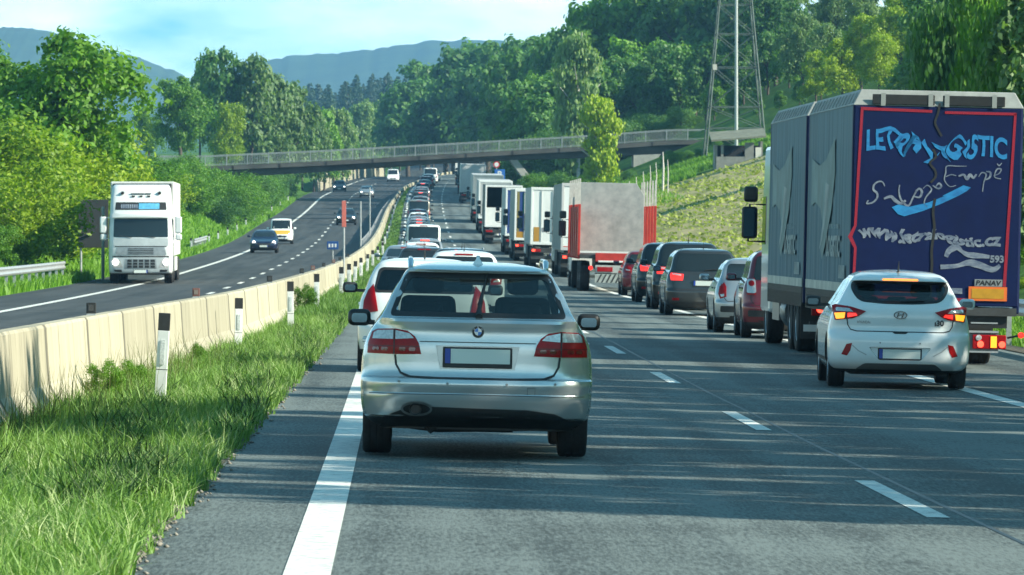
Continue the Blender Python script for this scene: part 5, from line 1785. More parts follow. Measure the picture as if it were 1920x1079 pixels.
def blue_trailer():
    root = thing("curtain_trailer", "deep blue tarpaulin trailer with warped light blue lettering and red tape on its back", "trailer")
    L = 7.85
    h, zb, zt = blue_box(root, L, True)
    y = -.012
    mb = MB(); mb.box((-h, y, zb), (h, .03, zt-.225), NAVY); bk = mb.build("rear_tarpaulin", root, 0, bevel=.012)
    mb = MB()
    mb.box((-h+.26, -.03, zt-.20), (-.06, -.012, zt-.05), BLACK); mb.box((.06, -.03, zt-.20), (h-.26, -.012, zt-.05), BLACK)
    mb.build("header_recess", root, 0, bevel=.02)
    mb = MB()
    for x in (-h+.42, -.12, .12, h-.42): mb.box((x-.035, -.036, zt-.22), (x+.035, -.03, zt-.03), mat("roof clips", (.26, .28, .27), .6))
    mb.build("header_hinge", root, 0)
    def quad(mb, pts, m, d=-.018):
        mb.add([(a, d, b) for a, b in pts], [tuple(range(len(pts)))], m)
    def pic(x, yy):                       # from the photograph's rear panel to metres on the panel
        # panel spans x 1592..1908, rows 200..578 with a slight tilt
        u = (x - 1750) / 126.5
        v = 1.75 - (yy - 470 - (x-1750)*.022) / 126.5
        return (u, v)
    def stroke(pts, w, m, name, d=-.018, close=False):
        mb = MB(); P = [Vector(pic(*p)) for p in pts]
        # smooth the path
        Q = []
        for i in range(len(P)-1):
            p0, p1, p2, p3 = P[max(i-1, 0)], P[i], P[i+1], P[min(i+2, len(P)-1)]
            for k in range(6):
                t = k/6
                Q.append(.5*((2*p1)+(-p0+p2)*t+(2*p0-5*p1+4*p2-p3)*t*t+(-p0+3*p1-3*p2+p3)*t**3))
        Q.append(P[-1])
        ws = w if hasattr(w, '__len__') else [w, w]
        vs = []
        for i, q in enumerate(Q):
            dd = (Q[min(i+1, len(Q)-1)] - Q[max(i-1, 0)]).normalized(); nn = Vector((-dd.y, dd.x))
            t = i/(len(Q)-1)*(len(ws)-1); j = min(int(t), len(ws)-2); ww = ws[j]+(ws[j+1]-ws[j])*(t-j)
            a, b = q+nn*ww/2, q-nn*ww/2
            vs += [(a.x, d, a.y), (b.x, d, b.y)]
        mb.add(vs, [(2*i, 2*i+1, 2*i+3, 2*i+2) for i in range(len(Q)-1)], m)
        return mb.build(name, bk, 0, fix=False)
    # red outline tape
    mb = MB()
    for seg in ([(1604, 203), (1738, 209), (1738, 214), (1608, 209)], [(1762, 211), (1897, 214), (1897, 219), (1762, 216)],
                [(1604, 203), (1609, 209), (1601, 425), (1596, 425)], [(1596, 425), (1601, 425), (1593, 446), (1585, 446)], [(1585, 446), (1593, 446), (1602, 466), (1597, 468)], [(1597, 468), (1602, 466), (1599, 560), (1594, 560)],
                [(1892, 216), (1897, 214), (1884, 540), (1878, 540)], [(1594, 560), (1599, 555), (1815, 562), (1815, 568)]):
        quad(mb, [pic(*p) for p in seg], REDT)
    mb.build("red_tape", bk, 0, fix=False)
    # rope down the middle
    stroke([(1752, 196), (1749, 215), (1744, 232), (1750, 246), (1757, 258)], .035, BLACK, "black_rope", -.02)
    stroke([(1741, 282), (1747, 296), (1736, 308), (1746, 322), (1747, 334), (1738, 345)], .035, BLACK, "black_rope", -.02)
    stroke([(1747, 375), (1744, 400), (1747, 430), (1743, 470), (1744, 500), (1742, 560)], .04, BLACK, "black_rope", -.02)
    # warped light-blue name: smeared across the middle in the photograph
    x0, x1, zz0 = 1616, 1880, 284
    def warp1(x, z):
        u = x / 2.09
        k = math.exp(-((u-.45)/.30)**4)
        zz = z * (1.05 - .32*math.exp(-((u-.43)/.10)**2)) + .05*math.sin(u*9.0) - .11*u + k*.085*math.sin(x*19+z*7)
        return x + k*.075*math.sin(z*18 + u*14), zz
    t, wd = text_mb("LETRA LOGISTIC", .40, CYAN, fit=2.09, warp=warp1, bold=.012)
    a = pic(x0, zz0); put(t, (a[0], -.018, a[1])); t.build("name_lettering", bk, 0, fix=False)
    # script line: S vami po Evrope, drawn as brush strokes rising to the right
    S = lambda pts, w=.02, nm="script_lettering": stroke(pts, [w*.45, w*.95, w*.5], GREYL, nm)
    S([(1652, 352), (1648, 344), (1640, 343), (1632, 349), (1631, 358), (1638, 365), (1638, 374), (1630, 382), (1619, 384), (1622, 378)], .035)
    S([(1651, 375), (1664, 371), (1672, 378), (1683, 384), (1692, 378)], .06)
    S([(1680, 349), (1679, 362), (1684, 378), (1697, 388), (1706, 372), (1712, 358)], .035)
    S([(1708, 368), (1716, 356), (1722, 362), (1718, 372), (1708, 371)], .04)
    S([(1724, 356), (1732, 350), (1740, 358), (1730, 372), (1727, 384), (1733, 391)], .025)
    S([(1742, 350), (1752, 356), (1758, 352), (1754, 346), (1748, 352)], .035)
    S([(1805, 314), (1788, 314), (1768, 314), (1766, 326), (1764, 340), (1774, 352), (1786, 350)], .022)
    S([(1766, 334), (1776, 330), (1786, 332)], .02)
    S([(1790, 333), (1800, 330), (1806, 338), (1812, 330), (1818, 336), (1824, 329)], .05)
    S([(1828, 334), (1834, 326), (1842, 330), (1838, 344), (1836, 362)], .025)
    S([(1838, 340), (1848, 336), (1850, 326), (1842, 324)], .035)
    S([(1856, 332), (1866, 328), (1870, 320), (1862, 320), (1858, 334), (1870, 338)], .025)
    S([(1862, 309), (1866, 313), (1871, 308)], .022)
    # light-blue swoosh
    mb = MB(); quad(mb, [pic(*p) for p in [(1666, 391), (1678, 386), (1700, 390), (1735, 382), (1765, 370), (1760, 370), (1780, 360), (1800, 350), (1814, 354), (1806, 361), (1790, 370), (1760, 384), (1725, 398), (1690, 408), (1678, 404)]], CYAN)
    mb.build("swoosh", bk, 0, fix=False)
    def warp2(x, z):
        u = x/2.12
        return x + .03*math.sin(z*30+u*25)*(1-u**4), z*(1.0+.25*math.sin(u*7)) + (.045*math.sin(u*13+.5))*(1-u**6) + .05*math.sin(u*3.1)*(1-u) - .045*u
    t, wd = text_mb("www.letralogistic.cz", .235, GREYL, fit=2.13, warp=warp2, bold=.010)
    a = pic(1604, 452); put(t, (a[0], -.018, a[1])); t.build("web_lettering", bk, 0, fix=False)
    stroke([(1770, 484), (1776, 472), (1790, 466), (1800, 474), (1812, 480), (1832, 482), (1852, 484)], [.06, .10, .05, .09, .05], GREYL, "smeared_lettering")
    stroke([(1760, 503), (1790, 501), (1812, 495), (1832, 499), (1858, 508), (1872, 500)], [.07, .06, .11, .09, .05], GREYL, "smeared_lettering")
    t, wd = text_mb("593", .14, GREYL, bold=.006); a = pic(1853, 494); put(t, (a[0], -.019, a[1])); t.build("phone_lettering", bk, 0, fix=False)
    # plates
    mb = MB(); a, b = pic(1825, 539), pic(1877, 527)
    mb.box((a[0], -.026, a[1]), (b[0], -.018, b[1]+.0), mat("grey plate", (.24, .26, .27), .4)); pl = mb.build("maker_plate", bk, 0)
    t, wd = text_mb("PANAV", .10, BLACK, fit=.385, bold=.004, shear=.15); put(t, (a[0]+.015, -.028, a[1]+.017)); t.build("plate_lettering", pl, 0, fix=False)
    mb = MB(); a, b = pic(1814, 566), pic(1886, 541)
    mb.box((a[0], -.03, a[1]), (b[0], -.018, b[1]), mat("orange reflective edge", (.75, .16, .03), .35, emit=None)); ob = mb.build("marker_board", bk, 0)
    mb = MB(); mb.box((a[0]+.045, -.034, a[1]+.035), (b[0]-.045, -.030, b[1]-.03), mat("amber reflective board", (.52, .27, .02), .4, var=.15, scale=6)); mb.build("board_face", ob, 0)
    mb = MB(); a, b = pic(1778, 553), pic(1802, 543); mb.box((a[0], -.022, a[1]), (b[0], -.018, b[1]), GREYL); mb.build("small_sticker", bk, 0)
    # rear beam, lights, wheels
    mb = MB(); mb.box((-h+.05, -.02, .78), (h-.02, .05, .90), CHASSIS); mb.box((-h+.30, .05, .60), (h-.15, .2, .80), BLACK); mb.box((.55, -.03, .665), (.95, .0, .685), STEEL); mb.build("rear_sill", root, 0)
    mb = MB(); mb.box((-h+.1, .0, .26), (h-.28, .08, .53), mat("light bar grey", (.12, .135, .14), .5, var=.3)); mb.box((-h+.1, -.03, .53), (h-.28, .09, .56), STEEL); mb.box((-h+.1, -.03, .235), (h-.28, .09, .26), STEEL); mb.build("light_bar", root, 0)
    for s in (-1, 1):
        x0_, x1_ = (.58, 1.08) if s > 0 else (-1.08, -.58)
        mb = MB(); mb.box((x0_, -.025, .29), (x1_, -.002, .50), RED); tl = mb.build("tail_light", root, 0, bevel=.012)
        mb = MB(); mb.box((x0_+.27, -.034, .31), (x0_+.36, -.026, .48), AMBER); mb.build("amber_lens", tl, 0, bevel=.008)
        mb = MB()
        for xx in (x0_+.12, x0_+.44): mb.lathe([(.001, -.01), (.045, -.008), (.05, .0)], BRAKE, 'y', 14, (xx, -.026, .36))
        mb.build("lit_lens", tl, 40)
        mb = MB(); mb.lathe([(.001, -.01), (.04, -.008), (.045, .0)], CLEAR, 'y', 14, (x0_+.09, -.026, .455)); mb.build("clear_lens", tl, 40)
        mb = MB(); mb.tube([(s*1.1, .03, .46), (s*1.28, .0, .50)], .018, BLACK, 6); mb.lathe([(.001, -.04), (.045, -.03), (.045, .03)], REDON, 'y', 12, (s*1.30, 0, .505)); mb.build("side_marker", root, 40)
    for y_ in (3.3, 4.65):
        for s in (-1, 1): truck_wheel(root, s*(h-.22), y_, .44, .36)
    for s in (-1, 1):
        mb = MB(); a, b = sorted((s*(h-.48), s*(h-.06))); mb.box((a, 2.6, .20), (b, 2.62, .75), BLACK); mb.build("mudflap", root, 0)
    mb = MB(); mb.tube([(0, L-.5, .6), (0, L+.55, .6)], .07, CHASSIS, 8); mb.build("drawbar", root, 0)
    return root
YAW = .75
tr = blue_trailer()
place(tr, 7.86, 86.0, YAW)
def blue_motor():
    root = thing("curtain_lorry", "grey curtain-sided motor lorry with tall mirrors pulling the deep blue lettered trailer", "lorry")
    L = 7.6
    h, zb, zt = blue_box(root, L, False)
    mb = MB(); mb.box((-h, -.012, zb), (h, .03, zt-.225), NAVY); mb.build("rear_tarpaulin", root, 0, bevel=.012)
    mb = MB(); mb.box((-h+.1, .0, .32), (h-.1, .08, .52), CHASSIS); mb.build("light_bar", root, 0)
    for s in (-1, 1):
        x0_, x1_ = (.58, 1.10) if s > 0 else (-1.12, -.58)
        mb = MB(); mb.box((x0_, -.025, .62), (x1_, -.002, .80), RED); tl = mb.build("tail_light", root, 0, bevel=.01)
        mb = MB(); mb.lathe([(.001, -.01), (.05, -.008), (.055, .0)], BRAKE, 'y', 14, (s*.98, -.026, .72)); mb.lathe([(.001, -.01), (.05, -.008), (.055, .0)], AMBER, 'y', 14, (s*.84, -.026, .70)); mb.build("lit_lens", tl, 40)
    mb = MB(); mb.box((-h-.0, -.03, .36), (-h+.30, -.012, .47), WHITEP); mb.build("small_board", root, 0)
    for s in (-1, 1):
        truck_wheel(root, s*(h-.20), 1.9, .5, .34); truck_wheel(root, s*(h-.20), 3.2, .5, .34)
        mb = MB(); a, b = sorted((s*(h-.50), s*(h-.05))); mb.box((a, 1.2, .22), (b, 1.22, .78), BLACK); mb.build("mudflap", root, 0)
        truck_wheel(root, s*(h-.18), L+.9, .5, .30)
        mb = MB(); mb.lathe([(.001, -.5), (.30, -.5), (.32, -.45), (.32, .45), (.30, .5), (.001, .5)], mat("tank grey", (.10, .12, .13), .35, .5, var=.3), 'y', 18, (s*(h-.35), 5.0, .62)); mb.build("fuel_tank", root, 40)
        mb = MB()
        mb.box((s*(h-.06)-.015, 5.7, .45), (s*(h-.06)+.015, L-.4, zb-.1), mat("tank grey", (.10, .12, .13), .35, .5, var=.3)); mb.build("side_guard", root, 0)
    cab(root, L + .12, W=2.46, col=CABW, z1=3.5, length=1.9)
    return root
mo = blue_motor()
_yw = R(YAW)
place(mo, 7.86 - math.sin(_yw)*8.35, 86.0 + math.cos(_yw)*8.35, YAW)

# ------------------------------------------------------------------ white oncoming lorry
def oncoming_lorry():
    root = thing("lorry", "white oncoming high-cab lorry with headlights on and blue sun visor sign", "lorry")
    W, h = 2.5, 1.25
    FR = paint("cab grey white", (.62, .65, .65), 0, .35, .05)
    c = Car(5.0, 2.5, 3.85,
        [(.34, .02), (3.8, .02), (3.85, .10)],
        [(.34, 2.22), (.46, 2.36), (.80, 2.40), (1.15, 2.40), (1.62, 2.38), (1.85, 2.36), (2.55, 2.22), (2.62, 2.20), (2.95, 2.10), (3.5, 1.72), (3.75, 1.50), (3.85, 1.30)],
        [(.34, 1.18), (.50, 1.235), (1.0, 1.245), (1.8, 1.245), (2.6, 1.22), (3.4, 1.17), (3.75, 1.12), (3.85, 1.05)], rx=.16, ry=.13, bow=.05)
    c.corner = lambda x, z, c=c: (lambda w: .07*np.clip(np.abs(x)/w, 0, 1)**2 + .16*(1-np.sqrt(np.maximum(0, 1-np.clip((np.abs(x)-(w-.20))/.20, 0, 1)**2))))(np.maximum(c.w(z), .02))
    c.yr = pchip([(.34, -.02), (3.85, -.02)])
    body(root, c, FR, [(sx*1.08, 1.35) for sx in (-1, 1)], .50, low=.40, arch=.08, name="cab")
    mb = MB(); patch(mb, c, 'f', rp([(-1.06, 1.80), (1.06, 1.80), (1.04, 2.52), (-1.04, 2.52)], .06), DGLASS, .006, .02); wsn = mb.build("windscreen", root, 40)
    mb = MB()
    for x in (-.55, .35): mb.tube([(x, float(c.front(x, 1.80))+.03, 1.79), (x+.5, float(c.front(x+.5, 1.88))+.03, 1.86)], .014, BLACK, 6)
    mb.build("wiper", wsn, 0)
    mb = MB(); patch(mb, c, 'f', rp([(-1.12, 2.56), (1.12, 2.56), (1.10, 2.74), (-1.10, 2.74)], .04), FR, .14, .16, .02); mb.build("sun_visor", root, 40)
    mb = MB(); patch(mb, c, 'f', rp([(-1.0, 2.86), (1.0, 2.86), (.97, 3.16), (-.97, 3.16)], .03), BLACK, .006, .02); sg = mb.build("roof_sign", root, 40)
    mb = MB(); patch(mb, c, 'f', [(-.72, 2.89), (.08, 2.89), (.08, 3.12), (-.72, 3.12)], mat("sign sky blue", (.10, .36, .58), .4, var=.3, scale=8), .012, .004)
    for k in range(8): patch(mb, c, 'f', [(.12+k*.085, 2.92), (.18+k*.085, 2.92), (.18+k*.085, 3.08), (.12+k*.085, 3.08)], GREYL, .012, .004)
    mb.build("sign_lettering", sg, 0)
    mb = MB()
    for x in (-.72, .72): mb.lathe([(.001, .06), (.06, .05), (.07, -.08)], BLACK, 'y', 12, (x, float(c.front(x, 3.5))+.06, 3.52))
    mb.box((-.40, float(c.front(0, 3.45))-.02, 3.48), (.40, float(c.front(0, 3.45))+.03, 3.51), BLACK)
    for x in (-.3, 0, .3): mb.box((x-.06, float(c.front(0, 3.36))-.02, 3.36), (x+.06, float(c.front(0, 3.36))+.03, 3.42), BLACK)
    mb.build("roof_lamp", root, 0)
    FP = mat("shaded front panel", (.40, .45, .47), .4, var=.12, scale=2)  # grey patches that paint shade onto the white lower front
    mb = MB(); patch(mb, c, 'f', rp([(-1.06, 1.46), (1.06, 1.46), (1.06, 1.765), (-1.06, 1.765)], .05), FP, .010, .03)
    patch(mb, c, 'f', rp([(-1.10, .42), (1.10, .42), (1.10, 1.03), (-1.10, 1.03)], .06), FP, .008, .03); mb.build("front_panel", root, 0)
    GS = mat("grille silver", (.30, .33, .35), .35, .4, var=.2, scale=6)
    mb = MB(); patch(mb, c, 'f', rp([(-1.0, 1.10), (1.0, 1.10), (.92, 1.42), (-.92, 1.42)], .05), GS, .012, .03)
    g1 = mb.build("upper_grille", root, 0)
    mb = MB()
    for k in range(4): patch(mb, c, 'f', [(-.50, 1.14+k*.065), (.50, 1.14+k*.065), (.50, 1.17+k*.065), (-.50, 1.17+k*.065)], BLACK, .02, .006)
    ribbon(mb, c, 'f', [(-1.0, 1.44), (1.0, 1.44)], .03, BLACK, .014); ribbon(mb, c, 'f', [(-1.1, 1.045), (1.1, 1.045)], .05, BLACK, .012)
    mb.build("grille_slot", g1, 0)
    mb = MB(); patch(mb, c, 'f', [(-.62, .58), (.62, .58), (.60, .96), (-.60, .96)], GS, .014, .03); g2 = mb.build("lower_grille", root, 0)
    mb = MB()
    for i in range(5):
        for j in range(3): patch(mb, c, 'f', [(-.55+i*.225, .61+j*.115), (-.38+i*.225, .61+j*.115), (-.38+i*.225, .70+j*.115), (-.55+i*.225, .70+j*.115)], BLACK, .022, .006)
    mb.build("grille_mesh", g2, 0)
    for sx in (-1, 1):
        mb = MB(); patch(mb, c, 'f', [(sx*.70, .62), (sx*1.06, .60), (sx*1.12, 1.0), (sx*.80, .92)], CLEAR, .012, .04); hl = mb.build("headlight", root, 40)
        x = sx*.98; mb = MB(); mb.lathe([(.001, .03), (.11, .02), (.12, -.05)], HEADON, 'y', 16, (x, float(c.front(x, .82))+.03, .83)); mb.build("lamp", hl, 40)
        mb = MB(); patch(mb, c, 'f', [(sx*.72, .44), (sx*1.0, .46), (sx*1.06, .54), (sx*.74, .54)], BLACK, .01, .03); mb.build("fog_light", root, 0)
        mb = MB(); xa, xb = sorted((sx*(h+.08), sx*(h+.34))); mb.box((xa, 2.0, 1.95), (xb, 2.14, 2.60), FR); mb.box((xa, 2.0, 1.68), (xb-.02, 2.14, 1.92), FR)
        o = mb.build("mirror", root, 40, bevel=.05)
        mb = MB(); mb.tube([(sx*(h-.05), 2.1, 2.55), (sx*(h+.16), 2.09, 2.57), (sx*(h+.18), 2.09, 1.75), (sx*(h-.05), 2.1, 1.75)], .025, FR, 6); mb.build("mirror_arm", o, 0)
        mb = MB()
        mb.prism([(1.25, 1.75), (2.15, 1.72), (2.05, 2.5), (1.25, 2.5)], DGLASS, 'x', sx*1.236, sx*1.252); mb.build("side_window", root, 0)
        mb = MB(); mb.box((sx*1.15-.08, -1.6, .45), (sx*1.15+.08, -.15, 1.05), FR); mb.build("side_skirt", root, 0, bevel=.02)
    mb = MB(); mb.box((-.30, 2.30, .36), (.30, 2.42, .44), UNDER); mb.build("front_step", root, 0)
    number_plate(root, 0, 2.43, .47, facing=1)
    mb = MB(); mb.box((-.5, -9, .6), (.5, 1.0, 1.0), CHASSIS); mb.build("chassis", root, 0)
    mb = MB(); mb.box((-h, -14.2, 1.05), (h, -.55, 3.98), tarp("pale box", (.56, .58, .55), .08)); bx = mb.build("cargo_box", root, 0, bevel=.04)
    mb = MB(); mb.box((-h+.1, -.60, 3.3), (h-.1, -.42, 3.9), BLACK); mb.box((-.75, -.42, 3.0), (.75, -.12, 3.85), FR); mb.build("cooling_unit", root, 0, bevel=.03)
    for y in (1.35, -1.9): 
        for s in (-1, 1): truck_wheel(root, s*1.06, y, .5, .32)
    for y in (-9.6, -10.9, -12.2):
        for s in (-1, 1): truck_wheel(root, s*1.06, y, .48, .36)
    for s in (-1, 1):
        mb = MB(); mb.box((s*1.2-.02, -8.8, .45), (s*1.2+.02, -3.2, 1.0), tarp("pale box", (.56, .58, .55), .08)); mb.build("side_guard", root, 0)
    # its wheels touch the road 2.4 m behind the front
    place(root, px(262, 226), 226 + 2.4, 1.2, True)
    return root
oncoming_lorry()

# ------------------------------------------------------------------ footbridge-like overpass on slanted struts
BZ = 555.0
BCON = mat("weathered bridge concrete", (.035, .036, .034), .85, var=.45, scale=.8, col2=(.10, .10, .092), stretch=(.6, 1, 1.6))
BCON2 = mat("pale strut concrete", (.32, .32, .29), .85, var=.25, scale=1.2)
RAILM = mat("grey railing paint", (.23, .26, .255), .5, var=.2, scale=2)
def bridge():
    root = thing("road_bridge", "slim concrete overpass with grey railing and slanted legs crossing both carriageways", "bridge", (0, BZ, 0))
    x0, x1 = px(378, BZ), px(1262, BZ)
    zt = lambda x: float(np.interp(x, [x0, px(600, BZ), px(850, BZ), px(1080, BZ), x1], [pz(313, BZ), pz(303, BZ), pz(289, BZ), pz(276, BZ), pz(263, BZ)]))
    zs = lambda x: float(np.interp(x, [x0, px(500, BZ), px(600, BZ), px(850, BZ), px(970, BZ), px(1080, BZ), x1], [pz(332, BZ), pz(328, BZ), pz(322, BZ), pz(305, BZ), pz(300, BZ), pz(296, BZ), pz(288, BZ)]))
    xs = np.linspace(x0 - 6, x1 + 3, 45)
    def bar(mb, f0, f1, ya, yb, m):
        vs, fs = [], []
        for x in xs:
            vs += [(x, ya, f0(x)), (x, yb, f0(x)), (x, yb, f1(x)), (x, ya, f1(x))]
        for i in range(len(xs)-1):
            for j in range(4): fs.append((4*i+j, 4*i+(j+1) % 4, 4*i+4+(j+1) % 4, 4*i+4+j))
        fs += [(0, 1, 2, 3), tuple(4*(len(xs)-1)+j for j in (3, 2, 1, 0))]
        mb.add(vs, fs, m)
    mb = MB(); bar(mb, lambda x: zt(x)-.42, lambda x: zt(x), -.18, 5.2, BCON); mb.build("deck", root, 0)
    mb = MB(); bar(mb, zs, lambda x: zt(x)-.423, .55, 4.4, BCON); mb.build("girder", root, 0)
    mb = MB()
    for i in range(10):
        x = x0 + 3 + i*(x1-x0-5)/9
        mb.box((x-.10, -.2, zt(x)-.44), (x+.10, -.178, zt(x)-.06), UNDER)
    mb.build("drain_stain", root, 0)
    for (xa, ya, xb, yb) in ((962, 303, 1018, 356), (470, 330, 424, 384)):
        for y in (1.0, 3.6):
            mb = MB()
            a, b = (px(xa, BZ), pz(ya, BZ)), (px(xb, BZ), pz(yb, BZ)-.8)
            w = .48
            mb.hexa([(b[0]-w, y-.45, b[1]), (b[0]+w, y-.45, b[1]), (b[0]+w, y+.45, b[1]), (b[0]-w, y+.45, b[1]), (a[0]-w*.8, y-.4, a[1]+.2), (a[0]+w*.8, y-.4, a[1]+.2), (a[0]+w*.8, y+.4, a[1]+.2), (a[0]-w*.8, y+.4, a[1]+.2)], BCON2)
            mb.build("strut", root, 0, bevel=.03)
    mb = MB(); xa, xb = px(1188, BZ), px(1240, BZ)
    mb.add([(xa, -.05, pz(306, BZ)-1), (xb-1.2, -.05, pz(306, BZ)-.6), (xb, -.05, zs(xb)), (xa, -.05, zs(xa)), (xa, 5, pz(306, BZ)-1), (xb-1.2, 5, pz(306, BZ)-.6), (xb, 5, zs(xb)), (xa, 5, zs(xa))],
           [(0, 1, 2, 3), (7, 6, 5, 4), (0, 4, 5, 1), (1, 5, 6, 2), (2, 6, 7, 3), (3, 7, 4, 0)], BCON2)
    mb.build("abutment", root, 0)
    mb = MB(); xa = x0 - 1.2
    mb.box((x0 - 7, -.1, ground(x0-3, BZ)-2), (x0 + .9, 5.1, zt(x0) - .425), BCON2); mb.build("abutment", root, 0)
    for yr in (-.10, 5.1):
        mb = MB()
        def rail(f0, f1): bar(mb, f0, f1, yr-.03, yr+.03, RAILM)
        rail(lambda x: zt(x)+.98, lambda x: zt(x)+1.05); rail(lambda x: zt(x)+.13, lambda x: zt(x)+.17)
        for x in np.arange(x0 - 5.5, x1 + 1.5, .16):
            mb.box((x-.012, yr-.012, zt(x)+.17), (x+.012, yr+.012, zt(x)+.98), RAILM)
        mb.build("railing", root, 0)
    for k, x in enumerate(np.arange(x0 - 5.6, x1 + 1.6, 2.0)):
        MB().box((x-.05, -.15, zt(x)-.2), (x+.05, -.06, zt(x)+1.08), RAILM).build("railing_post", root, 0)
    return root
bridge()

# concrete retaining wall beyond, on the outer edge of the far carriageway
t = thing("retaining_wall", "long beige concrete wall beside the oncoming lane beyond the bridge", "wall", (0, 0, 0))
mb = MB(); vs, fs = [], []
zz = np.arange(800, 1130, 15.0)
for i, Z in enumerate(zz):
    x = float(xO(Z)) + .7; g = ground(x+.5, Z); hgt = 2.6 * min(1, .55 + i/6)
    vs += [(x-.4, Z, g-.5), (x, Z, g-.5), (x-.12, Z, g+hgt), (x-.4, Z, g+hgt)]
for i in range(len(zz)-1):
    fs += [(4*i+j, 4*i+(j+1) % 4, 4*i+4+(j+1) % 4, 4*i+4+j) for j in range(4)]
fs += [(3, 2, 1, 0)]
mb.add(vs, fs, BARR); mb.build("wall_body", t, 0)

# blue parking sign, round speed sign, dark sign board seen from behind
def board(name, label, x, Z, ytop, ybot, w, m, foot, icon=None, cat="road sign", posts=1, depth=.04):
    X = px(x, Z); g = ground(X, Z)
    t = thing(name, label, cat, (X, Z, g))
    for p in ([0] if posts == 1 else [-w*.42, w*.30]):
        MB().tube([(p, .06, -.3), (p, .06, pz(ytop, Z)-g)], .05, STEEL, 8).build("post", t, 40)
    o = MB().box((-w/2, -depth, pz(ybot, Z)-g), (w/2, 0, pz(ytop, Z)-g), m).build("sign_plate", t, 0, bevel=.015)
    if icon: icon(t, pz(ytop, Z)-g, pz(ybot, Z)-g, w, depth)
    return t
def icon_p(t, zt, zb, w, d):
    tx, wd = text_mb("P", (zt-zb)*.55, WHITEP, bold=.02); put(tx, (-wd/2, -d-.006, zb+(zt-zb)*.50)); tx.build("letter", t, 0)
    MB().box((-w*.28, -d-.008, zb+.12), (w*.28, -d-.004, zb+(zt-zb)*.40), WHITEP).build("white_field", t, 0)
board("parking_sign", "blue parking sign with white letter standing by the lorries under the bridge", 937, 530, 318, 346, .95, mat("traffic sign blue", (.02, .12, .42), .4), 0, icon_p)
Z = 538.0; X = px(931, Z); g = ground(X, Z)
t = thing("speed_sign", "small round white sign with red ring just under the bridge beside the blue sign", "road sign", (X, Z, g))
MB().tube([(0, .03, -.3), (0, .03, pz(303, Z)-g)], .04, STEEL, 8).build("post", t, 40)
zc = pz(309, Z)-g
MB().lathe([(.001, -.02), (.30, -.02), (.30, 0)], mat("sign red", (.5, .02, .03), .4), 'y', 24, (0, -.01, zc)).build("red_ring", t, 40)
MB().lathe([(.001, -.03), (.20, -.03), (.20, -.021)], WHITEP, 'y', 24, (0, -.01, zc)).build("white_disc", t, 40)
Zs_ = 246.0
board("sign_board", "big dark back of a road sign on grey posts behind the white oncoming lorry", 176, Zs_, 375, 465, px(205, Zs_)-px(149, Zs_), mat("dark sign back", (.03, .034, .034), .7, var=.3, scale=2), 0, None, "sign board", 2, .06)
MB_ = None
Zs_ = 240.0; X = px(194, Zs_); g = ground(X, Zs_)
t = thing("lamp_pole", "light grey thin pole between the dark sign back and the white lorry", "pole", (X, Zs_, g))
MB().tube([(0, 0, -.3), (0, 0, pz(388, Zs_)-g)], .06, STEEL, 8).build("pole", t, 40)
MB().box((-.05, -.09, pz(428, Zs_)-g), (.05, -.055, pz(418, Zs_)-g), STEEL).build("bracket", t, 0)

# lattice pylon, the pale pole in front of it, and the hut
PZ = 512.0
PYL = mat("pylon steel", (.085, .115, .10), .75, .1, var=.3, scale=1)
def pylon():
    xc = px(1380, PZ); g = ground(xc, PZ)
    root = thing("lattice_pylon", "tall lattice steel pylon rising out of the picture in front of the forest", "pylon", (xc, PZ+1.5, g))
    zb = 0
    def half(z):
        a = px(1436, PZ)-px(1380, PZ); b = px(1408, PZ)-px(1380, PZ); zt_ = pz(0, PZ)-pz(308, PZ)
        return max(.7, a + (b-a)*z/zt_)
    lv = [-.8, pz(262, PZ)-pz(308, PZ), pz(222, PZ)-pz(308, PZ), pz(148, PZ)-pz(308, PZ), pz(85, PZ)-pz(308, PZ), pz(30, PZ)-pz(308, PZ), pz(-20, PZ)-pz(308, PZ), 21, 25]
    for sx in (-1, 1):
        for sy in (-1, 1):
            MB().tube([(sx*half(z), sy*half(z), z) for z in lv], .075, PYL, 4).build("leg", root, 0)
    for a, b in zip(lv[:-1], lv[1:]):
        mb = MB(); md = mb
        for s in (-1, 1):
            md.tube([(-half(a), s*half(a), a), (half(b), s*half(b), b)], .026, PYL, 4); md.tube([(half(a), s*half(a), a), (-half(b), s*half(b), b)], .026, PYL, 4)
            md.tube([(s*half(a), -half(a), a), (s*half(b), half(b), b)], .026, PYL, 4); md.tube([(s*half(a), half(a), a), (s*half(b), -half(b), b)], .026, PYL, 4)
            mb.tube([(-half(b), s*half(b), b), (half(b), s*half(b), b)], .038, PYL, 4); mb.tube([(s*half(b), -half(b), b), (s*half(b), half(b), b)], .038, PYL, 4)
        mb.build("bracing", root, 0)
    MB().box((-half(lv[3])-.1, -half(lv[3])-.2, lv[3]-.25), (-half(lv[3])+.25, -half(lv[3])-.15, lv[3]+.25), mat("pale plate", (.5, .48, .42), .6)).build("sign_plate", root, 0)
pylon()
Z = 500.0; X = px(1381, Z); g = ground(X, Z)
t = thing("utility_pole", "pale slender upright pole standing before the lattice pylon", "pole", (X, Z, g))
MB().tube([(0, 0, -.3), (0, 0, 12), (0, 0, 24)], [.16, .13, .10], mat("pale pole", (.38, .42, .41), .5, var=.2), 10).build("pole", t, 40)
MB().box((-.5, -.05, 22.6), (.5, .05, 22.75), mat("pale pole", (.38, .42, .41), .5)).build("crossarm", t, 0)
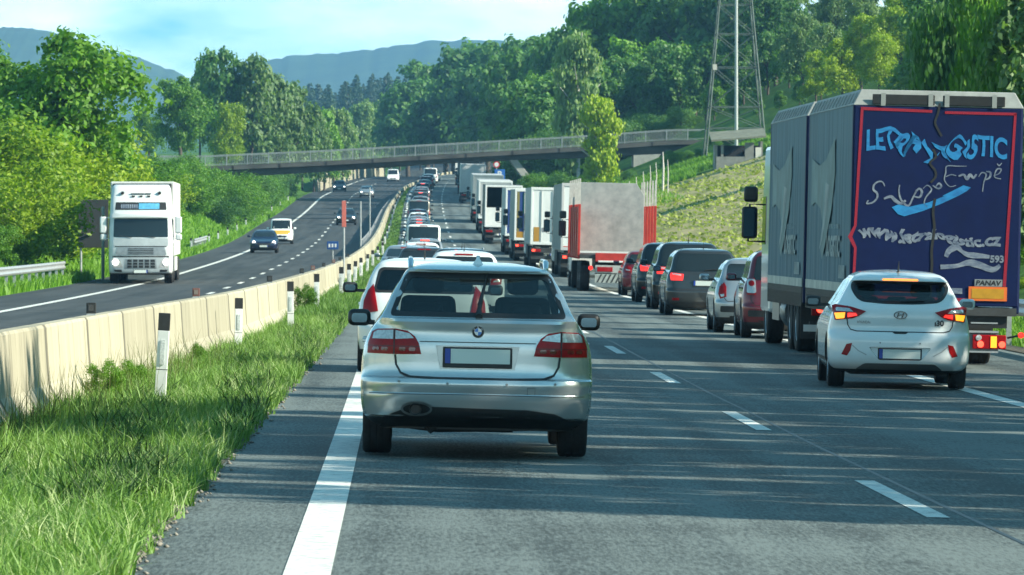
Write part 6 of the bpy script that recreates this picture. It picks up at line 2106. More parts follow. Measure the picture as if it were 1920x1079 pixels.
def hut():
    Z = 488.0; xa, xb = px(1340, Z), px(1432, Z)
    zb = pz(309, Z); g = min(ground(xa, Z), ground(xb, Z)) - .3
    root = thing("garden_hut", "small open fronted hut with a slanting pale roof under the pylon", "hut", (0, Z, 0))
    WH = mat("hut render", (.20, .205, .19), .8, var=.25, scale=1.5)
    zt = pz(272, Z)
    mb = MB()
    mb.box((xa+.15, .0, g-1), (xb-.15, .12, pz(294, Z)), WH); mb.box((xa+.05, .1, g-1), (xa+.25, 3, zt), WH); mb.box((xb-.25, .1, g-1), (xb-.05, 3, zt+.3), WH)
    mb.box((px(1397, Z), -.01, g-1), (px(1414, Z), .11, zt+.2), WH); mb.box((px(1352, Z), -.008, pz(294, Z)), (px(1357, Z), .10, zt), WH)
    mb.build("wall", root, 0)
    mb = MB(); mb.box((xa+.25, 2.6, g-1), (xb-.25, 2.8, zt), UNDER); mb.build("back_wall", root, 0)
    mb = MB()
    mb.hexa([(xa-.3, -.7, pz(266, Z)-.02), (xb+.2, -.7, pz(258, Z)), (xb+.2, 3.4, pz(262, Z)+.9), (xa-.3, 3.4, pz(270, Z)+.9), (xa-.3, -.7, pz(266, Z)+.12), (xb+.2, -.7, pz(258, Z)+.14), (xb+.2, 3.4, pz(262, Z)+1.05), (xa-.3, 3.4, pz(270, Z)+1.05)], mat("hut roof", (.15, .16, .12), .8, var=.3, scale=2))
    mb.build("roof", root, 0)
    MB().box((px(1417, Z), -.04, g), (px(1428, Z), .02, zt-.2), mat("sunlit panel", (.62, .60, .54), .7)).build("door", root, 0)  # plain pale colour, lighter than the hut walls
hut()
# thin stakes of an old fence at the foot of the bridge slope
for k, (x, yt, yb) in enumerate([(1243, 285, 330), (1230, 305, 332), (1219, 311, 335), (1206, 322, 345), (1193, 332, 352), (1252, 300, 326), (1180, 340, 356)]):
    Z = 470.0 - k*2; X = px(x, Z); g = ground(X, Z)
    t = thing("fence_stake", "thin pale wooden stake in the grass below the bridge end" if k else "tallest pale forked stake in the grass below the bridge end", "stake", (X, Z, g), "stakes below the bridge")
    MB().tube([(0, 0, -.2), (.05, 0, (pz(yt, Z)-g)*.6), (.0, 0, max(.8, pz(yt, Z)-g))], [.06, .05, .03] if k else [.10, .09, .04], mat("bare pale stake", (.50, .47, .43), .6, var=.2), 6).build("shaft", t, 40)

# ------------------------------------------------------------------ field beside the motorway: tilled ground with rows of young plants
def field():
    m = bpy.data.materials.new("field soil")
    n, l = nodes_of(m); b = n["Principled BSDF"]; b.inputs["Roughness"].default_value = .95; b.inputs["Specular IOR Level"].default_value = .1
    t = n.new("ShaderNodeTexCoord"); mp = n.new("ShaderNodeMapping"); mp.inputs["Scale"].default_value = (1, .12, 1)
    z = n.new("ShaderNodeTexNoise"); z.inputs["Scale"].default_value = .8; z.inputs["Detail"].default_value = 8
    l.new(t.outputs["Object"], mp.inputs["Vector"]); l.new(mp.outputs["Vector"], z.inputs["Vector"])
    r = n.new("ShaderNodeValToRGB"); e = r.color_ramp.elements
    e[0].position = .36; e[0].color = (.20, .21, .065, 1); e[1].position = .66; e[1].color = (.50, .41, .22, 1)
    q = e.new(.5); q.color = (.38, .34, .15, 1)
    l.new(z.outputs["Fac"], r.inputs["Fac"]); l.new(r.outputs["Color"], b.inputs["Base Color"])
    Zs = np.arange(218, 489, 4.0)
    P = []
    for Z in Zs:
        xs = np.linspace(12.6 + max(0, Z-430)*.12, 44, 40)
        P.append(np.stack([xs, np.full_like(xs, Z), H(xs, Z) + .05 + .03*np.sin(xs*5)], -1))
    o = link(bpy.data.objects.new("field", grid_mesh("field", np.array(P), m))); tag(o, None, None, None, "structure")
    # plants in rows that run up the slope
    v, f = [], []
    N = 52000
    row = rng.integers(0, 58, N); u = rng.random(N)
    X = 13 + row*.52 + rng.normal(0, .09, N); Z = 222 + 262*u**1.25
    keep = rng.random(N) < np.clip(.25 + .75*np.sin(X*.7 + Z*.03)**2 + (1-u)*.25, 0, 1)*.6
    X, Z = X[keep], Z[keep]; N = len(X)
    g = H(X, Z) + .06
    s = rng.uniform(.07, .19, N) * (1 + .4*(Z > 380)); a = rng.uniform(0, 2*np.pi, N); tl = rng.uniform(.2, 1.0, N)
    d = np.stack([np.cos(a), np.sin(a), np.zeros(N)], -1); n2 = np.stack([-np.sin(a)*.6, np.cos(a)*.6, tl], -1)
    c = np.stack([X, Z, g], -1)
    V = np.stack([c - d*s[:, None]*.5, c + d*s[:, None]*.5, c + d*s[:, None]*.35 + n2*s[:, None], c - d*s[:, None]*.35 + n2*s[:, None]*.9], 1).reshape(-1, 3)
    me = fast_mesh("crop_rows", V, np.arange(4*N).reshape(-1, 4), leafmat("field leaf", (.12, .18, .03), (.30, .34, .08), .3, .15))
    o = link(bpy.data.objects.new("crop_plants", me)); tag(o, None, None, None, "stuff")
field()

# ------------------------------------------------------------------ trees
def leaves(blobs, n, size, clumps=26, spread=.26, droop=0.0, elong=1.5, hollow=.62, seed=0, up=.5):
    """leaf quads gathered in clumps over the outside of ellipsoids (cx,cy,cz,rx,ry,rz)"""
    r = np.random.default_rng(seed)
    B = np.array(blobs, float)
    wgt = (B[:, 3]*B[:, 5]) ; wgt = wgt / wgt.sum()
    C, Rr = [], []
    for i, b in enumerate(B):
        k = max(6, int(clumps * len(B) * wgt[i]))
        d = r.normal(size=(k, 3)); d /= np.linalg.norm(d, axis=1)[:, None]
        d[:, 2] = np.where(d[:, 2] < -.5, -d[:, 2], d[:, 2])
        q = r.uniform(hollow, 1.05, (k, 1))
        C.append(b[:3] + d*b[3:6]*q); Rr.append(np.repeat(b[3:6][None], k, 0))
    C = np.concatenate(C); Rr = np.concatenate(Rr)
    cw = r.uniform(.4, 1.6, len(C)); cw /= cw.sum()
    idx = r.choice(len(C), n, p=cw)
    off = r.normal(size=(n, 3))
    off *= (np.minimum(np.abs(off), 2.0) / np.maximum(np.abs(off), 1e-6))
    p = C[idx] + off * Rr[idx] * spread
    p[:, 2] -= droop * r.random(n)**2 * Rr[idx][:, 2]
    nrm = off + r.normal(size=(n, 3))*.8 + np.array([0, 0, up])
    nrm /= np.linalg.norm(nrm, axis=1)[:, None]
    t = np.cross(nrm, r.normal(size=(n, 3))); t /= np.linalg.norm(t, axis=1)[:, None]
    if droop:
        t = t*.4 + np.array([0, 0, -1.0]); t /= np.linalg.norm(t, axis=1)[:, None]
    bt = np.cross(nrm, t); bt /= np.maximum(np.linalg.norm(bt, axis=1)[:, None], 1e-6)
    s = size * r.uniform(.6, 1.4, (n, 1))
    a = t*s*elong*.5; b = bt*s*.5
    V = np.stack([p - a, p + b*.9 - a*.1 + nrm*s*.08, p + a, p - b*.9 - a*.1 + nrm*s*.08], 1).reshape(-1, 3)
    return V

def trunk_mesh(name, h, r, limbs=5, seed=0, m=None, spread=.35, top=.75):
    rr = random.Random(seed)
    mb = MB()
    m = m or mat("tree bark", (.075, .06, .045), .9, var=.4, scale=3, bump=.6, bscale=8)
    pts = [(rr.uniform(-.03, .03)*h*i/4, rr.uniform(-.03, .03)*h*i/4, -.4 + (h*top+.4)*i/4) for i in range(5)]
    mb.tube(pts, [r*1.15, r, r*.8, r*.55, r*.25], m, 8)
    for k in range(limbs):
        a = rr.uniform(0, 6.28); z = h*rr.uniform(.25, .6); L = h*spread*rr.uniform(.6, 1.1)
        mb.tube([(0, 0, z), (math.cos(a)*L*.5, math.sin(a)*L*.5, z+L*.45), (math.cos(a)*L, math.sin(a)*L, z+L*.8)], [r*.45, r*.3, r*.1], m, 6)
    o = mb.build("t", None, 60); me = o.data; me.name = name; bpy.data.objects.remove(o)
    return me

def rblobs(seed, n, R0, z0, z1, rad, taper=.5):
    rr = random.Random(seed); out = []
    for i in range(n):
        t = (i + rr.random()*.8) / n
        z = z0 + (z1 - z0)*t
        k = math.sqrt(max(.05, 1 - (abs(t - .42)/.62)**2)) if taper else 1
        a = i*2.4 + rr.uniform(-.5, .5); d = R0*k*rr.uniform(.35, .95)
        q = rad*rr.uniform(.55, 1.25)*(.65 + .35*k)
        out.append((math.cos(a)*d, math.sin(a)*d, z, q, q, q*.85))
    return out

LM1 = leafmat("fresh green leaves", (.036, .115, .010), (.16, .32, .03))
LM2 = leafmat("yellow green leaves", (.085, .18, .008), (.33, .43, .02))
LM3 = leafmat("deep green leaves", (.030, .095, .022), (.125, .26, .06))
LM4 = leafmat("grey green leaves", (.065, .13, .045), (.22, .33, .12))
LM5 = leafmat("conifer needles", (.018, .045, .022), (.045, .095, .045), .15)
BIRCH = mat("pale birch bark", (.42, .41, .37), .8, var=.4, scale=3, stretch=(1, 1, 4))
PROTO = {}
def proto(key, V, m, trunk):
    n = len(V)//4
    PROTO[key] = (fast_mesh(key + "_leaves", V, np.arange(4*n).reshape(-1, 4), m), trunk)
T10 = [trunk_mesh("trunk_mesh", 10, .22, 6, s, spread=.22) for s in (1, 2)]
# heights normalised to about 10 m
for i in range(3):
    proto("broad%d" % i, leaves(rblobs(10+i, 13, 3.3, 2.4, 9.0, 1.75), 15000, .20, 30, .22, seed=i), (LM1, LM1, LM3)[i], T10[i % 2])
for i in range(3):
    proto("far%d" % i, leaves(rblobs(20+i, 12, 3.0, 2.2, 9.2, 1.65), 6500, .34, 22, .22, seed=10+i), (LM3, LM1, LM4)[i], T10[i % 2])
for i in range(2):
    TP = trunk_mesh('slim_trunk_mesh', 10, .16, 0, 4, top=.9)
    proto("poplar%d" % i, leaves([(random.uniform(-.25, .25), random.uniform(-.25, .25), 1.6+j*.82, .95+.25*math.sin(j*2.1+i)-.05*j, .95+.25*math.cos(j*1.7)-.05*j, .85) for j in range(11)], 5500, .26, 16, .26, seed=30+i), LM4, TP)
for i in range(2):
    V = []
    rr = np.random.default_rng(50+i)
    bl = [(0, 0, 1.2+j*.72, 2.1*(1-j/13)+.15, 2.1*(1-j/13)+.15, .38) for j in range(12)]
    proto("conifer%d" % i, leaves(bl, 4200, .26, 20, .20, droop=.4, seed=60+i), LM5, trunk_mesh("conifer_trunk_mesh", 10, .16, 0, 5, top=.95))
for i in range(4):
    proto("bush%d" % i, leaves(rblobs(70+i, 12, 1.8, .4, 3.0, .85, 0), 13000, .085, 40, .25, seed=70+i), (LM2, LM1, LM2, LM3)[i], trunk_mesh("bush_stem_mesh", 3, .06, 6, 9+i, spread=.5))
proto("weeping", leaves(rblobs(90, 16, 2.6, 2.0, 9.4, 1.3), 15000, .16, 26, .20, droop=2.2, elong=2.2, seed=90), LM1, T10[1])
proto("sparse", leaves(rblobs(120, 15, 2.9, 1.2, 9.4, 1.5), 7500, .26, 9, .22, seed=120), LM1, T10[0])
proto("birch", leaves(rblobs(95, 16, 1.5, 1.2, 9.3, .95), 9000, .22, 22, .28, droop=.5, seed=95), LM2, trunk_mesh("birch_trunk_mesh", 10, .14, 7, 17, BIRCH, .22, .95))

def tree(key, label, X, Z, h, wx=1.0, group=None, rot=None, name=None, cat="tree", ztop=None, sink=.15, m=None):
    g = ground(X, Z) - sink
    if ztop is not None: h = ztop - g
    name = name or {"bro": "broadleaf_tree", "spa": "broadleaf_tree", "far": "broadleaf_tree", "pop": "poplar_tree", "con": "conifer_tree", "bus": "bush", "wee": "weeping_tree", "bir": "birch_tree"}[key[:3]]
    t = thing(name, label, cat, (X, Z, g), group)
    base = 3.6 if key.startswith("bush") else 10.2
    s = h / base
    t.scale = (s*wx, s*wx, s); t.rotation_euler = (0, 0, random.uniform(0, 6.28) if rot is None else rot)
    a, b = PROTO[key]
    link(bpy.data.objects.new("trunk" if base > 5 else "stem", b), t)
    o = link(bpy.data.objects.new("crown" if base > 5 else "foliage", a), t)
    if m:
        o.material_slots[0].link = 'OBJECT'; o.material_slots[0].material = m
    return t

# left: the big tree and its neighbours on the bank
def at(x, Z): return px(x, Z)
tree("broad0", "tall fresh green tree with ragged top, largest on the bank left of the oncoming lorry", at(105, 262), 262, 0, 1.0, ztop=pz(48, 262), m=LM1)
tree("broad1", "dense green tree partly cut by the picture's left edge beside the tall ragged tree", at(18, 268), 268, 0, 1.0, ztop=pz(95, 268))
tree("broad2", "darker tree at the left edge, rising behind the ragged tree", at(-45, 285), 285, 0, .9, ztop=pz(60, 285), m=LM1)
tree("broad1", "rounded bright green tree left of the bridge end, seen against blue hills", at(338, 610), 610, 0, .92, ztop=pz(138, 610), m=LM1)
tree("broad0", "lower bright green tree joined to the rounded tree before the bridge end", at(280, 630), 630, 0, .75, ztop=pz(195, 630), m=LM1)
tree("broad2", "yellowish green tree right of the rounded tree above the bridge railing", at(425, 640), 640, 0, .70, ztop=pz(190, 640), m=LM2)
GB_ = "bushes on the left bank"
bush_spots = [(-5, 232, 300, 1.2, 0), (45, 236, 330, 1.1, 2), (95, 258, 262, 1.1, 0), (30, 250, 235, 1.2, 2), (150, 268, 285, 1.0, 0), (75, 240, 400, 1.0, 1), (10, 228, 420, 1.2, 3), (125, 262, 330, 1.1, 1), (165, 275, 250, 1.0, 0), (205, 280, 285, 1.0, 2), (250, 290, 295, 1.1, 0), (100, 250, 380, 1.0, 3), (180, 272, 330, 1.0, 0), (150, 285, 240, 1.0, 2), (130, 275, 400, 1.0, 1), (60, 262, 300, 1.1, 0), (110, 285, 235, 1.1, 0), (190, 290, 270, 1.0, 2),
              (285, 300, 310, 1.3, 1), (215, 262, 330, 1.4, 0), (320, 330, 318, 1.2, 2), (350, 345, 312, 1.3, 3), (385, 360, 330, 1.2, 0), (300, 320, 350, 1.3, 1), (345, 350, 360, 1.4, 3), (305, 470, 292, 1.2, 1), (340, 480, 296, 1.2, 3), (372, 490, 300, 1.2, 1), (395, 500, 318, 1.1, 3), (290, 440, 300, 1.2, 1), (355, 455, 318, 1.2, 1),  (405, 385, 355, 1.1, 1), (365, 365, 385, 1.0, 2), (60, 270, 250, 1.4, 1), (-20, 262, 230, 1.4, 0)]
for k, (x, Z, yt, w, b) in enumerate(bush_spots):
    X = min(at(x, Z), float(xO(Z)) - 3.4)
    tree("bush%d" % b, "dense leafy bush in the thick yellow-green growth on the left bank", X, Z, 0, w, GB_, ztop=pz(yt, Z), name="bush", cat="bush", m=(LM2 if b in (0, 2) else LM1))
for k, (x, Z, yt, w) in enumerate([(430, 470, 362, 1.3), (455, 500, 345, 1.3), (485, 520, 350, 1.2), (510, 545, 338, 1.3), (540, 590, 338, 1.2), (565, 620, 330, 1.3), (590, 660, 325, 1.2), (440, 520, 330, 1.3), (470, 570, 325, 1.4), (525, 610, 330, 1.3), (580, 700, 322, 1.5), (610, 720, 318, 1.4)]):
    tree("bush%d" % (1 + 2*(k % 2)), "dark leafy bush on the slope below the bridge left of the oncoming lanes", min(at(x, Z), float(xO(Z)) - 2.2), Z, 0, w, "bushes below the bridge", ztop=pz(yt, Z), name="bush", cat="bush", m=LM1 if k % 2 else LM3)

# tall grey-green row beyond the bridge
GP = "poplar row beyond the bridge"
rr = random.Random(5)
for k in range(30):
    x = 455 + k*16.5 + rr.uniform(-6, 6)
    Z = 700 + k*14 + rr.uniform(-20, 20)
    if Z > 880: Z = 1150 + (k-13)*6
    yt = np.interp(x, [450, 520, 560, 600, 700, 800, 930], [215, 225, 240, 215, 196, 205, 200]) + rr.uniform(-14, 14)
    tree("far%d" % (k % 3), "slim grey-green tree in the close row beyond the bridge", at(x, Z), Z, 0, .62, GP, ztop=pz(yt, Z), m=LM4 if k % 3 else LM1)
for x, Z, yt, w, lab in ((415, 690, 95, .95, "tall dark conifer-like tree above the rounded bright tree"), (375, 720, 115, .8, "thin sparse dark tree left of the tall dark one above the bright trees"), (472, 690, 108, 1.0, "tall grey-green tree, second peak beyond the bridge's left half"), (510, 705, 135, 1.0, "grey-green tree stepping down right of the second peak"), (545, 715, 158, 1.0, "grey-green tree at the low right end of the tall group")):
    tree("far%d" % (int(x) % 3), lab, at(x, Z), Z, 0, w*.62, ztop=pz(yt, Z), m=LM3 if x < 430 else LM4)
# distant conifers in the haze
GC = "distant conifers in the haze"
for k in range(38):
    x = 540 + k*8.0 + rr.uniform(-7, 7); Z = 1650 + rr.uniform(-120, 220)
    yt = np.interp(x, [540, 640, 730, 850], [172, 155, 132, 118]) + rr.uniform(-14, 18)
    tree("conifer%d" % (k % 2), "hazy distant conifer before the blue hill", at(x, Z), Z, 0, 1.25, GC, ztop=pz(yt, Z))
for k, (x, Z, yt, w) in enumerate([(765, 1080, 150, 1.0), (800, 1110, 118, 1.0), (850, 1000, 88, .95), (885, 1010, 78, 1.0), (915, 980, 85, .9), (940, 960, 92, .9), (835, 1060, 130, 1.0), (900, 1040, 120, 1.1), (960, 930, 78, .9), (985, 900, 72, .9), (1010, 860, 75, .9), (930, 1000, 150, 1.2), (870, 1030, 150, 1.1)]):
    tree("far%d" % ([0, 2, 0][k % 3]), "blue-green broad tree in the far wood right of the hazy conifers", at(x, Z), Z, 0, w, "far wood beside the blue hill", ztop=pz(yt, Z), m=LM3)

# forest on the right slope
GF = "forest trees on the right slope"
fs_ = [(1395, 600, 90, .8, 3), (1440, 590, 60, .85, 3), (1480, 580, 70, .8, 1), (1520, 570, 50, .85, 4), (1420, 560, 175, .8, 3), (1462, 552, 170, .8, 1), (1500, 545, 150, .8, 3), (1375, 575, 165, .8, 3), (1340, 590, 150, .8, 1), (1540, 540, 110, .8, 1), (955, 800, 110, .8, 3), (985, 790, 95, .8, 3), (1020, 770, 85, .7, 3), (1045, 740, 62, .75, 3), (1075, 720, 45, .7, 3), (1100, 700, 8, .75, 1), (1130, 690, 2, .8, 1), (1165, 700, -30, .8, 1), (1205, 700, -50, .85, 3), (1250, 690, -60, .9, 1), (1290, 680, -70, .9, 3), (1335, 690, -80, .9, 4), (1380, 680, -90, .9, 3), (1430, 670, -80, .9, 4), (1480, 660, -90, .9, 4)]
for k, (x, Z, yt, w, mm) in enumerate(fs_):
    tree("far%d" % (k % 3), "tall forest tree in the back rank of the right slope", at(x, Z), Z, 0, w, GF, ztop=pz(yt, Z), m={1: LM1, 3: LM3, 4: LM4}[mm])
for k in range(30):
    x = 945 + k*19 + rr.uniform(-9, 9); Z = 650 - (k % 3)*18 + rr.uniform(-10, 10)
    X = at(x, Z)
    if X < float(xR(Z)) + 2.5: X = float(xR(Z)) + 2.5 + rr.uniform(0, 1)
    yt = np.interp(x, [940, 1050, 1150, 1300, 1520], [190, 150, 105, 80, 70]) + rr.uniform(-30, 30)
    tree("far%d" % (k % 3), "leafy forest tree in the front rank of the right slope behind the bridge", X, Z, 0, .85, GF, ztop=pz(yt, Z), m=(LM1, LM3, LM3)[k % 3])
for k in range(16):
    x = 960 + k*24 + rr.uniform(-8, 8); Z = 600 + rr.uniform(-6, 14)
    X = max(at(x, Z), float(xR(Z)) + 2.0)
    yt = np.interp(x, [940, 1100, 1270], [285, 240, 210]) + rr.uniform(-12, 12)
    tree("bush%d" % (1 + 2*(k % 2)), "shady undergrowth bush behind the bridge railing", X, Z, 0, 1.2, "undergrowth behind the bridge", ztop=pz(yt, Z), name="bush", cat="bush", m=LM3)
for k, (x, Z, yt) in enumerate([(975, 540, 325), (1005, 530, 330), (1035, 525, 322), (1060, 520, 330), (1110, 515, 328), (1140, 512, 330), (1175, 520, 318), (1265, 525, 285), (1290, 522, 282), (1315, 520, 280), (1250, 530, 295), (1340, 535, 255), (1365, 530, 258), (1395, 532, 250), (1425, 528, 245), (1450, 524, 240), (1475, 520, 235), (1500, 515, 230), (1445, 512, 262), (1480, 506, 255)]):
    tree("bush%d" % (1 + 2*(k % 2)), "low dark bush at the foot of the right slope before the bridge", max(at(x, Z), float(xR(Z)) + 2), Z, 0, 1.3, "bushes at the right slope foot", ztop=pz(yt, Z), name="bush", cat="bush", m=LM1 if k % 3 else LM3)
tree("birch", "slender light green birch standing in front of the bridge railing", at(1120, 505), 505, 0, 1.05, ztop=pz(165, 505), m=LM2)
tree("birch", "thin pale birch behind the railing left of the slender one", at(1085, 580), 580, 0, .8, ztop=pz(40, 580), m=LM4)
# nearer woods at the right, behind the blue lorry
GN = "near wood behind the blue lorry"
nr = [(1505, 560, 20, .8, 4), (1530, 535, 90, .8, 2), (1550, 545, 40, .8, 4), (1580, 520, 70, .9, 2), (1615, 525, 20, .9, 2), (1650, 515, 60, .9, 2), (1690, 520, -20, .9, 2), (1735, 500, 10, .9, 1), (1775, 470, -40, .9, 1), (1570, 580, -40, .8, 4), (1620, 570, -50, .9, 4), (1700, 560, -70, .9, 1), (1455, 610, -40, .9, 3), (1780, 400, -80, 1.0, 3)]
for k, (x, Z, yt, w, mm) in enumerate(nr):
    tree("broad%d" % (k % 3), "bushy green tree in the near wood rising behind the blue lorry", at(x, Z), Z, 0, w, GN, ztop=pz(yt, Z), m={1: LM1, 2: LM2, 3: LM3, 4: LM4}[mm])
for k, (x, Z, yt, w) in enumerate([(1850, 172, -60, .8), (1905, 164, -90, .8), (1800, 176, -40, .7), (1945, 160, -60, .8)]):
    tree("weeping", ["drooping dark green tree right of the blue lorry's roof edge", "drooping tree at the right picture edge beyond the blue lorry", "drooping tree half hidden by the blue lorry's top right corner", "drooping tree just outside the right picture edge"][k], at(x, Z), Z, 0, w, ztop=pz(yt, Z), m=LM1 if k % 2 else LM3)
for k, (x, Z, yt) in enumerate([(1915, 150, 420), (1925, 135, 520), (1935, 165, 330), (1905, 175, 300), (1890, 195, 380), (1950, 122, 560)]):
    tree("bush%d" % (k % 4), "leafy roadside bush to the right of the blue lorry", max(at(x, Z), 12.4), Z, 0, 1.0, "bushes right of the blue lorry", ztop=pz(yt, Z), name="bush", cat="bush", m=(LM1, LM2)[k % 2])

# roadside trees to the right of the camera's own stretch: they throw the long shadows over the lanes
GS_ = "roadside trees beside the near lanes"
for k, (X, Z, h, w) in enumerate([(16.8, 33.5, 10.6, 0.55), (17, 36.5, 10.6, 0.55), (17.3, 39.5, 9.9, 0.55), (16.5, 42.5, 13, 0.55), (16.8, 46, 12.2, 0.55), (17.8, 49, 12.4, 0.55), (17.6, 52, 10, 0.55), (17.3, 55.5, 9.5, 0.55), (17.3, 58.5, 10.3, 0.55), (17.2, 62, 10, 0.55), (17.4, 65, 9.1, 0.55), (17.5, 68.5, 9.6, 0.55), (16.9, 71.5, 8.9, 0.55), (17.6, 75, 9.3, 0.55), (17.4, 78, 9.7, 0.55), (22.5, 36, 10.1, 0.55), (22.5, 41, 10.4, 0.55), (22.5, 47, 9.6, 0.55), (22.5, 53, 10.2, 0.55), (22.5, 59, 9.7, 0.55), (22.5, 66, 10.4, 0.55), (22.5, 72, 10.3, 0.55)]):
    tree("sparse", "roadside broadleaf tree beyond the right shoulder, outside the picture", X, Z, h, w, GS_)
for k, (X, Z, h, w) in enumerate([(15.5, 113, 7, .45), (15.5, 121, 8, .4), (16, 131, 8, .4), (15.5, 142, 7, .45), (16, 152, 8, .4)]):
    tree("poplar%d" % (k % 2), "slim roadside tree beyond the right shoulder", X, Z, h, w*2, "slim roadside trees on the right")

# ------------------------------------------------------------------ grass
def blades(X, Z, h, w, lean, m, name, seed=3, zoff=0.0):
    r = np.random.default_rng(seed); n = len(X)
    g = H(X, Z) - .02 + zoff
    a = r.uniform(0, 2*np.pi, n); la = r.uniform(0, 2*np.pi, n); ln = lean * r.uniform(.2, 1.3, n) * h
    d = np.stack([np.cos(a), np.sin(a), np.zeros(n)], -1) * (w*.5)[:, None]
    L = np.stack([np.cos(la), np.sin(la)], -1) * ln[:, None]
    b = np.stack([X, Z, g], -1)
    mid = b + np.concatenate([L*.30, (h*.58)[:, None]], 1)
    tip = b + np.concatenate([L, (h*(1-.35*(ln/np.maximum(h, .01))**2).clip(.45, 1))[:, None]], 1)
    V = np.stack([b-d, b+d, mid-d*.8, mid+d*.8, tip], 1).reshape(-1, 3)
    k = (np.arange(n)*5)[:, None]
    Fa = np.concatenate([k+[0, 1, 3], k+[0, 3, 2], k+[2, 3, 4]], 1).reshape(-1, 3)
    o = link(bpy.data.objects.new(name, fast_mesh(name, V, Fa, m)))
    return tag(o, None, None, None, "stuff")
GR1 = leafmat("verge grass", (.026, .095, .012), (.20, .34, .075), .25, .9)
GR2 = leafmat("bank grass", (.06, .17, .012), (.19, .36, .03), .3, .3)
def near_grass():
    n = 200000
    Z = 24 + 99*rng.random(n)**1.8
    e = xG(Z); bq = xB(Z) + .22
    u = rng.random(n)
    e = e + .05*np.sin(Z*3.1) + .04*np.sin(Z*7.7+1) + .02
    X = bq + (e - bq)*u
    clump = .5 + .5*np.sin(X*5.1 + 1.3*np.sin(Z*1.7)) * np.sin(Z*2.3 + 1.7*np.sin(X*3.3))
    keep = rng.random(n) < .45 + .55*clump
    X, Z, u, clump = X[keep], Z[keep], u[keep], clump[keep]
    h = (.10 + .22*rng.random(len(X))**1.6) * (.6 + .75*clump) * (1.1 - .3*u)
    # tufts leaning over the asphalt edge
    blades(X, Z, h, rng.uniform(.006, .015, len(X)), .8, GR1, "verge_grass", 3)
    n = 60000
    Z = 120 + 560*rng.random(n)**1.3
    bq = xB(Z) + .25; e = xG(Z)
    X = bq + (e - bq)*rng.random(n)
    blades(X, Z, rng.uniform(.18, .45, n), rng.uniform(.02, .05, n)*(Z/200), .5, GR1, "median_grass", 4)
    # tall dark seed stems along the foot of the barrier
    n = 420
    Z = 46 + 34*rng.random(n); X = xB(Z) + .3 + .75*rng.random(n)**2
    h = rng.uniform(.35, .68, n)
    SEED = leafmat("seed stems", (.045, .075, .018), (.12, .14, .04), .2)
    blades(X, Z, h, np.full(n, .007), .35, SEED, "tall_grass", 5)
    # paler, longer leaning blades and dry stalks scattered through the green
    n = 26000
    Z = 24 + 94*rng.random(n)**1.8; bq = xB(Z) + .25; e = xG(Z) + .03
    X = bq + (e - bq)*rng.random(n)**.8
    k = rng.random(n) < .25 + .75*(np.sin(X*3.7 + Z*.9)*np.sin(Z*1.1 - X*2.2) > .1)
    X, Z = X[k], Z[k]
    blades(X, Z, rng.uniform(.12, .33, len(X)), rng.uniform(.004, .010, len(X)), .9, leafmat("pale grass", (.17, .28, .09), (.42, .50, .24), .25, .9), "verge_grass", 11)
    n = 22000
    Z = 35 + 85*rng.random(n)**1.9; bq = xB(Z) + .25; e = xG(Z) + .02
    X = bq + (e - bq)*rng.random(n)
    k = np.sin(X*4.1 - Z*.7)*np.sin(Z*.9 + X*1.6) > .25
    X, Z = X[k], Z[k]
    blades(X, Z, rng.uniform(.14, .36, len(X)), rng.uniform(.008, .02, len(X)), .7, leafmat("dark weeds", (.012, .045, .006), (.05, .12, .015), .2, .9), "verge_weeds", 12)
    # head of each stem
    n2 = 160
    Z = 48 + 26*rng.random(n2); X = xB(Z) + .32 + .5*rng.random(n2)**2; h = rng.uniform(.45, .72, n2)
    blades(X, Z, h, np.full(n2, .006), .15, SEED, "tall_grass", 6)
near_grass()
def bank_grass():
    n = 90000
    Z = 150 + 560*rng.random(n)**1.2
    d = rng.random(n)**1.5 * 9
    X = xO(Z) - .15 - d
    blades(X, Z, rng.uniform(.2, .6, n), rng.uniform(.03, .07, n)*(Z/260), .5, GR2, "bank_grass", 8)
    n = 40000
    Z = 88 + 420*rng.random(n)**1.4
    X = xR(Z) + .75 + rng.random(n)**1.3*np.clip(1.6 + (Z > 430)*8, 0, 10)
    blades(X, Z, rng.uniform(.15, .5, n), rng.uniform(.02, .05, n)*(Z/200), .6, GR2, "bank_grass", 9)
    n = 50000                              # strip above the field, below the hut
    Z = 484 + 30*rng.random(n); X = 13 + 26*rng.random(n)
    k = ~((X > 24.5) & (X < 31.5) & (Z < 496)); X, Z = X[k], Z[k]; n = len(X)
    blades(X, Z, rng.uniform(.3, .9, n), rng.uniform(.06, .12, n), .5, GR2, "meadow_grass", 10)
bank_grass()
# leafy weeds by the barrier
for k, (x, Z, h, w) in enumerate([(560, 128, .85, .6), (585, 135, .7, .6), (200, 62, .55, .7), (255, 66, .45, .7), (375, 78, .45, .6)]):
    X = max(px(x, Z), float(xB(Z)) + .45)
    tree("bush%d" % (k % 2 + 1), ["taller leafy weed between the third and fourth delineators", "leafy weed just right of the taller one by the fourth delineator", "low broad weed at the barrier foot left of the nearest delineator", "low weed tuft close to the nearest delineator's foot", "small weed at the barrier foot near the second delineator"][k], X, Z, h, w, None, name="weed", cat="weed", m=LM1, sink=.05)

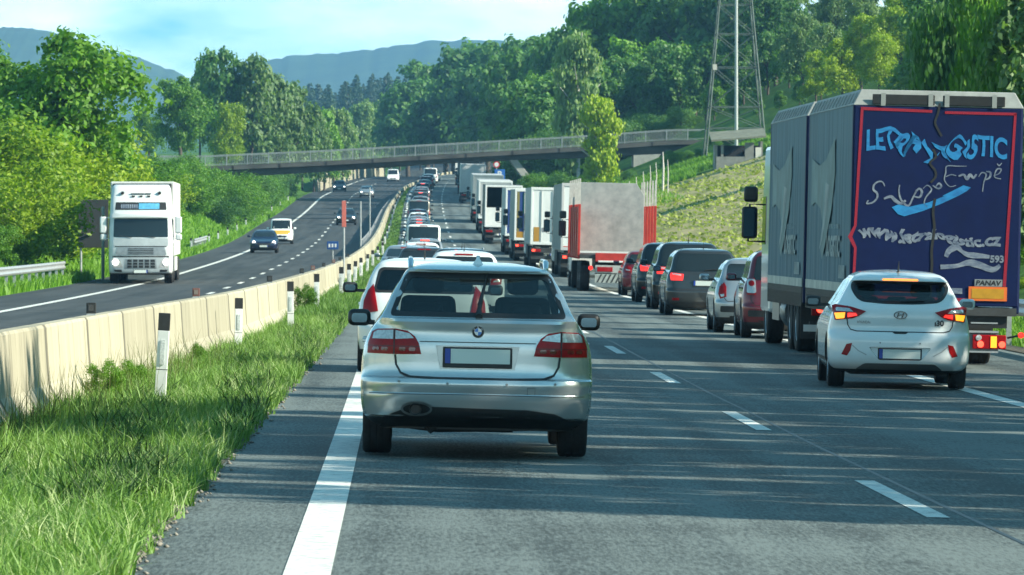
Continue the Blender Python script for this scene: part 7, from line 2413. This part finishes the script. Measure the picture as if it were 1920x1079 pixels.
# pebbles and litter along the asphalt edge
def pebbles():
    n = 1100
    Z = 29 + 60*rng.random(n)**1.6; X = xG(Z) + rng.normal(.0, .055, n)
    s = rng.uniform(.006, .022, n)
    base = np.array([(1, 0, 0), (0, 1, 0), (-1, 0, 0), (0, -1, 0), (0, 0, .8), (0, 0, -.5)], float)
    fc = np.array([(0, 1, 4), (1, 2, 4), (2, 3, 4), (3, 0, 4), (1, 0, 5), (2, 1, 5), (3, 2, 5), (0, 3, 5)])
    c = np.stack([X, Z, H(X, Z) + .012], -1)
    j = rng.uniform(.6, 1.4, (n, 6, 3))
    V = (c[:, None] + base[None]*j*s[:, None, None]).reshape(-1, 3)
    Fa = (fc[None] + (np.arange(n)*6)[:, None, None]).reshape(-1, 3)
    o = link(bpy.data.objects.new("gravel", fast_mesh("gravel", V, Fa, mat("pebble grey", (.10, .09, .075), .9, var=.6, scale=8, col2=(.30, .28, .24)))))
    tag(o, None, None, None, "stuff")
pebbles()

# ------------------------------------------------------------------ far blue hills
def hills(name, pts, Z, depth, m):
    """ridge given by image points; the slope falls towards the viewer"""
    xs = np.linspace(pts[0][0], pts[-1][0], 260)
    r = np.random.default_rng(len(pts))
    ys = np.interp(xs, [p[0] for p in pts], [p[1] for p in pts])
    for w_, a_ in ((60, 2.2), (18, 1.4), (7, 1.0), (3, .8)):
        ys += a_*np.interp(xs, np.arange(xs[0]-w_, xs[-1]+2*w_, w_), r.normal(size=len(np.arange(xs[0]-w_, xs[-1]+2*w_, w_))))
    P = []
    T = np.linspace(-.25, 1, 26)
    for t in T:
        Zk = Z - depth*abs(t)
        X = (xs - VX)*Z/F
        top = 1.65 + (VY - ys)*Z/F
        k = (1-abs(t))**1.15
        z = 20 + (top-20)*k + (5*np.sin(X*.018 + t*9) + 3*np.sin(X*.05+t*23))*(1-k)*k*3
        P.append(np.stack([X, np.full_like(X, Z - depth*t if t > 0 else Z + depth*abs(t)), z], -1))
    o = link(bpy.data.objects.new(name, grid_mesh(name, np.array(P), m)))
    return tag(o, None, None, None, "structure")
HM = mat("wooded hillside", (.018, .040, .020), .95, var=.5, scale=.03, col2=(.040, .075, .030), bump=1.0, bscale=.12)
hills("hills", [(-900, -10), (-300, 20), (0, 52), (95, 62), (200, 97), (262, 112), (300, 128), (340, 140), (420, 200), (500, 300)], 4800, 1100, HM)
hills("hills", [(150, 300), (330, 170), (430, 128), (505, 112), (600, 103), (700, 92), (800, 80), (880, 73), (935, 76), (1000, 90), (1300, 110), (2000, 60), (2600, 30)], 5200, 1200, HM)

# ------------------------------------------------------------------ the air
def haze():
    m = bpy.data.materials.new("haze")
    n, l = nodes_of(m)
    n.remove(n["Principled BSDF"])
    v = n.new("ShaderNodeVolumePrincipled")
    v.inputs["Color"].default_value = (.26, .62, 1.0, 1)
    v.inputs["Density"].default_value = HAZE
    v.inputs["Anisotropy"].default_value = 0.2
    l.new(v.outputs["Volume"], n["Material Output"].inputs["Volume"])
    o = MB().box((-1150, -60, -4), (1150, 5500, 230), m).build("haze", None, 0)
    tag(o, None, None, None, "stuff")
HAZE = 0.00013
haze()
